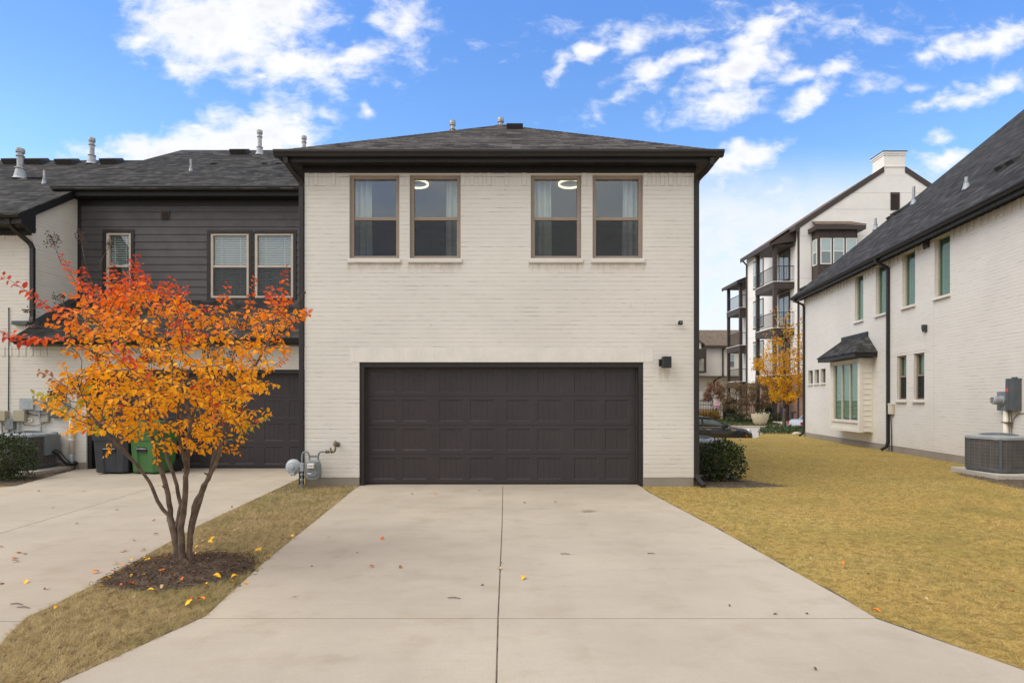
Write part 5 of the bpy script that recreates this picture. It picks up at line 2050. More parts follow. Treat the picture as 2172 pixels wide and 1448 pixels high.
def pipe_radii(N, par, tip, ex=2.3):
    r = np.zeros(len(N))
    ch = {}
    for i, p in enumerate(par):
        if p >= 0:
            ch.setdefault(p, []).append(i)
    order = list(range(len(N)))[::-1]
    for i in sorted(order, reverse=True):
        r[i] = tip if i not in ch else sum(r[k] ** ex for k in ch[i]) ** (1 / ex)
    return r, ch


# ---- the crape myrtle
TY = 5.07


def tp(px, py, dy=0.0):
    y = TY + dy
    return np.array((X(px, y), y, Z(py, y)))


TREE = root('crape_myrtle', (X(392, TY), TY, 0), 'multi-stemmed crape myrtle with orange and red autumn leaves in a mulch ring', 'tree')
stems = [  # polylines (px, py, dy), radii start/end
    ([(384, 1203, 0), (370, 1130, .0), (360, 1095, .02)], .048, .034),
    ([(360, 1095, .02), (335, 1062, -.04), (318, 1020, -.08), (290, 985, -.12), (250, 945, -.18), (218, 910, -.22), (185, 870, -.28)], .021, .010),
    ([(364, 1110, .02), (357, 1050, .05), (345, 1005, .08), (332, 960, .1), (318, 905, .14), (305, 860, .2), (290, 800, .28), (262, 730, .34)], .030, .010),
    ([(372, 1130, .0), (384, 1070, .06), (372, 1015, .14), (356, 975, .22), (345, 930, .32), (352, 860, .45), (340, 790, .55)], .024, .010),
    ([(388, 1200, 0), (384, 1120, -.02), (392, 1060, -.04), (396, 1010, -.05), (398, 950, -.07), (404, 895, -.1), (392, 840, -.12), (372, 790, -.16), (352, 740, -.22)], .040, .011),
    ([(396, 1010, -.05), (388, 960, -.16), (376, 905, -.28), (380, 850, -.4), (400, 790, -.5)], .018, .009),
    ([(402, 1200, .01), (404, 1120, .02), (412, 1075, .0), (432, 1030, -.04), (458, 985, -.08), (470, 935, -.1), (482, 885, -.14), (505, 840, -.18), (545, 770, -.22), (575, 715, -.26)], .032, .009),
    ([(406, 1130, .03), (425, 1060, .1), (446, 1000, .18), (462, 940, .24), (472, 880, .3), (480, 810, .38), (500, 740, .45)], .024, .009),
    ([(404, 895, -.1), (425, 840, -.05), (440, 780, .02), (445, 720, .05)], .015, .009),
    ([(290, 985, -.12), (272, 960, -.2), (240, 930, -.34), (210, 905, -.46)], .010, .007),
]
nodes, par, rad0 = [], [], []
for pl, r0, r1 in stems:
    pts = [tp(*p) for p in pl]
    pl2 = []
    for a, b in zip(pts, pts[1:]):
        n = max(1, int(np.linalg.norm(b - a) / .06))
        for i in range(n):
            pl2.append(a + (b - a) * i / n)
    pl2.append(pts[-1])
    r0, r1 = r0 * .78, r1 * .8
    link = -1
    if nodes:
        d = np.linalg.norm(np.array(nodes) - pl2[0], axis=1)
        if d.min() < .05 and pl[0][1] < 1190:
            link = int(d.argmin())
    for i, p in enumerate(pl2):
        t = i / (len(pl2) - 1)
        q = p + (rng.normal(size=3) * .003 if 0 < t < 1 else 0)
        nodes.append(q)
        par.append(link)
        link = len(nodes) - 1
        rad0.append(r0 + (r1 - r0) * t)


def in_poly(x, y, P):
    c = False
    j = len(P) - 1
    for i in range(len(P)):
        if (P[i][1] > y) != (P[j][1] > y) and x < (P[j][0] - P[i][0]) * (y - P[i][1]) / (P[j][1] - P[i][1]) + P[i][0]:
            c = not c
        j = i
    return c


CROWN = [(120, 680), (170, 645), (210, 640), (240, 600), (285, 590), (318, 612), (340, 640), (395, 652), (450, 662), (500, 675), (540, 655), (590, 640), (635, 665), (625, 705), (590, 745), (570, 790),
         (552, 850), (548, 900), (500, 925), (455, 950), (420, 958), (370, 960), (320, 940), (275, 935), (215, 925), (160, 905), (118, 862), (105, 815), (150, 790), (205, 770), (180, 735), (110, 700)]
attr = []
while len(attr) < 700:
    px, py = rng.uniform(60, 660), rng.uniform(540, 965)
    if in_poly(px, py, CROWN):
        hw_ = 1.0 * math.sqrt(max(.05, 1 - ((px - 370) / 320) ** 2)) * (1.0 if py < 850 else max(.35, 1 - (py - 850) / 160))
        q = tp(px, py, rng.uniform(-1, 1) * hw_)
        attr.append(q)
N, par = colonize(nodes, par, attr, .075, .62, .11, 60, up=.10, jit=.22)
rp, ch = pipe_radii(N, par, .0026)
rad = np.array([max(rp[i] if i >= len(rad0) else 0, rad0[i] if i < len(rad0) else 0) for i in range(len(N))])
for i in range(len(rad0), len(N)):
    rad[i] = min(rad[i], .013)
mb = MB()
limb_mesh(mb, N, par, rad, 9)
# knots and stubs on the stems
for pl, r0, r1 in stems[:8]:
    for k in range(2):
        i = rng.integers(0, len(pl) - 1)
        f = rng.uniform(.2, .8)
        p = tp(*pl[i]) * (1 - f) + tp(*pl[i + 1]) * f
        if p[2] < 1.1:
            d = unit(1)[0] * np.array((1, 1, .3)) + np.array((0, 0, .3))
            mb.tube([Vector(p), Vector(p + d * .035), Vector(p + d * .055)], [.014, .010, .006], 6)
mb.lathe((X(390, TY), TY, -.03), [(.075, 0), (.06, .03), (.05, .06), (.04, .09)], 14)
trunk = mb.build('trunk', M['bark'], TREE, smooth=True, recalc=False)

LP, LD, LN, LL, LW, LC = [], [], [], [], [], []
TW = MB()
GOLD, AMB, ORG_, RORG, RED, BRN, GRN = [np.array(c) for c in ((.95, .47, .010), (.94, .37, .010), (.90, .235, .014), (.80, .125, .020), (.58, .062, .032), (.30, .13, .05), (.50, .44, .03))]


def tone_at(p, red=0.0):
    py = 848 - (p[2] - EYE) * FPX / p[1]
    px = 1086 + p[0] * FPX / p[1]
    t = (738 - py) / 215 + rng.normal() * .20 + red
    t += .22 * sm(px, 230, 110) * (1 if py < 720 else 0) + .08 * sm(px, 500, 640)
    if t < .05:
        c = GOLD + (AMB - GOLD) * rng.uniform(0, 1)
    elif t < .5:
        c = AMB + (ORG_ - AMB) * min(1, (t - .05) / .45)
    elif t < .95:
        c = ORG_ + (RORG - ORG_) * (t - .5) / .45
    else:
        c = RORG + (RED - RORG) * min(1, (t - .95) / .35)
    return c


def leafy_shoot(p0, d, length, pitch=.029, red=0.0, size=1.0, colr=None, start=.1, draw=True, tipred=.35, brown=0.0):
    """shoot with opposite drooping leaves"""
    d = d / np.linalg.norm(d)
    pts = [np.array(p0)]
    dd = d.copy()
    ns = max(2, int(length / .05))
    for i in range(ns):
        dd = dd + rng.normal(size=3) * .07 + np.array((0, 0, -.012))
        dd /= np.linalg.norm(dd)
        pts.append(pts[-1] + dd * length / ns)
    if draw:
        TW.tube([Vector(p) for p in pts], [max(.0012, .0030 * (1 - i / len(pts) * .7)) for i in range(len(pts))], 4)
    return leaves_along(pts, pitch, red, size, colr, start, tipred, brown)


def leaves_along(pts, pitch, red=0.0, size=1.0, colr=None, start=.1, tipred=.35, brown=0.0):
    pts = np.array(pts)
    seg = np.linalg.norm(np.diff(pts, axis=0), axis=1)
    cum = np.concatenate([[0], np.cumsum(seg)])
    tot = cum[-1]
    s = tot * start
    k = rng.integers(0, 2)
    while s < tot:
        i = min(np.searchsorted(cum, s, side='right') - 1, len(seg) - 1)
        p = pts[i] + (pts[i + 1] - pts[i]) * (s - cum[i]) / max(seg[i], 1e-6)
        t = (pts[i + 1] - pts[i]) / seg[i]
        sd = np.cross(t, (0, 0, 1.0))
        sd /= np.linalg.norm(sd) + 1e-6
        upv = np.cross(sd, t)
        k += 1
        base_side = sd if k % 2 else (sd * .35 + upv * .9)
        for sgn in (1, -1):
            if rng.random() < .10:
                continue
            f = s / tot
            side = base_side * sgn
            dr = side * rng.uniform(.7, 1.0) + t * rng.uniform(.15, .6) + np.array((0, 0, -rng.uniform(.1, .75))) + rng.normal(size=3) * .16
            dr /= np.linalg.norm(dr)
            nn = np.cross(dr, t) * sgn + np.array((0, -.35, .65)) + rng.normal(size=3) * .35
            L = size * rng.uniform(.037, .064) * (1.0 - .35 * max(0, f - .75) / .25)
            LP.append(p + dr * .006)
            LD.append(dr)
            LN.append(nn)
            LL.append(L)
            br = rng.random() < brown
            LW.append(L * rng.uniform(.52, .68) * (.5 if br else 1))
            c = colr if colr is not None else tone_at(p, red + tipred * (f - .4))
            if br:
                c = BRN * rng.uniform(.8, 1.5)
            elif rng.random() < .02:
                c = RED
            LC.append(np.clip(c * rng.uniform(.86, 1.12), 0, 1))
        s += pitch * rng.uniform(.8, 1.25)
    tip = pts[-1]
    return tip


tips = [i for i in range(len(N)) if i not in ch and i >= len(rad0)]
for i in range(len(rad0), len(N)):
    d = N[i] - N[par[i]]
    term = i not in ch
    if term or rng.random() < (.62 if N[i][2] > 1.75 else .9):
        dd = d / np.linalg.norm(d)
        if not term:
            dd = dd + unit(1)[0] * .9
        dd = dd + np.array((0, 0, .12))
        px = 1086 + N[i][0] * FPX / N[i][1]
        py = 848 - (N[i][2] - EYE) * FPX / N[i][1]
        br = .25 if (py < 720 and px > 430) else (.12 if py < 700 else .03)
        red = .45 if rng.random() < .05 else 0.0
        col = None
        if py > 830 and px < 240 and rng.random() < .30:
            col = GRN
        leafy_shoot(N[i], dd, rng.uniform(.10, .21) * (1.15 if term else .8), red=red, colr=col, brown=br)
# upright red shoots standing out of the top of the crown
topn = [i for i in range(len(rad0), len(N)) if 848 - (N[i][2] - EYE) * FPX / N[i][1] < 665 and i not in ch]
for i in rng.permutation(topn)[:26]:
    px = 1086 + N[i][0] * FPX / N[i][1]
    leafy_shoot(N[i], np.array((rng.normal() * .22 + (px - 370) / 900, rng.normal() * .25, 1.0)), rng.uniform(.16, .30), red=.35, size=.95, tipred=.5, brown=.25 if px > 430 else .08)
# long named shoots seen against the houses
LONG = [
    ([(165, 700, -.3), (110, 655, -.35), (70, 628, -.38), (38, 603, -.4), (6, 585, -.4)], .4, None, 1.05),
    ([(230, 760, -.3), (170, 735, -.4), (110, 716, -.45), (55, 718, -.5), (8, 700, -.5)], .45, None, 1.1),
    ([(40, 722, -.5), (15, 712, -.5), (-8, 700, -.5)], .9, RED, 1.1),
    ([(255, 660, -.1), (268, 610, -.1), (280, 570, -.1), (289, 535, -.1)], .25, None, 1.0),
    ([(245, 640, -.2), (255, 600, -.2), (262, 570, -.2)], .25, None, 1.0),
    ([(575, 700, -.2), (592, 650, -.22), (603, 605, -.22), (608, 563, -.22)], .3, None, 1.0),
    ([(520, 700, .1), (530, 640, .1), (540, 590, .1)], .15, None, .95),
    ([(465, 660, .1), (475, 630, .1), (484, 600, .1)], .2, None, .95),
    ([(575, 740, -.1), (620, 690, -.1), (645, 660, -.1), (664, 655, -.1)], .25, None, .95),
    ([(560, 790, -.1), (590, 770, -.15), (612, 750, -.2)], .3, None, .85),
    ([(225, 700, .1), (180, 655, .1), (165, 610, .1), (140, 560, .1), (125, 535, .1)], .0, None, 1.0),
    ([(190, 650, -.2), (170, 600, -.2), (175, 560, -.2)], .2, None, 1.0),
    ([(380, 660, -.2), (372, 625, -.25), (375, 598, -.25)], .35, None, 1.0),
    ([(340, 650, .1), (352, 610, .1), (365, 590, .1)], .1, None, 1.0),
    ([(185, 840, -.3), (140, 818, -.35), (105, 795, -.38), (80, 788, -.4)], .3, BRN * 1.5, .9),
    ([(190, 900, -.3), (145, 880, -.35), (105, 860, -.38), (74, 847, -.4)], .0, None, .95),
    ([(225, 920, -.2), (185, 905, -.25), (150, 890, -.25), (125, 872, -.25)], -.2, None, .95),
    ([(490, 940, -.1), (520, 915, -.12), (550, 892, -.12), (574, 884, -.12)], 0, GRN, .9),
    ([(470, 960, .0), (500, 945, .0), (520, 925, .0)], -.3, None, .85),
    ([(440, 800, -.55), (447, 835, -.6), (455, 870, -.62), (450, 905, -.62)], .9, RORG, .95),
    ([(250, 720, -.6), (268, 745, -.66), (285, 775, -.7)], .7, RED * 1.2, 1.3),
    ([(375, 690, -.6), (400, 700, -.65), (408, 725, -.66)], .8, RED * 1.2, 1.3),
    ([(470, 955, .0), (492, 955, .0), (512, 962, .0)], .3, None, .7),
    ([(232, 935, -.2), (230, 955, -.22), (222, 968, -.22)], -.2, None, .8),
    ([(330, 950, 0), (332, 968, 0), (330, 985, 0)], .2, None, .8),
]
for pl, red, col, sz in LONG:
    pts = [tp(*p) for p in pl]
    fine = []
    for a, b in zip(pts, pts[1:]):
        for k in range(3):
            fine.append(a + (b - a) * k / 3 + rng.normal(size=3) * .003)
    fine.append(pts[-1])
    j = int(np.linalg.norm(N - fine[0], axis=1).argmin())
    fine = [N[j]] + fine
    TW.tube([Vector(p) for p in fine], [max(.0013, .0042 * (1 - i / len(fine) * .75)) for i in range(len(fine))], 5)
    leaves_along(fine, .030, red, sz, col, .25)
# seed heads
SHN = 0


def seed_head(px, py, dy, r, n, frm, dens=1.0):
    c = tp(px, py, dy)
    SH = MB()
    f = tp(*frm)
    TW.tube([Vector(f), Vector((f + c) / 2 + rng.normal(size=3) * .01), Vector(c)], [.0026, .002, .0014], 5)
    ax = (c - f) / np.linalg.norm(c - f)
    for i in range(n):
        h = rng.uniform(-.6, 1.0)
        q = c + ax * r * h + unit(1)[0] * r * .75 * (1 - .4 * h)
        st = c + ax * r * (h - .5) * .8
        TW.tube([Vector(st), Vector((st + q) / 2 + rng.normal(size=3) * .004), Vector(q)], .0009, 3, cap=False)
        rr = rng.uniform(.0042, .0068)
        SH.lathe(q - np.array((0, 0, rr)), [(rr * .35, 0), (rr * .95, rr * .5), (rr, rr), (rr * .7, rr * 1.7), (rr * .1, rr * 2.1)], 6)
    tag(SH.build('seed_head', M['berry'], TREE, recalc=False), kind='stuff')


for a in ((112, 512, .1, .085, 46, (130, 560, .1)), (171, 505, .0, .06, 40, (195, 600, 0)), (232, 522, .0, .05, 26, (208, 575, 0)), (130, 640, -.2, .07, 30, (165, 690, -.2)), (68, 655, -.35, .05, 18, (95, 650, -.35)),
          (75, 690, -.3, .06, 26, (130, 700, -.3)), (320, 755, -.5, .08, 44, (320, 800, -.4)), (455, 740, -.4, .09, 50, (450, 790, -.3)), (515, 690, -.1, .08, 36, (505, 730, -.1)), (165, 815, -.4, .06, 24, (190, 850, -.3)),
          (120, 835, -.4, .05, 20, (150, 850, -.35)), (345, 650, -.2, .06, 24, (345, 690, -.2)), (640, 625, -.1, .04, 14, (620, 670, -.1)), (560, 830, -.1, .05, 16, (540, 850, -.1)), (205, 760, -.5, .06, 22, (220, 790, -.4)),
          (490, 755, -.45, .07, 30, (480, 800, -.4)), (255, 640, -.3, .05, 18, (250, 680, -.3))):
    seed_head(*a)
TW.build('twigs', M['bark'], TREE, smooth=True, recalc=False)
leaf_mesh('crown', LP, LD, LN, LL, LW, M['leaf'], TREE, LC)
print('myrtle leaves', len(LP), 'nodes', len(N))


# ---- shrubs
def shrub(name, c, rx, ry_, rz__, n, label, L=.045, seed=0, boxy=2.6):
    t = root(name, (c[0], c[1], 0), label, 'shrub')
    u = unit(n)
    p = np.abs(u) ** boxy
    k = (p.sum(1)) ** (-1 / boxy)
    bump = 1 + .10 * np.sin(u[:, 0] * 7 + seed) * np.cos(u[:, 2] * 6 + seed) + .07 * np.sin(u[:, 1] * 13 + 2 * seed)
    depth = 1 - rng.random(n) ** 1.6 * .55
    pts = u * k[:, None] * np.array((rx, ry_, rz__)) * (bump * depth)[:, None] + np.array(c)
    far = rng.random(n) < .05
    pts[far] += u[far] * rng.uniform(.02, .11, far.sum())[:, None] + np.array((0, 0, .03))
    sel = pts[:, 2] > .02
    pts, u = pts[sel], u[sel]
    m = len(pts)
    D_ = u + unit(m) * .9 + np.array((0, 0, .35))
    leaf_mesh('crown', pts, D_, u + unit(m) * .7 + np.array((0, 0, .4)), rng.uniform(.7, 1.2, m) * L, rng.uniform(.45, .6, m) * L, M['green_leaf'], t, fold=.2, curl=.2)
    mb = MB()
    for i in range(26):
        v = unit(1)[0]
        v[2] = abs(v[2])
        q = np.array(c) + v * np.array((rx, ry_, rz__)) * .8
        b = np.array((c[0] + rng.normal() * .05, c[1] + rng.normal() * .05, 0))
        mb.tube([Vector(b), Vector((b + q) / 2 + rng.normal(size=3) * .03), Vector(q)], [.012, .008, .003], 5)
    mb.build('stems', M['dark_bark'], t, recalc=False)
    return t


shrub('evergreen_shrub', (3.80, 10.32, .375), .385, .36, .345, 3300, 'rounded dark green shrub in mulch at the right townhouse corner', .05, 1.3)
shrub('evergreen_shrub', (X(12, 10.5), 10.5, .40), .42, .42, .42, 4600, 'dark green shrub in front of the grey condenser at the left edge', .042, 4.1)


# ---- mulch
def mulch(name, poly, n, z, label=None, seed=0, mound=0.0, cen=None, rad_=1.0):
    xs = [p[0] for p in poly]
    ys_ = [p[1] for p in poly]
    mb = MB()
    c = (sum(xs) / len(xs), sum(ys_) / len(ys_))
    mb.v.append((c[0], c[1], z + mound))
    k = len(poly)
    for s in (.5, 1.0):
        for p in poly:
            mb.v.append((c[0] + (p[0] - c[0]) * s, c[1] + (p[1] - c[1]) * s, z + mound * (1 - s * s) if s < 1 else z - .01))
    for i in range(k):
        mb.f.append((0, 1 + i, 1 + (i + 1) % k))
        mb.f.append((1 + i, 1 + k + i, 1 + k + (i + 1) % k, 1 + (i + 1) % k))
    o = mb.build(name, M['earth'], None, smooth=True, recalc=False)
    tag(o, kind='structure')
    P = []
    while len(P) < n:
        x, y = rng.uniform(min(xs) - .1, max(xs) + .1), rng.uniform(min(ys_) - .1, max(ys_) + .1)
        e = 1.0 + abs(rng.normal()) * .11 * (1 if rng.random() < .35 else .3)
        if in_poly(c[0] + (x - c[0]) / e, c[1] + (y - c[1]) / e, poly):
            d2 = max(abs(x - c[0]) / (max(xs) - min(xs)) * 2, abs(y - c[1]) / (max(ys_) - min(ys_)) * 2)
            P.append((x, y, z + mound * max(0, 1 - d2 * d2) + rng.uniform(.002, .020)))
    a = rng.uniform(0, 6.28, n)
    D_ = np.stack([np.cos(a), np.sin(a), rng.normal(size=n) * .28], 1)
    L = rng.gamma(2.5, .008, n) + .008
    ob = leaf_mesh('bark_chips', P, D_, np.stack([rng.normal(size=n) * .4, rng.normal(size=n) * .4, np.ones(n)], 1), L, np.minimum(L * .4, rng.uniform(.005, .012, n)), M['chip'], None, None, .5, .1, simple_=True)
    tag(ob, kind='stuff')


ring = []
for i in range(28):
    a = i / 28 * 2 * math.pi
    x, y = -2.86 + .60 * math.cos(a), 4.92 + .53 * math.sin(a)
    xl, xr = at_y(NR, y) + .03, at_y(LE, y) - .03
    ring.append((min(max(x, xl), xr), y))
mulch('mulch_ring', ring, 5200, -.002, mound=.045)
mulch('mulch_bed', [(3.16, 9.72), (3.6, 9.62), (4.2, 9.66), (4.75, 9.78), (4.55, 10.02), (4.2, 10.3), (4.3, 11.0), (4.35, 11.9), (3.16, 11.9)], 4200, -.003, mound=.02)
mulch('mulch_bed', [(-11.6, 12.05), (-11.6, 9.75), (-8.56, 9.82), (-9.22, 12.02)], 4600, -.003, mound=.01)
mulch('mulch_bed', [tuple(FRH(apad + s_, b_, 0))[:2] for s_, b_ in ((-.45, .05), (-.35, 1.22), (.1, 1.35), (1.6, 1.45), (3.6, 1.3), (3.6, .05))], 2600, -.004, mound=.01)


# ---- grass
def blades(name, test, bounds, n, hgt, wid, mat, zf=lambda x, y: -.012, lean=1.0):
    P = []
    xs = rng.uniform(bounds[0], bounds[1], n * 3)
    ys_ = rng.uniform(bounds[2], bounds[3], n * 3)
    for x, y in zip(xs, ys_):
        if test(x, y):
            P.append((x, y, zf(x, y)))
            if len(P) >= n:
                break
    return np.array(P)


def blade_mesh(name, P, hgt, wid, mat, lean):
    n = len(P)
    a = rng.uniform(0, 2 * math.pi, n)
    cl = (np.floor(P[:, 0] / .045) * 12.9898 + np.floor(P[:, 1] / .06) * 78.233)
    cl = np.modf(np.abs(np.sin(cl) * 43758.5453))[0]
    a = cl * 2 * math.pi + rng.normal(size=n) * 1.0
    th = np.abs(rng.normal(size=n)) * lean * .5 + .45 + .45 * cl
    th = np.minimum(th, 1.48)
    d = np.stack([np.cos(a) * np.sin(th), np.sin(a) * np.sin(th), np.cos(th)], 1)
    b = rng.uniform(0, 2 * math.pi, n)
    s = np.stack([np.cos(b), np.sin(b), np.zeros(n)], 1)
    V_ = np.zeros((n, 3, 3))
    V_[:, 0] = P - s * (wid / 2)[:, None]
    V_[:, 1] = P + s * (wid / 2)[:, None]
    V_[:, 2] = P + d * hgt[:, None]
    me = bpy.data.meshes.new(name)
    me.vertices.add(n * 3)
    me.vertices.foreach_set('co', V_.ravel().astype(np.float32))
    me.loops.add(n * 3)
    me.loops.foreach_set('vertex_index', np.arange(n * 3, dtype=np.int32))
    me.polygons.add(n)
    me.polygons.foreach_set('loop_start', (np.arange(n) * 3).astype(np.int32))
    me.polygons.foreach_set('loop_total', np.full(n, 3, dtype=np.int32))
    me.update(calc_edges=True)
    me.materials.append(mat)
    o = bpy.data.objects.new(name, me)
    COL.objects.link(o)
    return tag(o, kind='stuff')


RIGHTMULCH = [(3.16, 9.72), (3.6, 9.62), (4.2, 9.66), (4.75, 9.78), (4.55, 10.02), (4.2, 10.3), (4.3, 11.0), (4.35, 11.9), (3.16, 11.9)]


def on_lawn(x, y):
    if y < 2.32 or x > WX + WS * y - .01 or x > .93 * y + .5:
        return False
    if y < 9.72:
        if x < at_y(RE, y) + .010 + .012 * math.sin(y * 9) + .016 * math.sin(y * 23) * math.sin(y * 61):
            return False
    elif x < XR + .02:
        return False
    if in_poly(x, y, RIGHTMULCH):
        return False
    if 10.3 < y < 11.9:
        p = Vector((x, y, 0)) - FRH.O
        a, b = p.dot(FRH.u), p.dot(FRH.n)
        if apad - .5 < a and b < 1.2:
            return False
    # thin hollows in the turf
    for hx, hy, rx, ry_ in ((X(1780, 10.2), 10.2, .45, .12), (X(2090, 6.35), 6.35, .5, .16)):
        if ((x - hx) / rx) ** 2 + ((y - hy) / ry_) ** 2 < rng.random():
            return rng.random() < .25
    return True


def ring_hit(x, y):
    return in_poly(x, y, ring)


def on_strip(x, y):
    if y < 2.32 or y > 10.4:
        return False
    xl, xr = at_y(NR, y), at_y(LE, y)
    if y > 9.75 and x > -3.6:
        return False
    if not (xl - .008 + .012 * math.sin(y * 31) * math.sin(y * 57) < x < xr + .008 - .012 * math.sin(y * 27) * math.sin(y * 71)):
        return False
    if y > 9.0 and rng.random() < (.75 if x < -3.3 else .35):
        return False
    if ring_hit(-2.86 + (x + 2.86) / 1.0, y):
        return rng.random() < .03
    return True


def size_at(y):
    return np.clip(y / 4.4, .8, 2.2)


def scatter(test, x0, x1, y0, y1, dens, zf):
    """blade roots whose number per area falls smoothly with distance"""
    n = int((x1 - x0) * (y1 - y0) * dens)
    x, y = rng.uniform(x0, x1, n), rng.uniform(y0, y1, n)
    keep = rng.random(n) < size_at(y) ** -1.75 * .8 ** 1.75 * np.minimum(1, (8.5 / y) ** 1.3)
    return np.array([(a_, b_, zf(a_, b_)) for a_, b_ in zip(x[keep], y[keep]) if test(a_, b_)])


PP = np.concatenate([scatter(on_lawn, 2.3, 7.5, 2.32, 7.0, 15000, lambda x, y: gz(x, y) + .002), scatter(on_lawn, 2.2, 12.3, 7.0, 25.5, 15000, lambda x, y: gz(x, y) + .002)])
ss = size_at(PP[:, 1])
print('lawn blades', len(PP))
blade_mesh('lawn_grass', PP, rng.uniform(.020, .042, len(PP)) * np.clip(1.1 - .1 * ss, .7, 1.0), rng.uniform(.0017, .0036, len(PP)) * ss, M['blade'], 1.0)
PP, HH, WW = [], [], []
for bd, n, s in (((-4.0, -2.0, 2.32, 4.4), 56000, 1.0), ((-4.0, -2.0, 4.4, 7), 44000, 1.2), ((-4.1, -2.3, 7, 10.5), 30000, 1.6)):
    p = blades('', on_strip, bd, n, 0, 0, None, zf=lambda x, y: -.008)
    PP.append(p)
    HH.append(rng.uniform(.018, .055, len(p)) * (.8 + .2 * s))
    WW.append(rng.uniform(.0018, .0038, len(p)) * s)
blade_mesh('strip_grass', np.concatenate(PP), np.concatenate(HH), np.concatenate(WW), M['strip_blade'], 1.0)

# ---- fallen leaves and twigs
FC = {'gold': GOLD, 'orange': ORG_, 'red': RORG * .8, 'tan': np.array((.52, .36, .20)), 'dark': np.array((.07, .04, .03)), 'brown': BRN}
FMAT = {}
for k, c in FC.items():
    FMAT[k] = simple('fallen_leaf_' + k, tuple(float(v) for v in c), .6, var=.2, scale=60, bump=.1)


def fallen_proto(colr, v):
    r = random.Random(v)
    mb = MB()
    L, w_ = 1.0, .55
    rows = []
    for i in range(6):
        t = i / 5
        wd = w_ * math.sin(math.pi * min(.97, t * .93 + .05)) ** .8
        z = .16 * math.sin(t * 3.0 + v) + .05
        cl = .22 + .25 * r.random()
        rows.append([(t - .5, -wd / 2, z + wd * cl), (t - .5, 0, z), (t - .5, wd / 2, z + wd * (cl * r.uniform(.2, 1.3)))])
    for rw_ in rows:
        mb.v += rw_
    for i in range(5):
        for j in range(2):
            mb.f.append((i * 3 + j, i * 3 + j + 1, (i + 1) * 3 + j + 1, (i + 1) * 3 + j))
    mb.f.append((0, 1, 2))
    o = mb.build('fallen_leaf', FMAT[colr], None, smooth=True, recalc=False)
    return o


def cr1(a):
    return [(x / 2.896, 1000 + y / 2.896, c) for x, y, c in a]


def cr7(a):
    return [(700 + x / 3.103, 1000 + y / 3.103, c) for x, y, c in a]


def cr6(a):
    return [(1380 + x / 2.742, 1000 + y / 2.742, c) for x, y, c in a]


SETS = [
    ('fallen leaf on the concrete of the neighbouring driveway', cr1([(237, 123, 'brown'), (517, 122, 'brown'), (323, 224, 'tan'), (720, 237, 'brown'), (945, 300, 'brown'), (472, 322, 'brown'), (117, 500, 'orange'), (88, 532, 'red'), (152, 507, 'tan'), (98, 553, 'tan'),
        (958, 387, 'brown'), (823, 424, 'tan'), (760, 491, 'tan'), (880, 485, 'tan'), (705, 566, 'tan'), (585, 622, 'orange'), (160, 682, 'gold'), (280, 722, 'tan'), (5, 690, 'tan'), (5, 465, 'brown')])),
    ('fallen leaf lying in the grass strip', cr1([(1425, 227, 'brown'), (1555, 232, 'brown'), (1440, 372, 'tan'), (1303, 422, 'gold'), (1290, 450, 'gold'), (1210, 473, 'gold'), (1245, 437, 'tan'), (1857, 343, 'gold'), (1800, 408, 'gold'), (1595, 490, 'gold'), (1585, 505, 'gold'),
        (1650, 535, 'gold'), (1718, 473, 'tan'), (925, 747, 'gold'), (995, 724, 'tan'), (625, 722, 'gold'), (1255, 714, 'gold'), (1178, 800, 'red'), (1158, 823, 'gold'), (1230, 805, 'orange'), (835, 787, 'tan'), (345, 858, 'gold'), (1380, 395, 'tan')])),
    ('fallen leaf on the dark mulch under the tree', cr1([(875, 550, 'gold'), (903, 557, 'gold'), (805, 556, 'gold'), (752, 590, 'orange'), (685, 633, 'tan'), (652, 677, 'gold'), (1010, 560, 'gold'), (1270, 552, 'tan'), (1197, 520, 'gold'), (815, 655, 'gold'), (880, 652, 'gold'),
        (990, 634, 'orange'), (1080, 622, 'red'), (1188, 640, 'orange'), (1113, 678, 'orange'), (1330, 663, 'gold'), (1440, 662, 'gold'), (1405, 680, 'tan'), (1440, 687, 'gold'), (810, 706, 'red'), (737, 716, 'red'), (1350, 582, 'tan'), (1060, 650, 'orange')])),
    ('fallen leaf on the concrete of the wide driveway', cr1([(1508, 690, 'gold'), (1470, 703, 'tan'), (2018, 405, 'tan'), (1805, 768, 'tan'), (1917, 583, 'dark')]) + cr7([(690, 145, 'orange'), (345, 445, 'red'), (275, 627, 'red'), (465, 633, 'brown'), (1118, 642, 'tan'), (1275, 705, 'gold'), (1280, 205, 'brown'), (1483, 203, 'brown'), (540, 147, 'brown'),
        (985, 125, 'dark'), (1128, 600, 'dark'), (1002, 748, 'dark'), (180, 536, 'dark')]) + cr6([(908, 826, 'dark'), (725, 830, 'dark'), (460, 781, 'dark'), (955, 1150, 'dark')])),
    ('fallen leaf on the straw coloured lawn', cr6([(1023, 402, 'dark'), (697, 422, 'orange'), (935, 518, 'tan'), (1125, 552, 'orange'), (1270, 610, 'brown'), (1445, 647, 'dark'), (1597, 757, 'tan'), (2100, 713, 'red'), (1310, 832, 'orange'), (1550, 780, 'dark'), (1780, 172, 'dark')])),
]
NAMEC = {'gold': 'golden', 'orange': 'orange', 'red': 'red', 'tan': 'tan', 'dark': 'dark', 'brown': 'brown'}
cache = {}
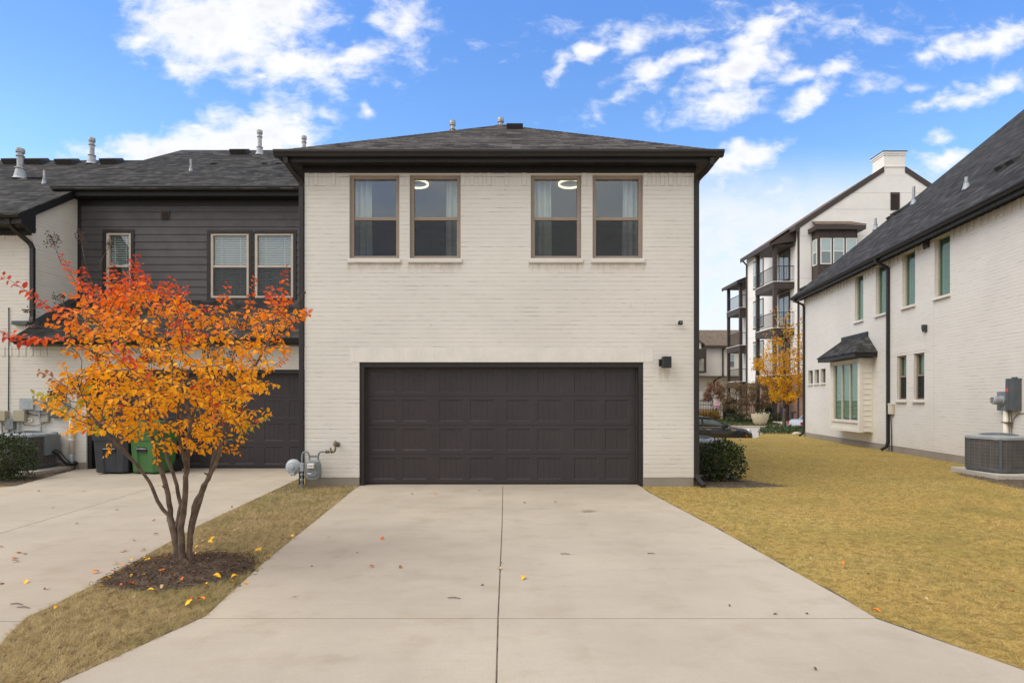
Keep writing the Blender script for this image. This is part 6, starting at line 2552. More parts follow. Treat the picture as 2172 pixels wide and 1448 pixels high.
for text, pts in SETS:
    for px, py, c in pts:
        y = EYE * FPX / (py - 848)
        v = random.randrange(3)
        lift = .004 if 'concrete' in text else .022
        if (c, v) not in cache:
            o = cache[(c, v)] = fallen_proto(c, v)
        else:
            o = cache[(c, v)].copy()
            COL.objects.link(o)
        s = random.uniform(.045, .07) * (.45 if c == 'dark' else 1) * (.8 if c in ('tan', 'brown') else 1)
        o.scale = (s, s, s)
        o.location = (X(px, y), y, lift)
        o.rotation_euler = (random.uniform(-.3, .3), random.uniform(-.2, .2), random.uniform(0, 6.28))
        tag(o, NAMEC[c] + ' ' + text, 'leaf', 'fallen leaves')
for i, (px, py, L) in enumerate(((1199, 1175.5, .045), (963.5, 1269, .05), (1381, 1174.5, .035), (37, 1282, .05), (51, 1289, .05))):
    y = EYE * FPX / (py - 848)
    mb = MB()
    x = X(px, y)
    mb.tube([(x - L, y, .008), (x, y + .004, .010), (x + L, y - .012, .007)], [.003, .004, .002], 5)
    tag(mb.build('twig', M['dark_bark'], None), 'thin dark twig lying on the wide driveway' if px > 500 else 'short dark twig lying on the neighbouring driveway', 'twig', 'twigs on the concrete')
for i, (cx, cy, L, an) in enumerate(((1480, 600, .10, .9), (1330, 498, .10, .4), (690, 685, .08, .5), (1170, 715, .10, 0))):
    px, py = cx / 2.896, 1000 + cy / 2.896
    y = EYE * FPX / (py - 848)
    x = X(px, y)
    mb = MB()
    mb.tube([(x - L * math.cos(an), y - L * math.sin(an), .02), (x, y + .01, .03), (x + L * math.cos(an), y + L * math.sin(an), .02)], [.004, .005, .003], 6)
    tag(mb.build('stick', M['bark'], None), 'brown stick lying across the mulch under the tree', 'stick', 'sticks in the mulch')


# ------------------------------------------------------------------ the apartment building beyond the street
def far_window(house, F, a0, a1, c0, c1, fmat, rail=True, gm='dull_glass', cols=1, fw=.06, blind=True):
    f = MB()
    for x0, x1, z0, z1 in ((a0, a0 + fw, c0, c1), (a1 - fw, a1, c0, c1), (a0 + fw, a1 - fw, c0, c0 + fw), (a0 + fw, a1 - fw, c1 - fw, c1)):
        f.box(F, x0, x1, -.05, .04, z0, z1)
    if rail:
        cm = (c0 + c1) / 2
        f.box(F, a0 + fw, a1 - fw, -.05, .035, cm - fw / 2, cm + fw / 2)
    for i in range(1, cols):
        xm = a0 + (a1 - a0) * i / cols
        f.box(F, xm - fw / 2, xm + fw / 2, -.05, .038, c0 + fw, c1 - fw)
    w_ = f.build('window', M[fmat], house)
    p = MB()
    p.box(F, a0 + fw, a1 - fw, .012, .018, c0 + fw, c1 - fw)
    sub(p.build('pane', M[gm], house), w_)
    p = MB()
    if blind:
        p.box(F, a0 + fw, a1 - fw, .003, .006, (c0 + c1) / 2 if rail else c0 + fw, c1 - fw)
        sub(p.build('blind', M['blind'], house), w_)
    p = MB()
    p.box(F, a0 + fw * .5, a1 - fw * .5, -.04, .0025, c0 + fw * .5, c1 - fw * .5)
    sub(p.build('dark_room', M['room'], house), w_)
    return w_


AY, AX = 38.5, 19.49
AP = root('apartment_building', (AX, AY, 0), 'four storey cream apartment building with brown balconies, chimney gable and brick base', 'apartment building')
FA = Fr((0, AY, 0))
FS = Fr((AX, 0, 0), (0, 1, 0), (-1, 0, 0))          # side wall, a = world y
ze, xr_ = 13.37, 25.87
sl = .662
zap = ze + (xr_ - AX) * sl
mb = MB()
mb.prism(FA, [(AX, 2.85), (2 * xr_ - AX, 2.85), (2 * xr_ - AX, ze), (xr_, zap), (AX, ze)], -8.8, 0)
mb.prism(Fr((0, 47.3, 0)), [(20.7, 2.85), (31, 2.85), (31, 11.9), (25.8, 15.2), (20.7, 11.9)], -4.2, -.002)
mb.build('wall', M['stucco'], AP)
mb = MB()
mb.box(FA, AX - .03, 2 * xr_ - AX, -8.9, .03, -.3, 2.85)
mb.box(Fr((0, 47.3, 0)), 20.67, 31, -4.3, -.15, -.3, 2.85)
mb.build('brick_base', M['red_brick'], AP)
mb = MB()
for zz in (15.47, 14.36, 12.55, 9.7, 6.5):
    xa = AX if zz < ze else AX + (zz - ze) / sl
    xb = 2 * xr_ - xa
    mb.box(FA, xa, xb, 0, .004, zz - .012, zz + .012)
    if zz < ze:
        mb.box(FS, AY, 47.3, 0, .004, zz - .012, zz + .012)
mb.build('stucco_joints', M['stone_cap'], AP)
mb = MB()
o_ = .45
for sx in (1, -1):
    def gx(x):
        return x if sx == 1 else 2 * xr_ - x
    xs0, zs0 = gx(AX - o_), ze - o_ * sl
    mb.slab([(xs0, AY + .01, zs0 + .12), (xr_, AY + .01, zap + .12), (xr_, 47.4, zap + .12), (xs0, 47.4, zs0 + .12)], .12)
mb.slab([(20.2, 47.35, 11.62), (25.8, 47.35, 15.3), (25.8, 51.8, 15.3), (20.2, 51.8, 11.62)], .12)
mb.slab([(31.5, 47.35, 11.62), (25.8, 47.35, 15.3), (25.8, 51.8, 15.3), (31.5, 51.8, 11.62)], .12)
aroof = mb.build('roof', M['roof_brown'], AP)
mb = MB()
FA2 = Fr((0, AY - .002, 0))
for sx in (1, -1):
    pts = [(AX - o_, ze - o_ * sl + .14), (xr_ - .72, zap - .72 * sl + .14), (xr_ - .72, zap - .72 * sl - .26), (AX - o_, ze - o_ * sl - .24)]
    if sx == -1:
        pts = [(2 * xr_ - x, z) for x, z in pts]
    mb.prism(FA2, pts, 0, .05)
mb.box(FS, AY - .35, 47.4, o_, o_ + .04, ze - o_ * sl - .2, ze - o_ * sl + .12)
mb.build('rake_board', M['brown_wood'], AP)
mb = MB()
mb.box(FA, xr_ - .72, xr_ + .72, -1.2, .006, zap - .95, 18.0)
mb.box(FA, xr_ - .76, xr_ + .76, -1.25, .05, 17.20, 17.30)
mb.box(FA, xr_ - .76, xr_ + .76, -1.25, .05, 18.0, 18.12)
mb.box(FA, xr_ - .81, xr_ + .81, -1.30, .09, 18.12, 18.22)
chim = sub(mb.build('chimney', M['stucco'], AP, bevel=.01), aroof)
mb = MB()
mb.box(FA, xr_ - .82, xr_ + .82, -1.31, .10, 18.221, 18.29)
sub(mb.build('chimney_cap', M['brown_wood'], AP), aroof)
mb = MB()
mb.box(FA, 25.6, 26.22, .001, .03, 14.3, 15.5)
for i in range(16):
    z = 14.36 + i * .068
    mb.extr(FA, [(.03, z), (.07, z - .03), (.07, z - .02), (.03, z + .035)], 25.65, 26.17)
mb.build('louvre', M['brown_wood'], AP)
# brown box bay on the gable
bx0, bx1, bd = 20.29, 22.85, .82
mb = MB()
mb.box(FA, bx0, bx1, .001, bd, 6.9, 13.02)
FBf = FA.sub(0, bd, 0)
for i in range(4):
    xx = bx0 + .02 + (bx1 - bx0 - .04) * i / 3
    mb.box(FBf, xx - .03, xx + .03, 0, .02, 6.9, 13.0)
FBl = Fr((bx0, AY, 0), (0, -1, 0), (-1, 0, 0))
mb.box(FBl, 0.0, .06, 0, .02, 6.9, 13.0)
mb.box(FBl, bd - .06, bd, 0, .02, 6.9, 13.0)
mb.build('bay', M['brown_wood'], AP)
for i in range(3):
    x0 = 20.41 + i * .845
    far_window(AP, FBf, x0, x0 + .73, 10.45, 12.17, 'white_frame')
    far_window(AP, FBf, x0, x0 + .73, 7.25, 8.95, 'white_frame')
far_window(AP, FBl, .14, .68, 10.45, 12.17, 'white_frame')
mb = MB()
mb.slab([(bx0 - .3, AY - bd - .3, 13.03), (bx1 + .45, AY - bd - .3, 13.03), (bx1 + .1, AY, 13.55), (bx0, AY, 13.55)], .05)
mb.build('bay_roof', M['roof_brown'], AP)
mb = MB()
mb.box(FA, bx0 - .28, bx1 + .43, .002, bd + .28, 12.70, 12.975)
mb.build('bay_fascia', M['brown_wood'], AP)


def balcony(yn, yf_, xo, xw, floors, name, postt, ztop):
    """stack of balconies standing on posts"""
    Fb = Fr((0, yn, 0))
    Fo = Fr((xo, 0, 0), (0, 1, 0), (-1, 0, 0))
    for z in floors:
        mb = MB()
        mb.box(Fb, xo, xw, -(yf_ - yn), 0, z - .50, z - .06)
        b = mb.build(name, M['brown_wood'], AP)
        mb = MB()
        mb.box(Fb, xo - .04, xw, -(yf_ - yn) - .04, .04, z - .058, z)
        sub(mb.build('slab', M['stone_cap'], AP), b)
        mb = MB()
        for F, a0, a1, bb in ((Fb, xo + .05, xw, -.06), (Fo, yn + .05, yf_ - .02, -.06)):
            mb.box(F, a0, a1, bb - .02, bb + .02, z + 1.02, z + 1.07)
            mb.box(F, a0, a1, bb - .015, bb + .015, z + .10, z + .13)
            n = int((a1 - a0) / .115)
            for i in range(n + 1):
                x = a0 + (a1 - a0) * i / n
                mb.box(F, x - .008, x + .008, bb - .008, bb + .008, z + .13, z + 1.02)
        sub(mb.build('railing', M['iron'], AP), b)
    for y in (yn + .12, yf_ - .12):
        mb = MB()
        zs = sorted(floors)
        lv = [(-.1, zs[0] - .505)] + [(zs[i] + .002, zs[i + 1] - .505) for i in range(len(zs) - 1)] + [(zs[-1] + .002, ztop)]
        for z0, z1 in lv:
            mb.box(WORLD, xo + .02, xo + .24, y - .12, y + .12, z0, z1)
        mb.build('post', M['brown_wood'], AP)


balcony(39.27, 42.25, 18.06, AX - .002, (9.67, 6.48, 3.23), 'balcony', 0, 12.2)
balcony(48.0, 50.9, 19.2, 20.69, (9.30, 6.12, 3.06), 'balcony', 0, 11.35)
mb = MB()
# lower roofs reaching over the balconies
mb.slab([(17.7, 39.0, ze - 1.79 * sl + .13), (AX - .4, 39.0, ze - .4 * sl + .13), (AX - .4, 42.6, ze - .4 * sl + .13), (17.7, 42.6, ze - 1.79 * sl + .13)], .14)
mb.slab([(18.9, 47.7, 11.5), (20.75, 47.7, 12.25), (20.75, 51.2, 12.25), (18.9, 51.2, 11.5)], .14)
sub(mb.build('balcony_roof', M['roof_brown'], AP), aroof)
mb = MB()
mb.prism(Fr((0, 39.02, 0)), [(17.68, ze - 1.81 * sl + .12), (AX, ze + .12), (AX, ze - 1.0), (17.9, ze - 1.25), (17.68, ze - 1.81 * sl - .16)], -.06, .02)
mb.box(Fr((17.7, 0, 0), (0, 1, 0), (-1, 0, 0)), 39.0, 42.6, 0, .04, ze - 1.80 * sl - .16, ze - 1.80 * sl + .12)
mb.box(WORLD, 17.75, AX - .003, 39.1, 42.5, ze - 1.28, ze - 1.24)
sub(mb.build('balcony_fascia', M['brown_wood'], AP), aroof)
mb = MB()
mb.prism(Fr((0, 47.72, 0)), [(18.88, 11.48), (20.72, 12.22), (20.72, 11.35), (19.1, 11.3), (18.88, 11.2)], -.06, .02)
mb.box(Fr((18.9, 0, 0), (0, 1, 0), (-1, 0, 0)), 47.7, 51.2, 0, .04, 11.2, 11.48)
mb.box(WORLD, 18.95, 20.69, 47.8, 51.1, 11.30, 11.34)
sub(mb.build('balcony_fascia', M['brown_wood'], AP), aroof)
for z in (9.67, 6.48, 3.23):
    mb = MB()
    mb.box(FS, 39.85, 41.5, .002, .06, z, z + 2.62)
    d = mb.build('french_door', M['brown_wood'], AP)
    mb = MB()
    for a0, a1 in ((40.0, 40.6), (40.75, 41.35)):
        mb.box(FS, a0, a1, .061, .07, z + .35, z + 2.3)
    sub(mb.build('pane', M['dull_glass'], AP), d)
    mb = MB()
    for a0, a1 in ((40.0, 40.6), (40.75, 41.35)):
        mb.box(FS, a0, a1, .0605, .0608, z + .35, z + 2.3)
    sub(mb.build('dark_room', M['room'], AP), d)
    mb = MB()
    zb_ = z + .75
    mb.box(FS, 44.05, 45.95, .001, .03, zb_ - .1, zb_ + 2.15)
    wcas = mb.build('window_casing', M['brown_wood'], AP)
    for a0 in (44.15, 45.08):
        far_window(AP, FS.sub(0, .031, 0), a0, a0 + .77, zb_, zb_ + 2.02, 'white_frame')
FS2 = Fr((20.7, 0, 0), (0, 1, 0), (-1, 0, 0))
for z in (9.30, 6.12, 3.06):
    mb = MB()
    mb.box(FS2, 48.5, 50.1, .002, .06, z, z + 2.1)
    mb.build('french_door', M['vent_dark'], AP)
mb = MB()
mb.rtube(FS, [(AY + .1, .06, 12.9), (AY + .1, .06, .2)], .11, .1)
mb.rtube(FS, [(47.1, .42, 13.0), (47.1, .07, 12.6), (47.1, .07, .3)], .11, .1)
mb.rtube(FS, [(43.3, .06, 2.8), (43.3, .06, .2)], .11, .1)
mb.build('downspout', M['brown_wood'], AP)
mb = MB()
mb.box(FS, 40.0, 41.3, .031, .08, 0, 2.3)
d = mb.build('entry_door', M['brown_wood'], AP)
mb = MB()
mb.box(FS, 40.15, 41.1, .081, .09, .95, 2.15)
sub(mb.build('pane', M['dull_glass'], AP), d)

# beige building farther back
BG = root('beige_building', (20, 62, 0), 'far beige building with brown roof and jutting upper floor beyond the iron fence', 'building')
FBG = Fr((0, 62, 0))
mb = MB()
mb.box(FBG, 6, 34, -9, 0, 4.05, 7.45)
mb.box(FBG, 6, 34, -9, -1.4, -.3, 4.05)
mb.prism(Fr((0, 61.2, 0)), [(14, 4.4), (20.35, 4.4), (20.35, 7.6), (17.2, 9.6), (14, 7.6)], -.8, 0)
mb.build('wall', M['beige_stucco'], BG)
mb = MB()
mb.slab([(5.5, 61.5, 7.35), (34.5, 61.5, 7.35), (34.5, 66.2, 9.6), (5.5, 66.2, 9.6)], .12)
mb.slab([(5.5, 71, 7.35), (34.5, 71, 7.35), (34.5, 66.2, 9.6), (5.5, 66.2, 9.6)], .12)
mb.slab([(17.2, 60.9, 9.75), (20.7, 60.9, 7.45), (20.7, 62.4, 7.45), (17.2, 66, 9.75)], .1)
mb.slab([(17.2, 60.9, 9.75), (13.7, 60.9, 7.45), (13.7, 62.4, 7.45), (17.2, 66, 9.75)], .1)
mb.build('roof', M['roof_brown'], BG)
mb = MB()
mb.box(FBG, 5.5, 34.5, .44, .52, 7.1, 7.36)
mb.rtube(FBG, [(23.05, .4, 7.2), (22.95, .06, 6.9), (22.95, .06, 4.1), (22.5, -1.33, 3.6), (22.5, -1.33, .2)], .14, .14)
mb.box(FBG, 6, 34, .0, .05, 3.98, 4.08)
mb.build('gutter', M['brown_wood'], BG)
Fz = Fr((0, 61.2, 0))
mb = MB()
mb.box(Fz, 17.5, 20.6, 0, .9, 5.9, 6.9)
mb.box(Fz, 17.5, 20.6, 0, .9, 4.35, 4.55)
mb.box(Fz, 20.4, 20.6, .7, .9, 4.55, 5.9)
mb.box(Fz, 18.6, 19.9, .01, .05, 4.55, 5.9)
for i in range(22):
    mb.box(Fz, 18.0 + i * .12, 18.02 + i * .12, .86, .88, 4.55, 5.5)
mb.build('balcony', M['brown_wood'], BG)
far_window(BG, FBG, 23.45, 24.25, 5.0, 6.45, 'white_frame')
mb = MB()
mb.box(Fr((0, 55, 0)), 10, 22.6, -.4, 0, -.2, 2.3)
mb.box(Fr((0, 55, 0)), 10, 22.4, -.5, .1, .6, .85)
tag(mb.build('retaining_wall', M['stone_cap'], None), 'long pale low wall between the iron fence and the beige building', 'wall')

# iron fence with gate and sign
FE_ = Fr((0, 41, 0))


def gzf(x, y):
    return gz(x, y) + .02


fx0, fx1 = 10.8, 18.0
for a0, a1, lab, nm in ((fx0, 15.25, 'black iron picket fence carrying the pink sign beyond the parked car', 'iron_fence'), (16.15, fx1, 'black iron picket fence in front of the brick base, right of the dark gate', 'iron_fence')):
    t = root(nm, ((a0 + a1) / 2, 41, -.08), lab, 'fence')
    mb = MB()
    mb.box(FE_, a0, a1, -.02, .02, 1.40, 1.45)
    mb.box(FE_, a0, a1, -.02, .02, 1.10, 1.14)
    mb.box(FE_, a0, a1, -.02, .02, .05, .09)
    mb.build('rail', M['iron'], t)
    mb = MB()
    n = int((a1 - a0) / .12)
    for i in range(n + 1):
        x = a0 + (a1 - a0) * i / n
        mb.box(FE_, x - .011, x + .011, -.011, .011, -.08, 1.50)
    mb.build('pickets', M['iron'], t)
    for x in (a0, a1):
        mb = MB()
        mb.box(FE_, x - .04, x + .04, -.04, .04, -.1, 1.55)
        mb.build('post', M['iron'], t)
t = root('iron_gate', (15.7, 41, -.08), 'dark mesh gate between the two runs of iron fence', 'gate')
mb = MB()
for x0, x1, z0, z1 in ((15.3, 15.36, -.04, 1.5), (16.04, 16.1, -.04, 1.5), (15.36, 16.04, 1.44, 1.5), (15.36, 16.04, .22, .28), (15.36, 16.04, -.04, .02)):
    mb.box(FE_, x0, x1, -.03, .03, z0, z1)
for i in range(7):
    mb.box(FE_, 15.40 + i * .1, 15.42 + i * .1, -.01, .01, .02, .22)
mb.build('gate_frame', M['iron'], t)
mb = MB()
mb.box(FE_, 15.36, 16.04, -.008, .008, .28, 1.44)
mb.build('mesh_panel', M['gasket'], t)
mb = MB()
mb.box(FE_, 15.60, 15.66, .01, .014, 1.02, 1.12)
mb.box(FE_, 15.70, 15.76, .01, .014, 1.02, 1.12)
mb.build('gate_plate', M['white_print'], t)
sx0, sx1, sz0, sz1 = X(1514, 40.9), X(1526.5, 40.9), Z(863, 40.9), Z(846, 40.9)
t = root('fence_sign', ((sx0 + sx1) / 2, 40.9, sz0), 'small white and pink printed sign hung on the iron fence', 'sign')
FSg = Fr((0, 40.94, 0))
mb = MB()
mb.box(FSg, sx0, sx1, 0, .012, sz0, sz1)
mb.build('sign_plate', M['pink_sign'], t)
mb = MB()
w_ = sx1 - sx0
r_ = random.Random(3)
for i, z in enumerate((.14, .20, .25, .29, .33, .37)):
    x = sx0 + w_ * .12
    while x < sx1 - w_ * .14:
        l = r_.uniform(.02, .06)
        mb.box(FSg, x, min(x + l, sx1 - w_ * .1), .0125, .014, sz1 - z - .016, sz1 - z)
        x += l + .014
mb.box(FSg, sx0 + .02, sx1 - .02, .0125, .014, sz0 + .02, sz0 + .12)
mb.build('printing', M['pink_print'], t)
mb = MB()
for x in (.2, .42, .56, .74):
    mb.box(FSg, sx0 + w_ * x, sx0 + w_ * (x + .1), .0125, .014, sz1 - .075, sz1 - .03)
mb.build('heading', M['vent_dark'], t)

# planter bowl
px_, py_ = X(1612, 37.3), 37.3
pz_ = gz(px_, py_) + .03
t = root('planter_bowl', (px_, py_, pz_), 'large pale stone planter bowl beyond the street', 'planter')
mb = MB()
mb.lathe((px_, py_, pz_), [(.30, 0), (.34, .02), (.43, .22), (.51, .45), (.555, .68), (.565, .74), (.53, .745), (.50, .70), (.1, .68)], 36)
mb.build('bowl', M['planter'], t, smooth=False)
n = 260
pp = np.stack([px_ + rng.normal(size=n) * .24, py_ + rng.normal(size=n) * .22, pz_ + .70 + np.abs(rng.normal(size=n)) * .10], 1)
leaf_mesh('plants', pp, unit(n) + np.array((0, 0, .7)), unit(n), rng.uniform(.08, .16, n), rng.uniform(.03, .05, n), M['ivy'], t)
mb = MB()
for i in range(9):
    mb.lathe((px_ + rng.normal() * .25, py_ - .3 + rng.normal() * .1, pz_ + .76), [(.02, 0), (.045, .02), (.01, .05)], 7)
mb.build('flowers', M['white_plastic'], t)


# trees of the background
def small_tree(name, x, y, zb, zt, stems_, poly_px, n_attr, nl, L, tones, label, step=.22, leafm=None, r0=.05, hub=None, sparse_top=False):
    t = root(name, (x, y, zb), label, 'tree')
    nodes, par, r_ = [], [], []
    for pl in stems_:
        link = -1
        if nodes and pl[0][2] > zb + .1:
            link = int(np.linalg.norm(np.array(nodes) - np.array(pl[0]), axis=1).argmin())
        for a, b in zip(pl, pl[1:]):
            a, b = np.array(a), np.array(b)
            m = max(1, int(np.linalg.norm(b - a) / step))
            for i in range(m):
                nodes.append(a + (b - a) * i / m + rng.normal(size=3) * .015)
                par.append(link)
                link = len(nodes) - 1
                r_.append(r0 * max(.25, 1 - (nodes[-1][2] - zb) / (zt - zb)))
    ks = len(nodes)
    attr = []
    xs = [p[0] for p in poly_px]
    ys_ = [p[1] for p in poly_px]
    while len(attr) < n_attr:
        px, py = rng.uniform(min(xs), max(xs)), rng.uniform(min(ys_), max(ys_))
        if in_poly(px, py, poly_px):
            hwid = (max(xs) - min(xs)) / 2 * y / FPX
            cx = (max(xs) + min(xs)) / 2
            k = math.sqrt(max(.08, 1 - ((px - cx) / ((max(xs) - min(xs)) / 2)) ** 2))
            yy = y + rng.uniform(-1, 1) * hwid * k
            attr.append((X(px, y), yy, Z(py, y)))
    N_t, par = colonize(nodes, par, attr, step, step * 8, step * 1.5, 40, up=.15, jit=.25)
    rp, ch = pipe_radii(N_t, par, .006)
    rad = [max(r_[i], 0) if i < ks else min(rp[i], .04) for i in range(len(N_t))]
    mb = MB()
    limb_mesh(mb, N_t, par, rad, 7)
    mb.build('trunk', M['dark_bark'], t, smooth=True, recalc=False)
    idx = rng.integers(ks, len(N_t), nl)
    if sparse_top:
        zz = N_t[idx][:, 2]
        keep = rng.random(nl) > np.clip((zz - zb) / (zt - zb) * 1.6 - .45, 0, .86)
        idx = idx[keep]
    m = len(idx)
    P = N_t[idx] + rng.normal(size=(m, 3)) * step * .45
    c = np.array([tones[k] for k in rng.integers(0, len(tones), m)]) * rng.uniform(.75, 1.15, m)[:, None]
    leaf_mesh('crown', P, unit(m) + np.array((0, 0, -.2)), unit(m), rng.uniform(.7, 1.3, m) * L, rng.uniform(.5, .8, m) * L, M['leaf'], t, c, simple_=True)
    return t


gy = 28.0
gx_ = X(1664, gy)
YT = [(1596, 770), (1620, 735), (1640, 705), (1650, 670), (1664, 640), (1682, 675), (1704, 710), (1722, 750), (1722, 800), (1705, 835), (1690, 850), (1660, 855), (1632, 845), (1612, 810), (1598, 775)]
small_tree('yellow_tree', gx_, gy, gz(gx_, gy) - .03, 6.2,
           [[(gx_, gy, -.05), (gx_ + .02, gy, 1.3), (gx_ - .03, gy, 2.6), (gx_ + .02, gy, 4.2), (gx_ + .05, gy, 5.6)], [(gx_ + .02, gy, 1.15), (gx_ + .45, gy - .1, 1.55), (gx_ + .85, gy, 2.2)], [(gx_, gy, 1.0), (gx_ - .12, gy + .1, 1.6), (gx_ - .5, gy, 2.4)]],
           YT, 420, 11000, .09, [(.86, .47, .012), (.78, .38, .012), (.66, .27, .015), (.66, .40, .02)], 'golden leaved young tree beside the far corner of the white side house', .20, r0=.105, sparse_top=True)
BRT = [(.21, .14, .075), (.18, .125, .06), (.25, .15, .085), (.15, .13, .05)]
for px, poly, lab in ((1567, [(1518, 850), (1532, 815), (1560, 806), (1598, 812), (1602, 850), (1588, 872), (1560, 878), (1535, 870)], 'brown leaved crape myrtle in front of the dark gate'),
                      (1607, [(1592, 850), (1600, 812), (1625, 800), (1650, 812), (1652, 850), (1635, 866), (1605, 868)], 'brown leaved crape myrtle standing behind the planter bowl'),
                      (1516, [(1490, 850), (1498, 822), (1515, 806), (1535, 815), (1538, 845), (1515, 852)], 'reddish brown crape myrtle behind the pink sign')):
    yy = 39.6 if px != 1516 else 42.2
    xx = X(px, yy)
    zb = gz(xx, yy)
    zt = Z(805, yy)
    st = []
    for k in range(4):
        a = k * 1.6 + px
        st.append([(xx + .08 * math.cos(a), yy + .08 * math.sin(a), zb - .02), (xx + .12 * math.cos(a), yy + .12 * math.sin(a), zb + .7), (xx + .42 * math.cos(a), yy + .35 * math.sin(a), zb + 1.5), (xx + .8 * math.cos(a), yy + .7 * math.sin(a), zb + 2.2)])
    small_tree('brown_crape_myrtle', xx, yy, zb, zt, st, poly, 170, 4600, .085, BRT if px != 1516 else [(.30, .16, .10), (.25, .15, .09)], lab, .17, r0=.035)


# low hedge, golden grasses, ground cover
def leaf_cloud(name, boxes, n, L, mat, label, cat, kind=None, tall=False, tones=None):
    P = []
    for (x0, x1, y0, y1, z0, z1) in boxes:
        m = int(n / len(boxes))
        u = rng.random((m, 3))
        zz = z0 + (z1 - z0) * u[:, 2] * (.75 + .25 * np.sin(u[:, 0] * 31) * np.sin(u[:, 1] * 17 + u[:, 0] * 9))
        P.append(np.stack([x0 + (x1 - x0) * u[:, 0], y0 + (y1 - y0) * u[:, 1], zz], 1))
    P = np.concatenate(P)
    m = len(P)
    D_ = unit(m) * (.35 if tall else 1) + np.array((0, 0, 1.0 if tall else .3))
    o = leaf_mesh(name, P, D_, unit(m), rng.uniform(.7, 1.3, m) * L, rng.uniform(.4, .6, m) * L * (.25 if tall else 1), mat, None, tones, simple_=True)
    tag(o, label, cat, None, kind)
    return o


for i, (cx, lab) in enumerate(((1556, 'dark boxwood mound between the gate and the myrtle trunks'), (1583, 'dark boxwood mound left of the planter bowl'), (1641, 'dark boxwood mound right of the planter bowl'))):
    xx = X(cx, 39.0)
    zb = gz(xx, 39.0)
    t = root('boxwood', (xx, 39.0, zb), lab, 'shrub')
    n = 900
    u = unit(n)
    pts = u * np.array((.62, .45, .36)) * (1 - rng.random(n)[:, None] ** 2 * .4) * (1 + .12 * np.sin(u[:, :1] * 9 + i)) + np.array((xx, 39.0, zb + .30))
    pts = pts[pts[:, 2] > zb]
    n = len(pts)
    leaf_mesh('crown', pts, unit(n) + np.array((0, 0, .3)), unit(n), rng.uniform(.06, .10, n), rng.uniform(.035, .05, n), M['green_leaf'], t, simple_=True)
n = 1500
gp_ = np.stack([rng.uniform(12.6, 15.2, n), rng.uniform(41.6, 42.8, n), np.full(n, -.05)], 1)
tg = np.array([(.50, .30, .06), (.42, .26, .07), (.55, .36, .10)])[rng.integers(0, 3, n)]
o = leaf_mesh('golden_grass', gp_, unit(n) * .35 + np.array((0, 0, 1)), unit(n), rng.uniform(.5, .95, n), rng.uniform(.02, .035, n), M['leaf'], None, tg, simple_=True)
tag(o, kind='stuff')
P = []
while len(P) < 3600:
    y = rng.uniform(24.4, 28.6)
    x = rng.uniform(.434 * y + .0, .434 * y + 3.4)
    if x < WX + WS * y + .1 or y > 23.4:
        if x > .434 * y + .15 + .25 * math.sin(y * 3):
            P.append((x, y, gz(x, y) + rng.uniform(0, .16)))
P = np.array(P)
n = len(P)
tag(leaf_mesh('ground_cover', P, unit(n) * .8 + np.array((0, 0, .8)), unit(n), rng.uniform(.07, .16, n), rng.uniform(.03, .06, n), M['ivy'], None, None, simple_=True), kind='stuff')
P = np.stack([rng.uniform(12, 19.2, 5200), rng.uniform(36.75, 40.6, 5200), np.zeros(5200)], 1)
P[:, 2] = [gz(x, y) + .03 + rng.uniform(0, .08) for x, y, _ in P]
n = len(P)
tag(leaf_mesh('ground_cover', P, unit(n) * .8 + np.array((0, 0, .8)), unit(n), rng.uniform(.06, .14, n), rng.uniform(.03, .05, n), M['ivy'], None, None, simple_=True), kind='stuff')
mb = MB()
mb.box(WORLD, -60, 80, 36.55, 36.72, -.5, -.20)
tag(mb.build('kerb', M['pad'], None, bevel=.01), kind='structure')
mb = MB()
mb.slab([(17.6, 36.75, -.09), (40, 36.75, -.09), (40, 38.45, .02), (17.6, 38.45, .02)], .1)
tag(mb.build('sidewalk', M['pad'], None), kind='structure')
rx_, ry_2 = X(1690, 23.9), 23.9
mb = MB()
for j in range(7):
    for i in range(12):
        ph, th = math.pi * j / 6, 2 * math.pi * i / 12
        r = 1 + .13 * math.sin(3 * th + j) + .08 * math.cos(5 * th)
        mb.v.append((rx_ + .19 * r * math.sin(ph) * math.cos(th), ry_2 + .16 * r * math.sin(ph) * math.sin(th), .03 + .11 * math.cos(ph)))
for j in range(6):
    for i in range(12):
        mb.f.append((j * 12 + i, j * 12 + (i + 1) % 12, (j + 1) * 12 + (i + 1) % 12, (j + 1) * 12 + i))
tag(mb.build('boulder', M['planter'], None, smooth=True), 'small sandy boulder at the foot of the far downspout', 'rock')

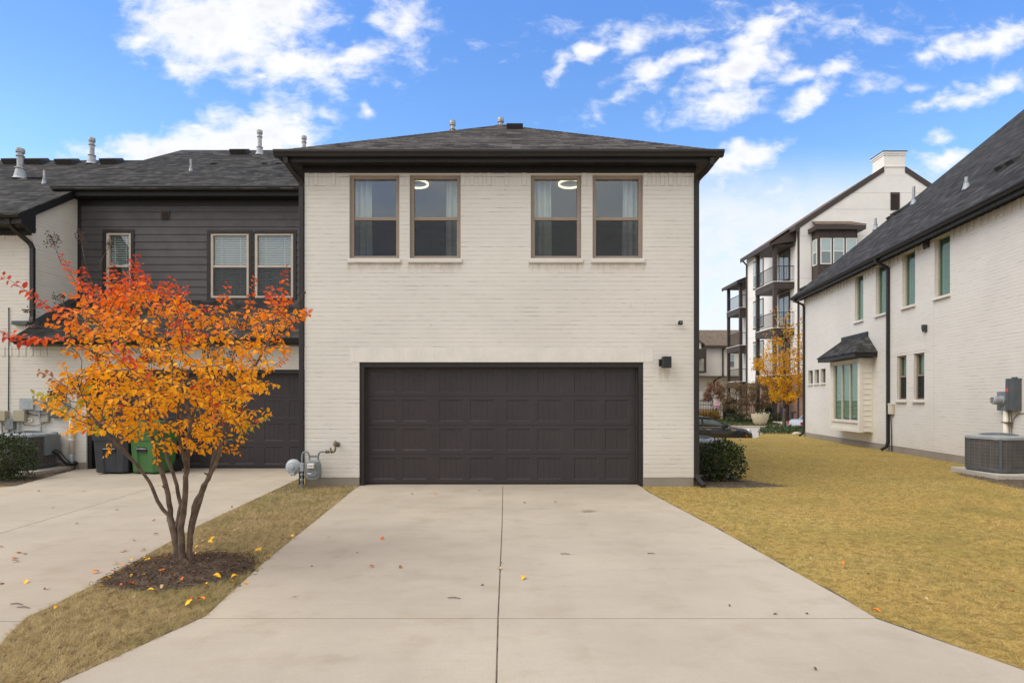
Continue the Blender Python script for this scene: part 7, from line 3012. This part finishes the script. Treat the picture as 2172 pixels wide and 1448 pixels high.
# teal garden chairs
def lawn_chair(x, y, rz, label):
    zb = gz(x, y) + .03
    t = root('garden_chair', (x, y, zb), label, 'chair', 'teal garden chairs')
    c, s = math.cos(R(rz)), math.sin(R(rz))
    F = Fr((x, y, zb), (c, s, 0), (s, -c, 0))
    mb = MB()
    for i in range(6):
        mb.box(F, -.27, .27, -.25 + i * .09, -.17 + i * .09, .36 + i * .012, .385 + i * .012)
    mb.build('seat', M['teal'], t)
    mb = MB()
    for i in range(5):
        a = -.27 + i * .11
        h = .98 + .07 * math.sin(math.pi * (i + .5) / 5)
        mb.add([F(a, -.25, .36), F(a + .1, -.25, .36), F(a + .1, -.52, h), F(a, -.52, h), F(a, -.275, .36), F(a + .1, -.275, .36), F(a + .1, -.545, h), F(a, -.545, h)], [(0, 1, 2, 3), (7, 6, 5, 4), (0, 4, 5, 1), (1, 5, 6, 2), (2, 6, 7, 3), (3, 7, 4, 0)])
    mb.build('backrest', M['teal'], t)
    for sx in (-.31, .31):
        mb = MB()
        mb.box(F, sx - .06, sx + .06, -.3, .33, .60, .625)
        mb.build('armrest', M['teal'], t)
        for b in (-.28, .26):
            mb = MB()
            mb.box(F, sx - .02, sx + .02, b - .04, b + .04, 0, .60)
            mb.build('leg', M['teal'], t)


lawn_chair(X(1639, 40.2), 40.2, 10, 'teal slatted garden chair right of the planter bowl')
lawn_chair(X(1620, 40.6), 40.6, 195, 'dark teal garden chair directly behind the planter bowl')
xb_, yb2 = X(1681, 37.6), 37.6
t = root('bollard_light', (xb_, yb2, 0), 'short dark bollard lamp at the brick base of the apartments', 'bollard')
mb = MB()
mb.lathe((xb_, yb2, -.05), [(.07, 0), (.07, .66)], 14)
mb.build('post', M['iron'], t)
mb = MB()
mb.box(Fr((xb_, yb2, 0)), -.08, .22, -.07, .07, .61, .70)
mb.build('lamp_head', M['iron'], t, bevel=.01)


# ------------------------------------------------------------------ cars
def car(c, flip, paint, label, sedan=0.0):
    t = root('parked_car', c, label, 'car', 'parked cars')
    F = Fr(c, (flip, 0, 0), (0, -1, 0))

    def loft(rows, name, mat, ring):
        mb = MB()
        P = []
        for r in rows:
            half = ring(*r)
            full = half + [(-y, z) for y, z in half[::-1]]
            P.append([F(r[0], y, z) for y, z in full])
        n = len(P[0])
        V_ = [p for q in P for p in q]
        f = [(j * n + i, j * n + (i + 1) % n, (j + 1) * n + (i + 1) % n, (j + 1) * n + i) for j in range(len(P) - 1) for i in range(n)]
        f += [tuple(range(n)), tuple(range(len(V_) - 1, len(V_) - n - 1, -1))]
        mb.add(V_, f)
        o = mb.build(name, mat, t, smooth=True)
        md = o.modifiers.new('s', 'SUBSURF')
        md.levels = md.render_levels = 1
        return o

    def bring(x, w_, zb, zt):
        m = (zb + zt) / 2
        return [(0, zb), (w_ * .8, zb), (w_ * .96, zb + .10), (w_, m), (w_ * .975, zt - .12), (w_ * .88, zt - .01), (w_ * .5, zt + .02), (0, zt + .03)]
    rows = [(2.13, .50, .34, .60), (2.08, .68, .26, .72), (1.92, .80, .22, .82), (1.6, .87, .20, .90), (1.2, .895, .19, .945), (.75, .90, .19, .975), (.0, .90, .19, .98), (-.8, .90, .19, .99), (-1.5, .89, .20, 1.0), (-1.85, .86, .24, 1.0), (-2.05, .80, .28, .96), (-2.12, .66, .36, .86)]
    loft(rows, 'body', M[paint], bring)

    def cring(x, zt, wt, zb=.94):
        return [(0, zb), (.80, zb), (.80 - (.80 - wt) * .5, zb + (zt - zb) * .55), (wt, zt - .03), (wt * .7, zt), (0, zt + .012)]
    cab = [(.95, .99, .78), (.55, 1.17, .72), (.18, 1.37, .64), (-.2, 1.42, .63), (-.6, 1.43, .63), (-1.5 + sedan * .75, 1.40, .62), (-1.75 + sedan * .9, 1.26, .66), (-1.98 + sedan, 1.0, .72)]
    loft(cab, 'windows', M['car_glass'], cring)
    mb = MB()
    top = [(.20, 1.385, .62), (-.2, 1.437, .625), (-.6, 1.447, .625), (-1.52 + sedan, 1.415, .61)]
    P = []
    for x, z, w_ in top:
        P += [F(x, -w_, z - .035), F(x, -w_ * .7, z), F(x, 0, z + .012), F(x, w_ * .7, z), F(x, w_, z - .035)]
    f = [(j * 5 + i, j * 5 + i + 1, (j + 1) * 5 + i + 1, (j + 1) * 5 + i) for j in range(3) for i in range(4)]
    mb.add(P, f)
    ro = mb.build('roof', M[paint], t, smooth=True, recalc=False)
    md = ro.modifiers.new('s', 'SOLIDIFY')
    md.thickness = .02
    mb = MB()
    for s in (1, -1):
        mb.rtube(F, [(1.0, s * .79, .975), (.56, s * .735, 1.18), (.2, s * .645, 1.365), (-.3, s * .635, 1.405), (-.9, s * .635, 1.415), (-1.5 + sedan, s * .63, 1.385), (-1.78 + sedan, s * .68, 1.24), (-2.0 + sedan, s * .74, .99)], .05, .05)
        for x in ((-.28, -1.15) if not sedan else (-.28,)):
            mb.rtube(F, [(x + .04, s * .815, .96), (x, s * .725, 1.2), (x - .03, s * .645, 1.40)], .07, .04)
    mb.build('pillars', M[paint], t)
    for s in (1, -1):
        mb = MB()
        mb.rtube(F, [(1.05, s * .80, .968), (.3, s * .835, .972), (-1.0, s * .835, .982), (-1.9, s * .78, .99)], .018, .022)
        mb.build('belt_strip', M['chrome'], t)
        mb = MB()
        mb.box(F, .98, 1.22, s * .892 - .012, s * .892 + .012, .80, .845)
        mb.build('side_vent', M['chrome'], t)
        mb = MB()
        mb.box(F, -.15, .08, s * .898 - .02, s * .898 + .02, .845, .87)
        mb.build('door_handle', M['chrome'], t)
    for s in (1, -1):
        for x in (1.32, -1.30):
            mb = MB()
            mb.lathe(F(x, s * .80, .315), [(.355, 0), (.355, .108), (.33, .11)], 26, tuple(F.n * s))
            mb.build('wheel_arch', M['gasket'], t)
            mb = MB()
            mb.lathe(F(x, s * .73, .315), [(.20, 0), (.30, .0), (.315, .02), (.315, .17), (.30, .19), (.235, .195), (.22, .17)], 28, tuple(F.n * s))
            wl = mb.build('wheel', M['tyre'], t, smooth=False)
            mb = MB()
            for k in range(8):
                a = k * math.pi / 4
                Fk = Fr(tuple(F(x, s * .905, .315)), F.u * math.cos(a) + Vector((0, 0, 1)) * math.sin(a), F.n * s)
                q = Fk.u
                pz = q.cross(Fk.n)
                mb.add([Fk.O + q * .03 + pz * .03, Fk.O + q * .21 + pz * .018, Fk.O + q * .21 - pz * .018, Fk.O + q * .03 - pz * .03, Fk.O + q * .03 + pz * .03 - Fk.n * .03, Fk.O + q * .21 + pz * .018 - Fk.n * .03, Fk.O + q * .21 - pz * .018 - Fk.n * .03, Fk.O + q * .03 - pz * .03 - Fk.n * .03],
                       [(0, 1, 2, 3), (0, 4, 5, 1), (2, 6, 7, 3), (1, 5, 6, 2)])
            mb.lathe(F(x, s * .90, .315), [(.05, -.02), (.05, .015), (.03, .02)], 12, tuple(F.n * s))
            sub(mb.build('rim', M['dark_grey'], t), wl)
        mb = MB()
        mb.lathe(F(1.93, s * .60, .76), [(.135, -.05), (.135, .03), (.10, .07), (.04, .085)], 20, tuple((F.u * .75 + F.n * s * .5 + Vector((0, 0, .35))).normalized()))
        mb.build('headlight', M['lens'], t, smooth=True)
        mb = MB()
        mb.box(F, -2.11, -1.98, s * .74 - .10, s * .74 + .07, .70, .88)
        mb.build('tail_light', M['red_lamp'], t, bevel=.03)
        mb = MB()
        mb.rtube(F, [(1.66, s * .875, .62), (1.75, s * .85, .50)], .04, .03)
        mb.build('side_marker', M['amber'], t)
        mb = MB()
        mb.lathe(F(.72, s * .98, 1.03), [(.03, -.08), (.085, -.06), (.10, .0), (.085, .06), (.02, .09)], 14, tuple(F.u))
        mb.rtube(F, [(.72, s * .84, .96), (.72, s * .95, 1.0)], .05, .05)
        mb.build('wing_mirror', M['gasket'], t, smooth=True)
    mb = MB()
    mb.box(F, 2.06, 2.14, -.45, .45, .42, .60)
    mb.build('grille', M['gasket'], t, bevel=.02)
    return t


car((11.2 - 2.13, 27.0, -.744), 1, 'car_black', 'black compact car parked beyond the lawn crest, nose to the right')
car((15.45 + 2.13, 31.2, street_z(31.2) + .006), 1, 'car_silver', 'silver car whose tail shows past the white side house', .55)
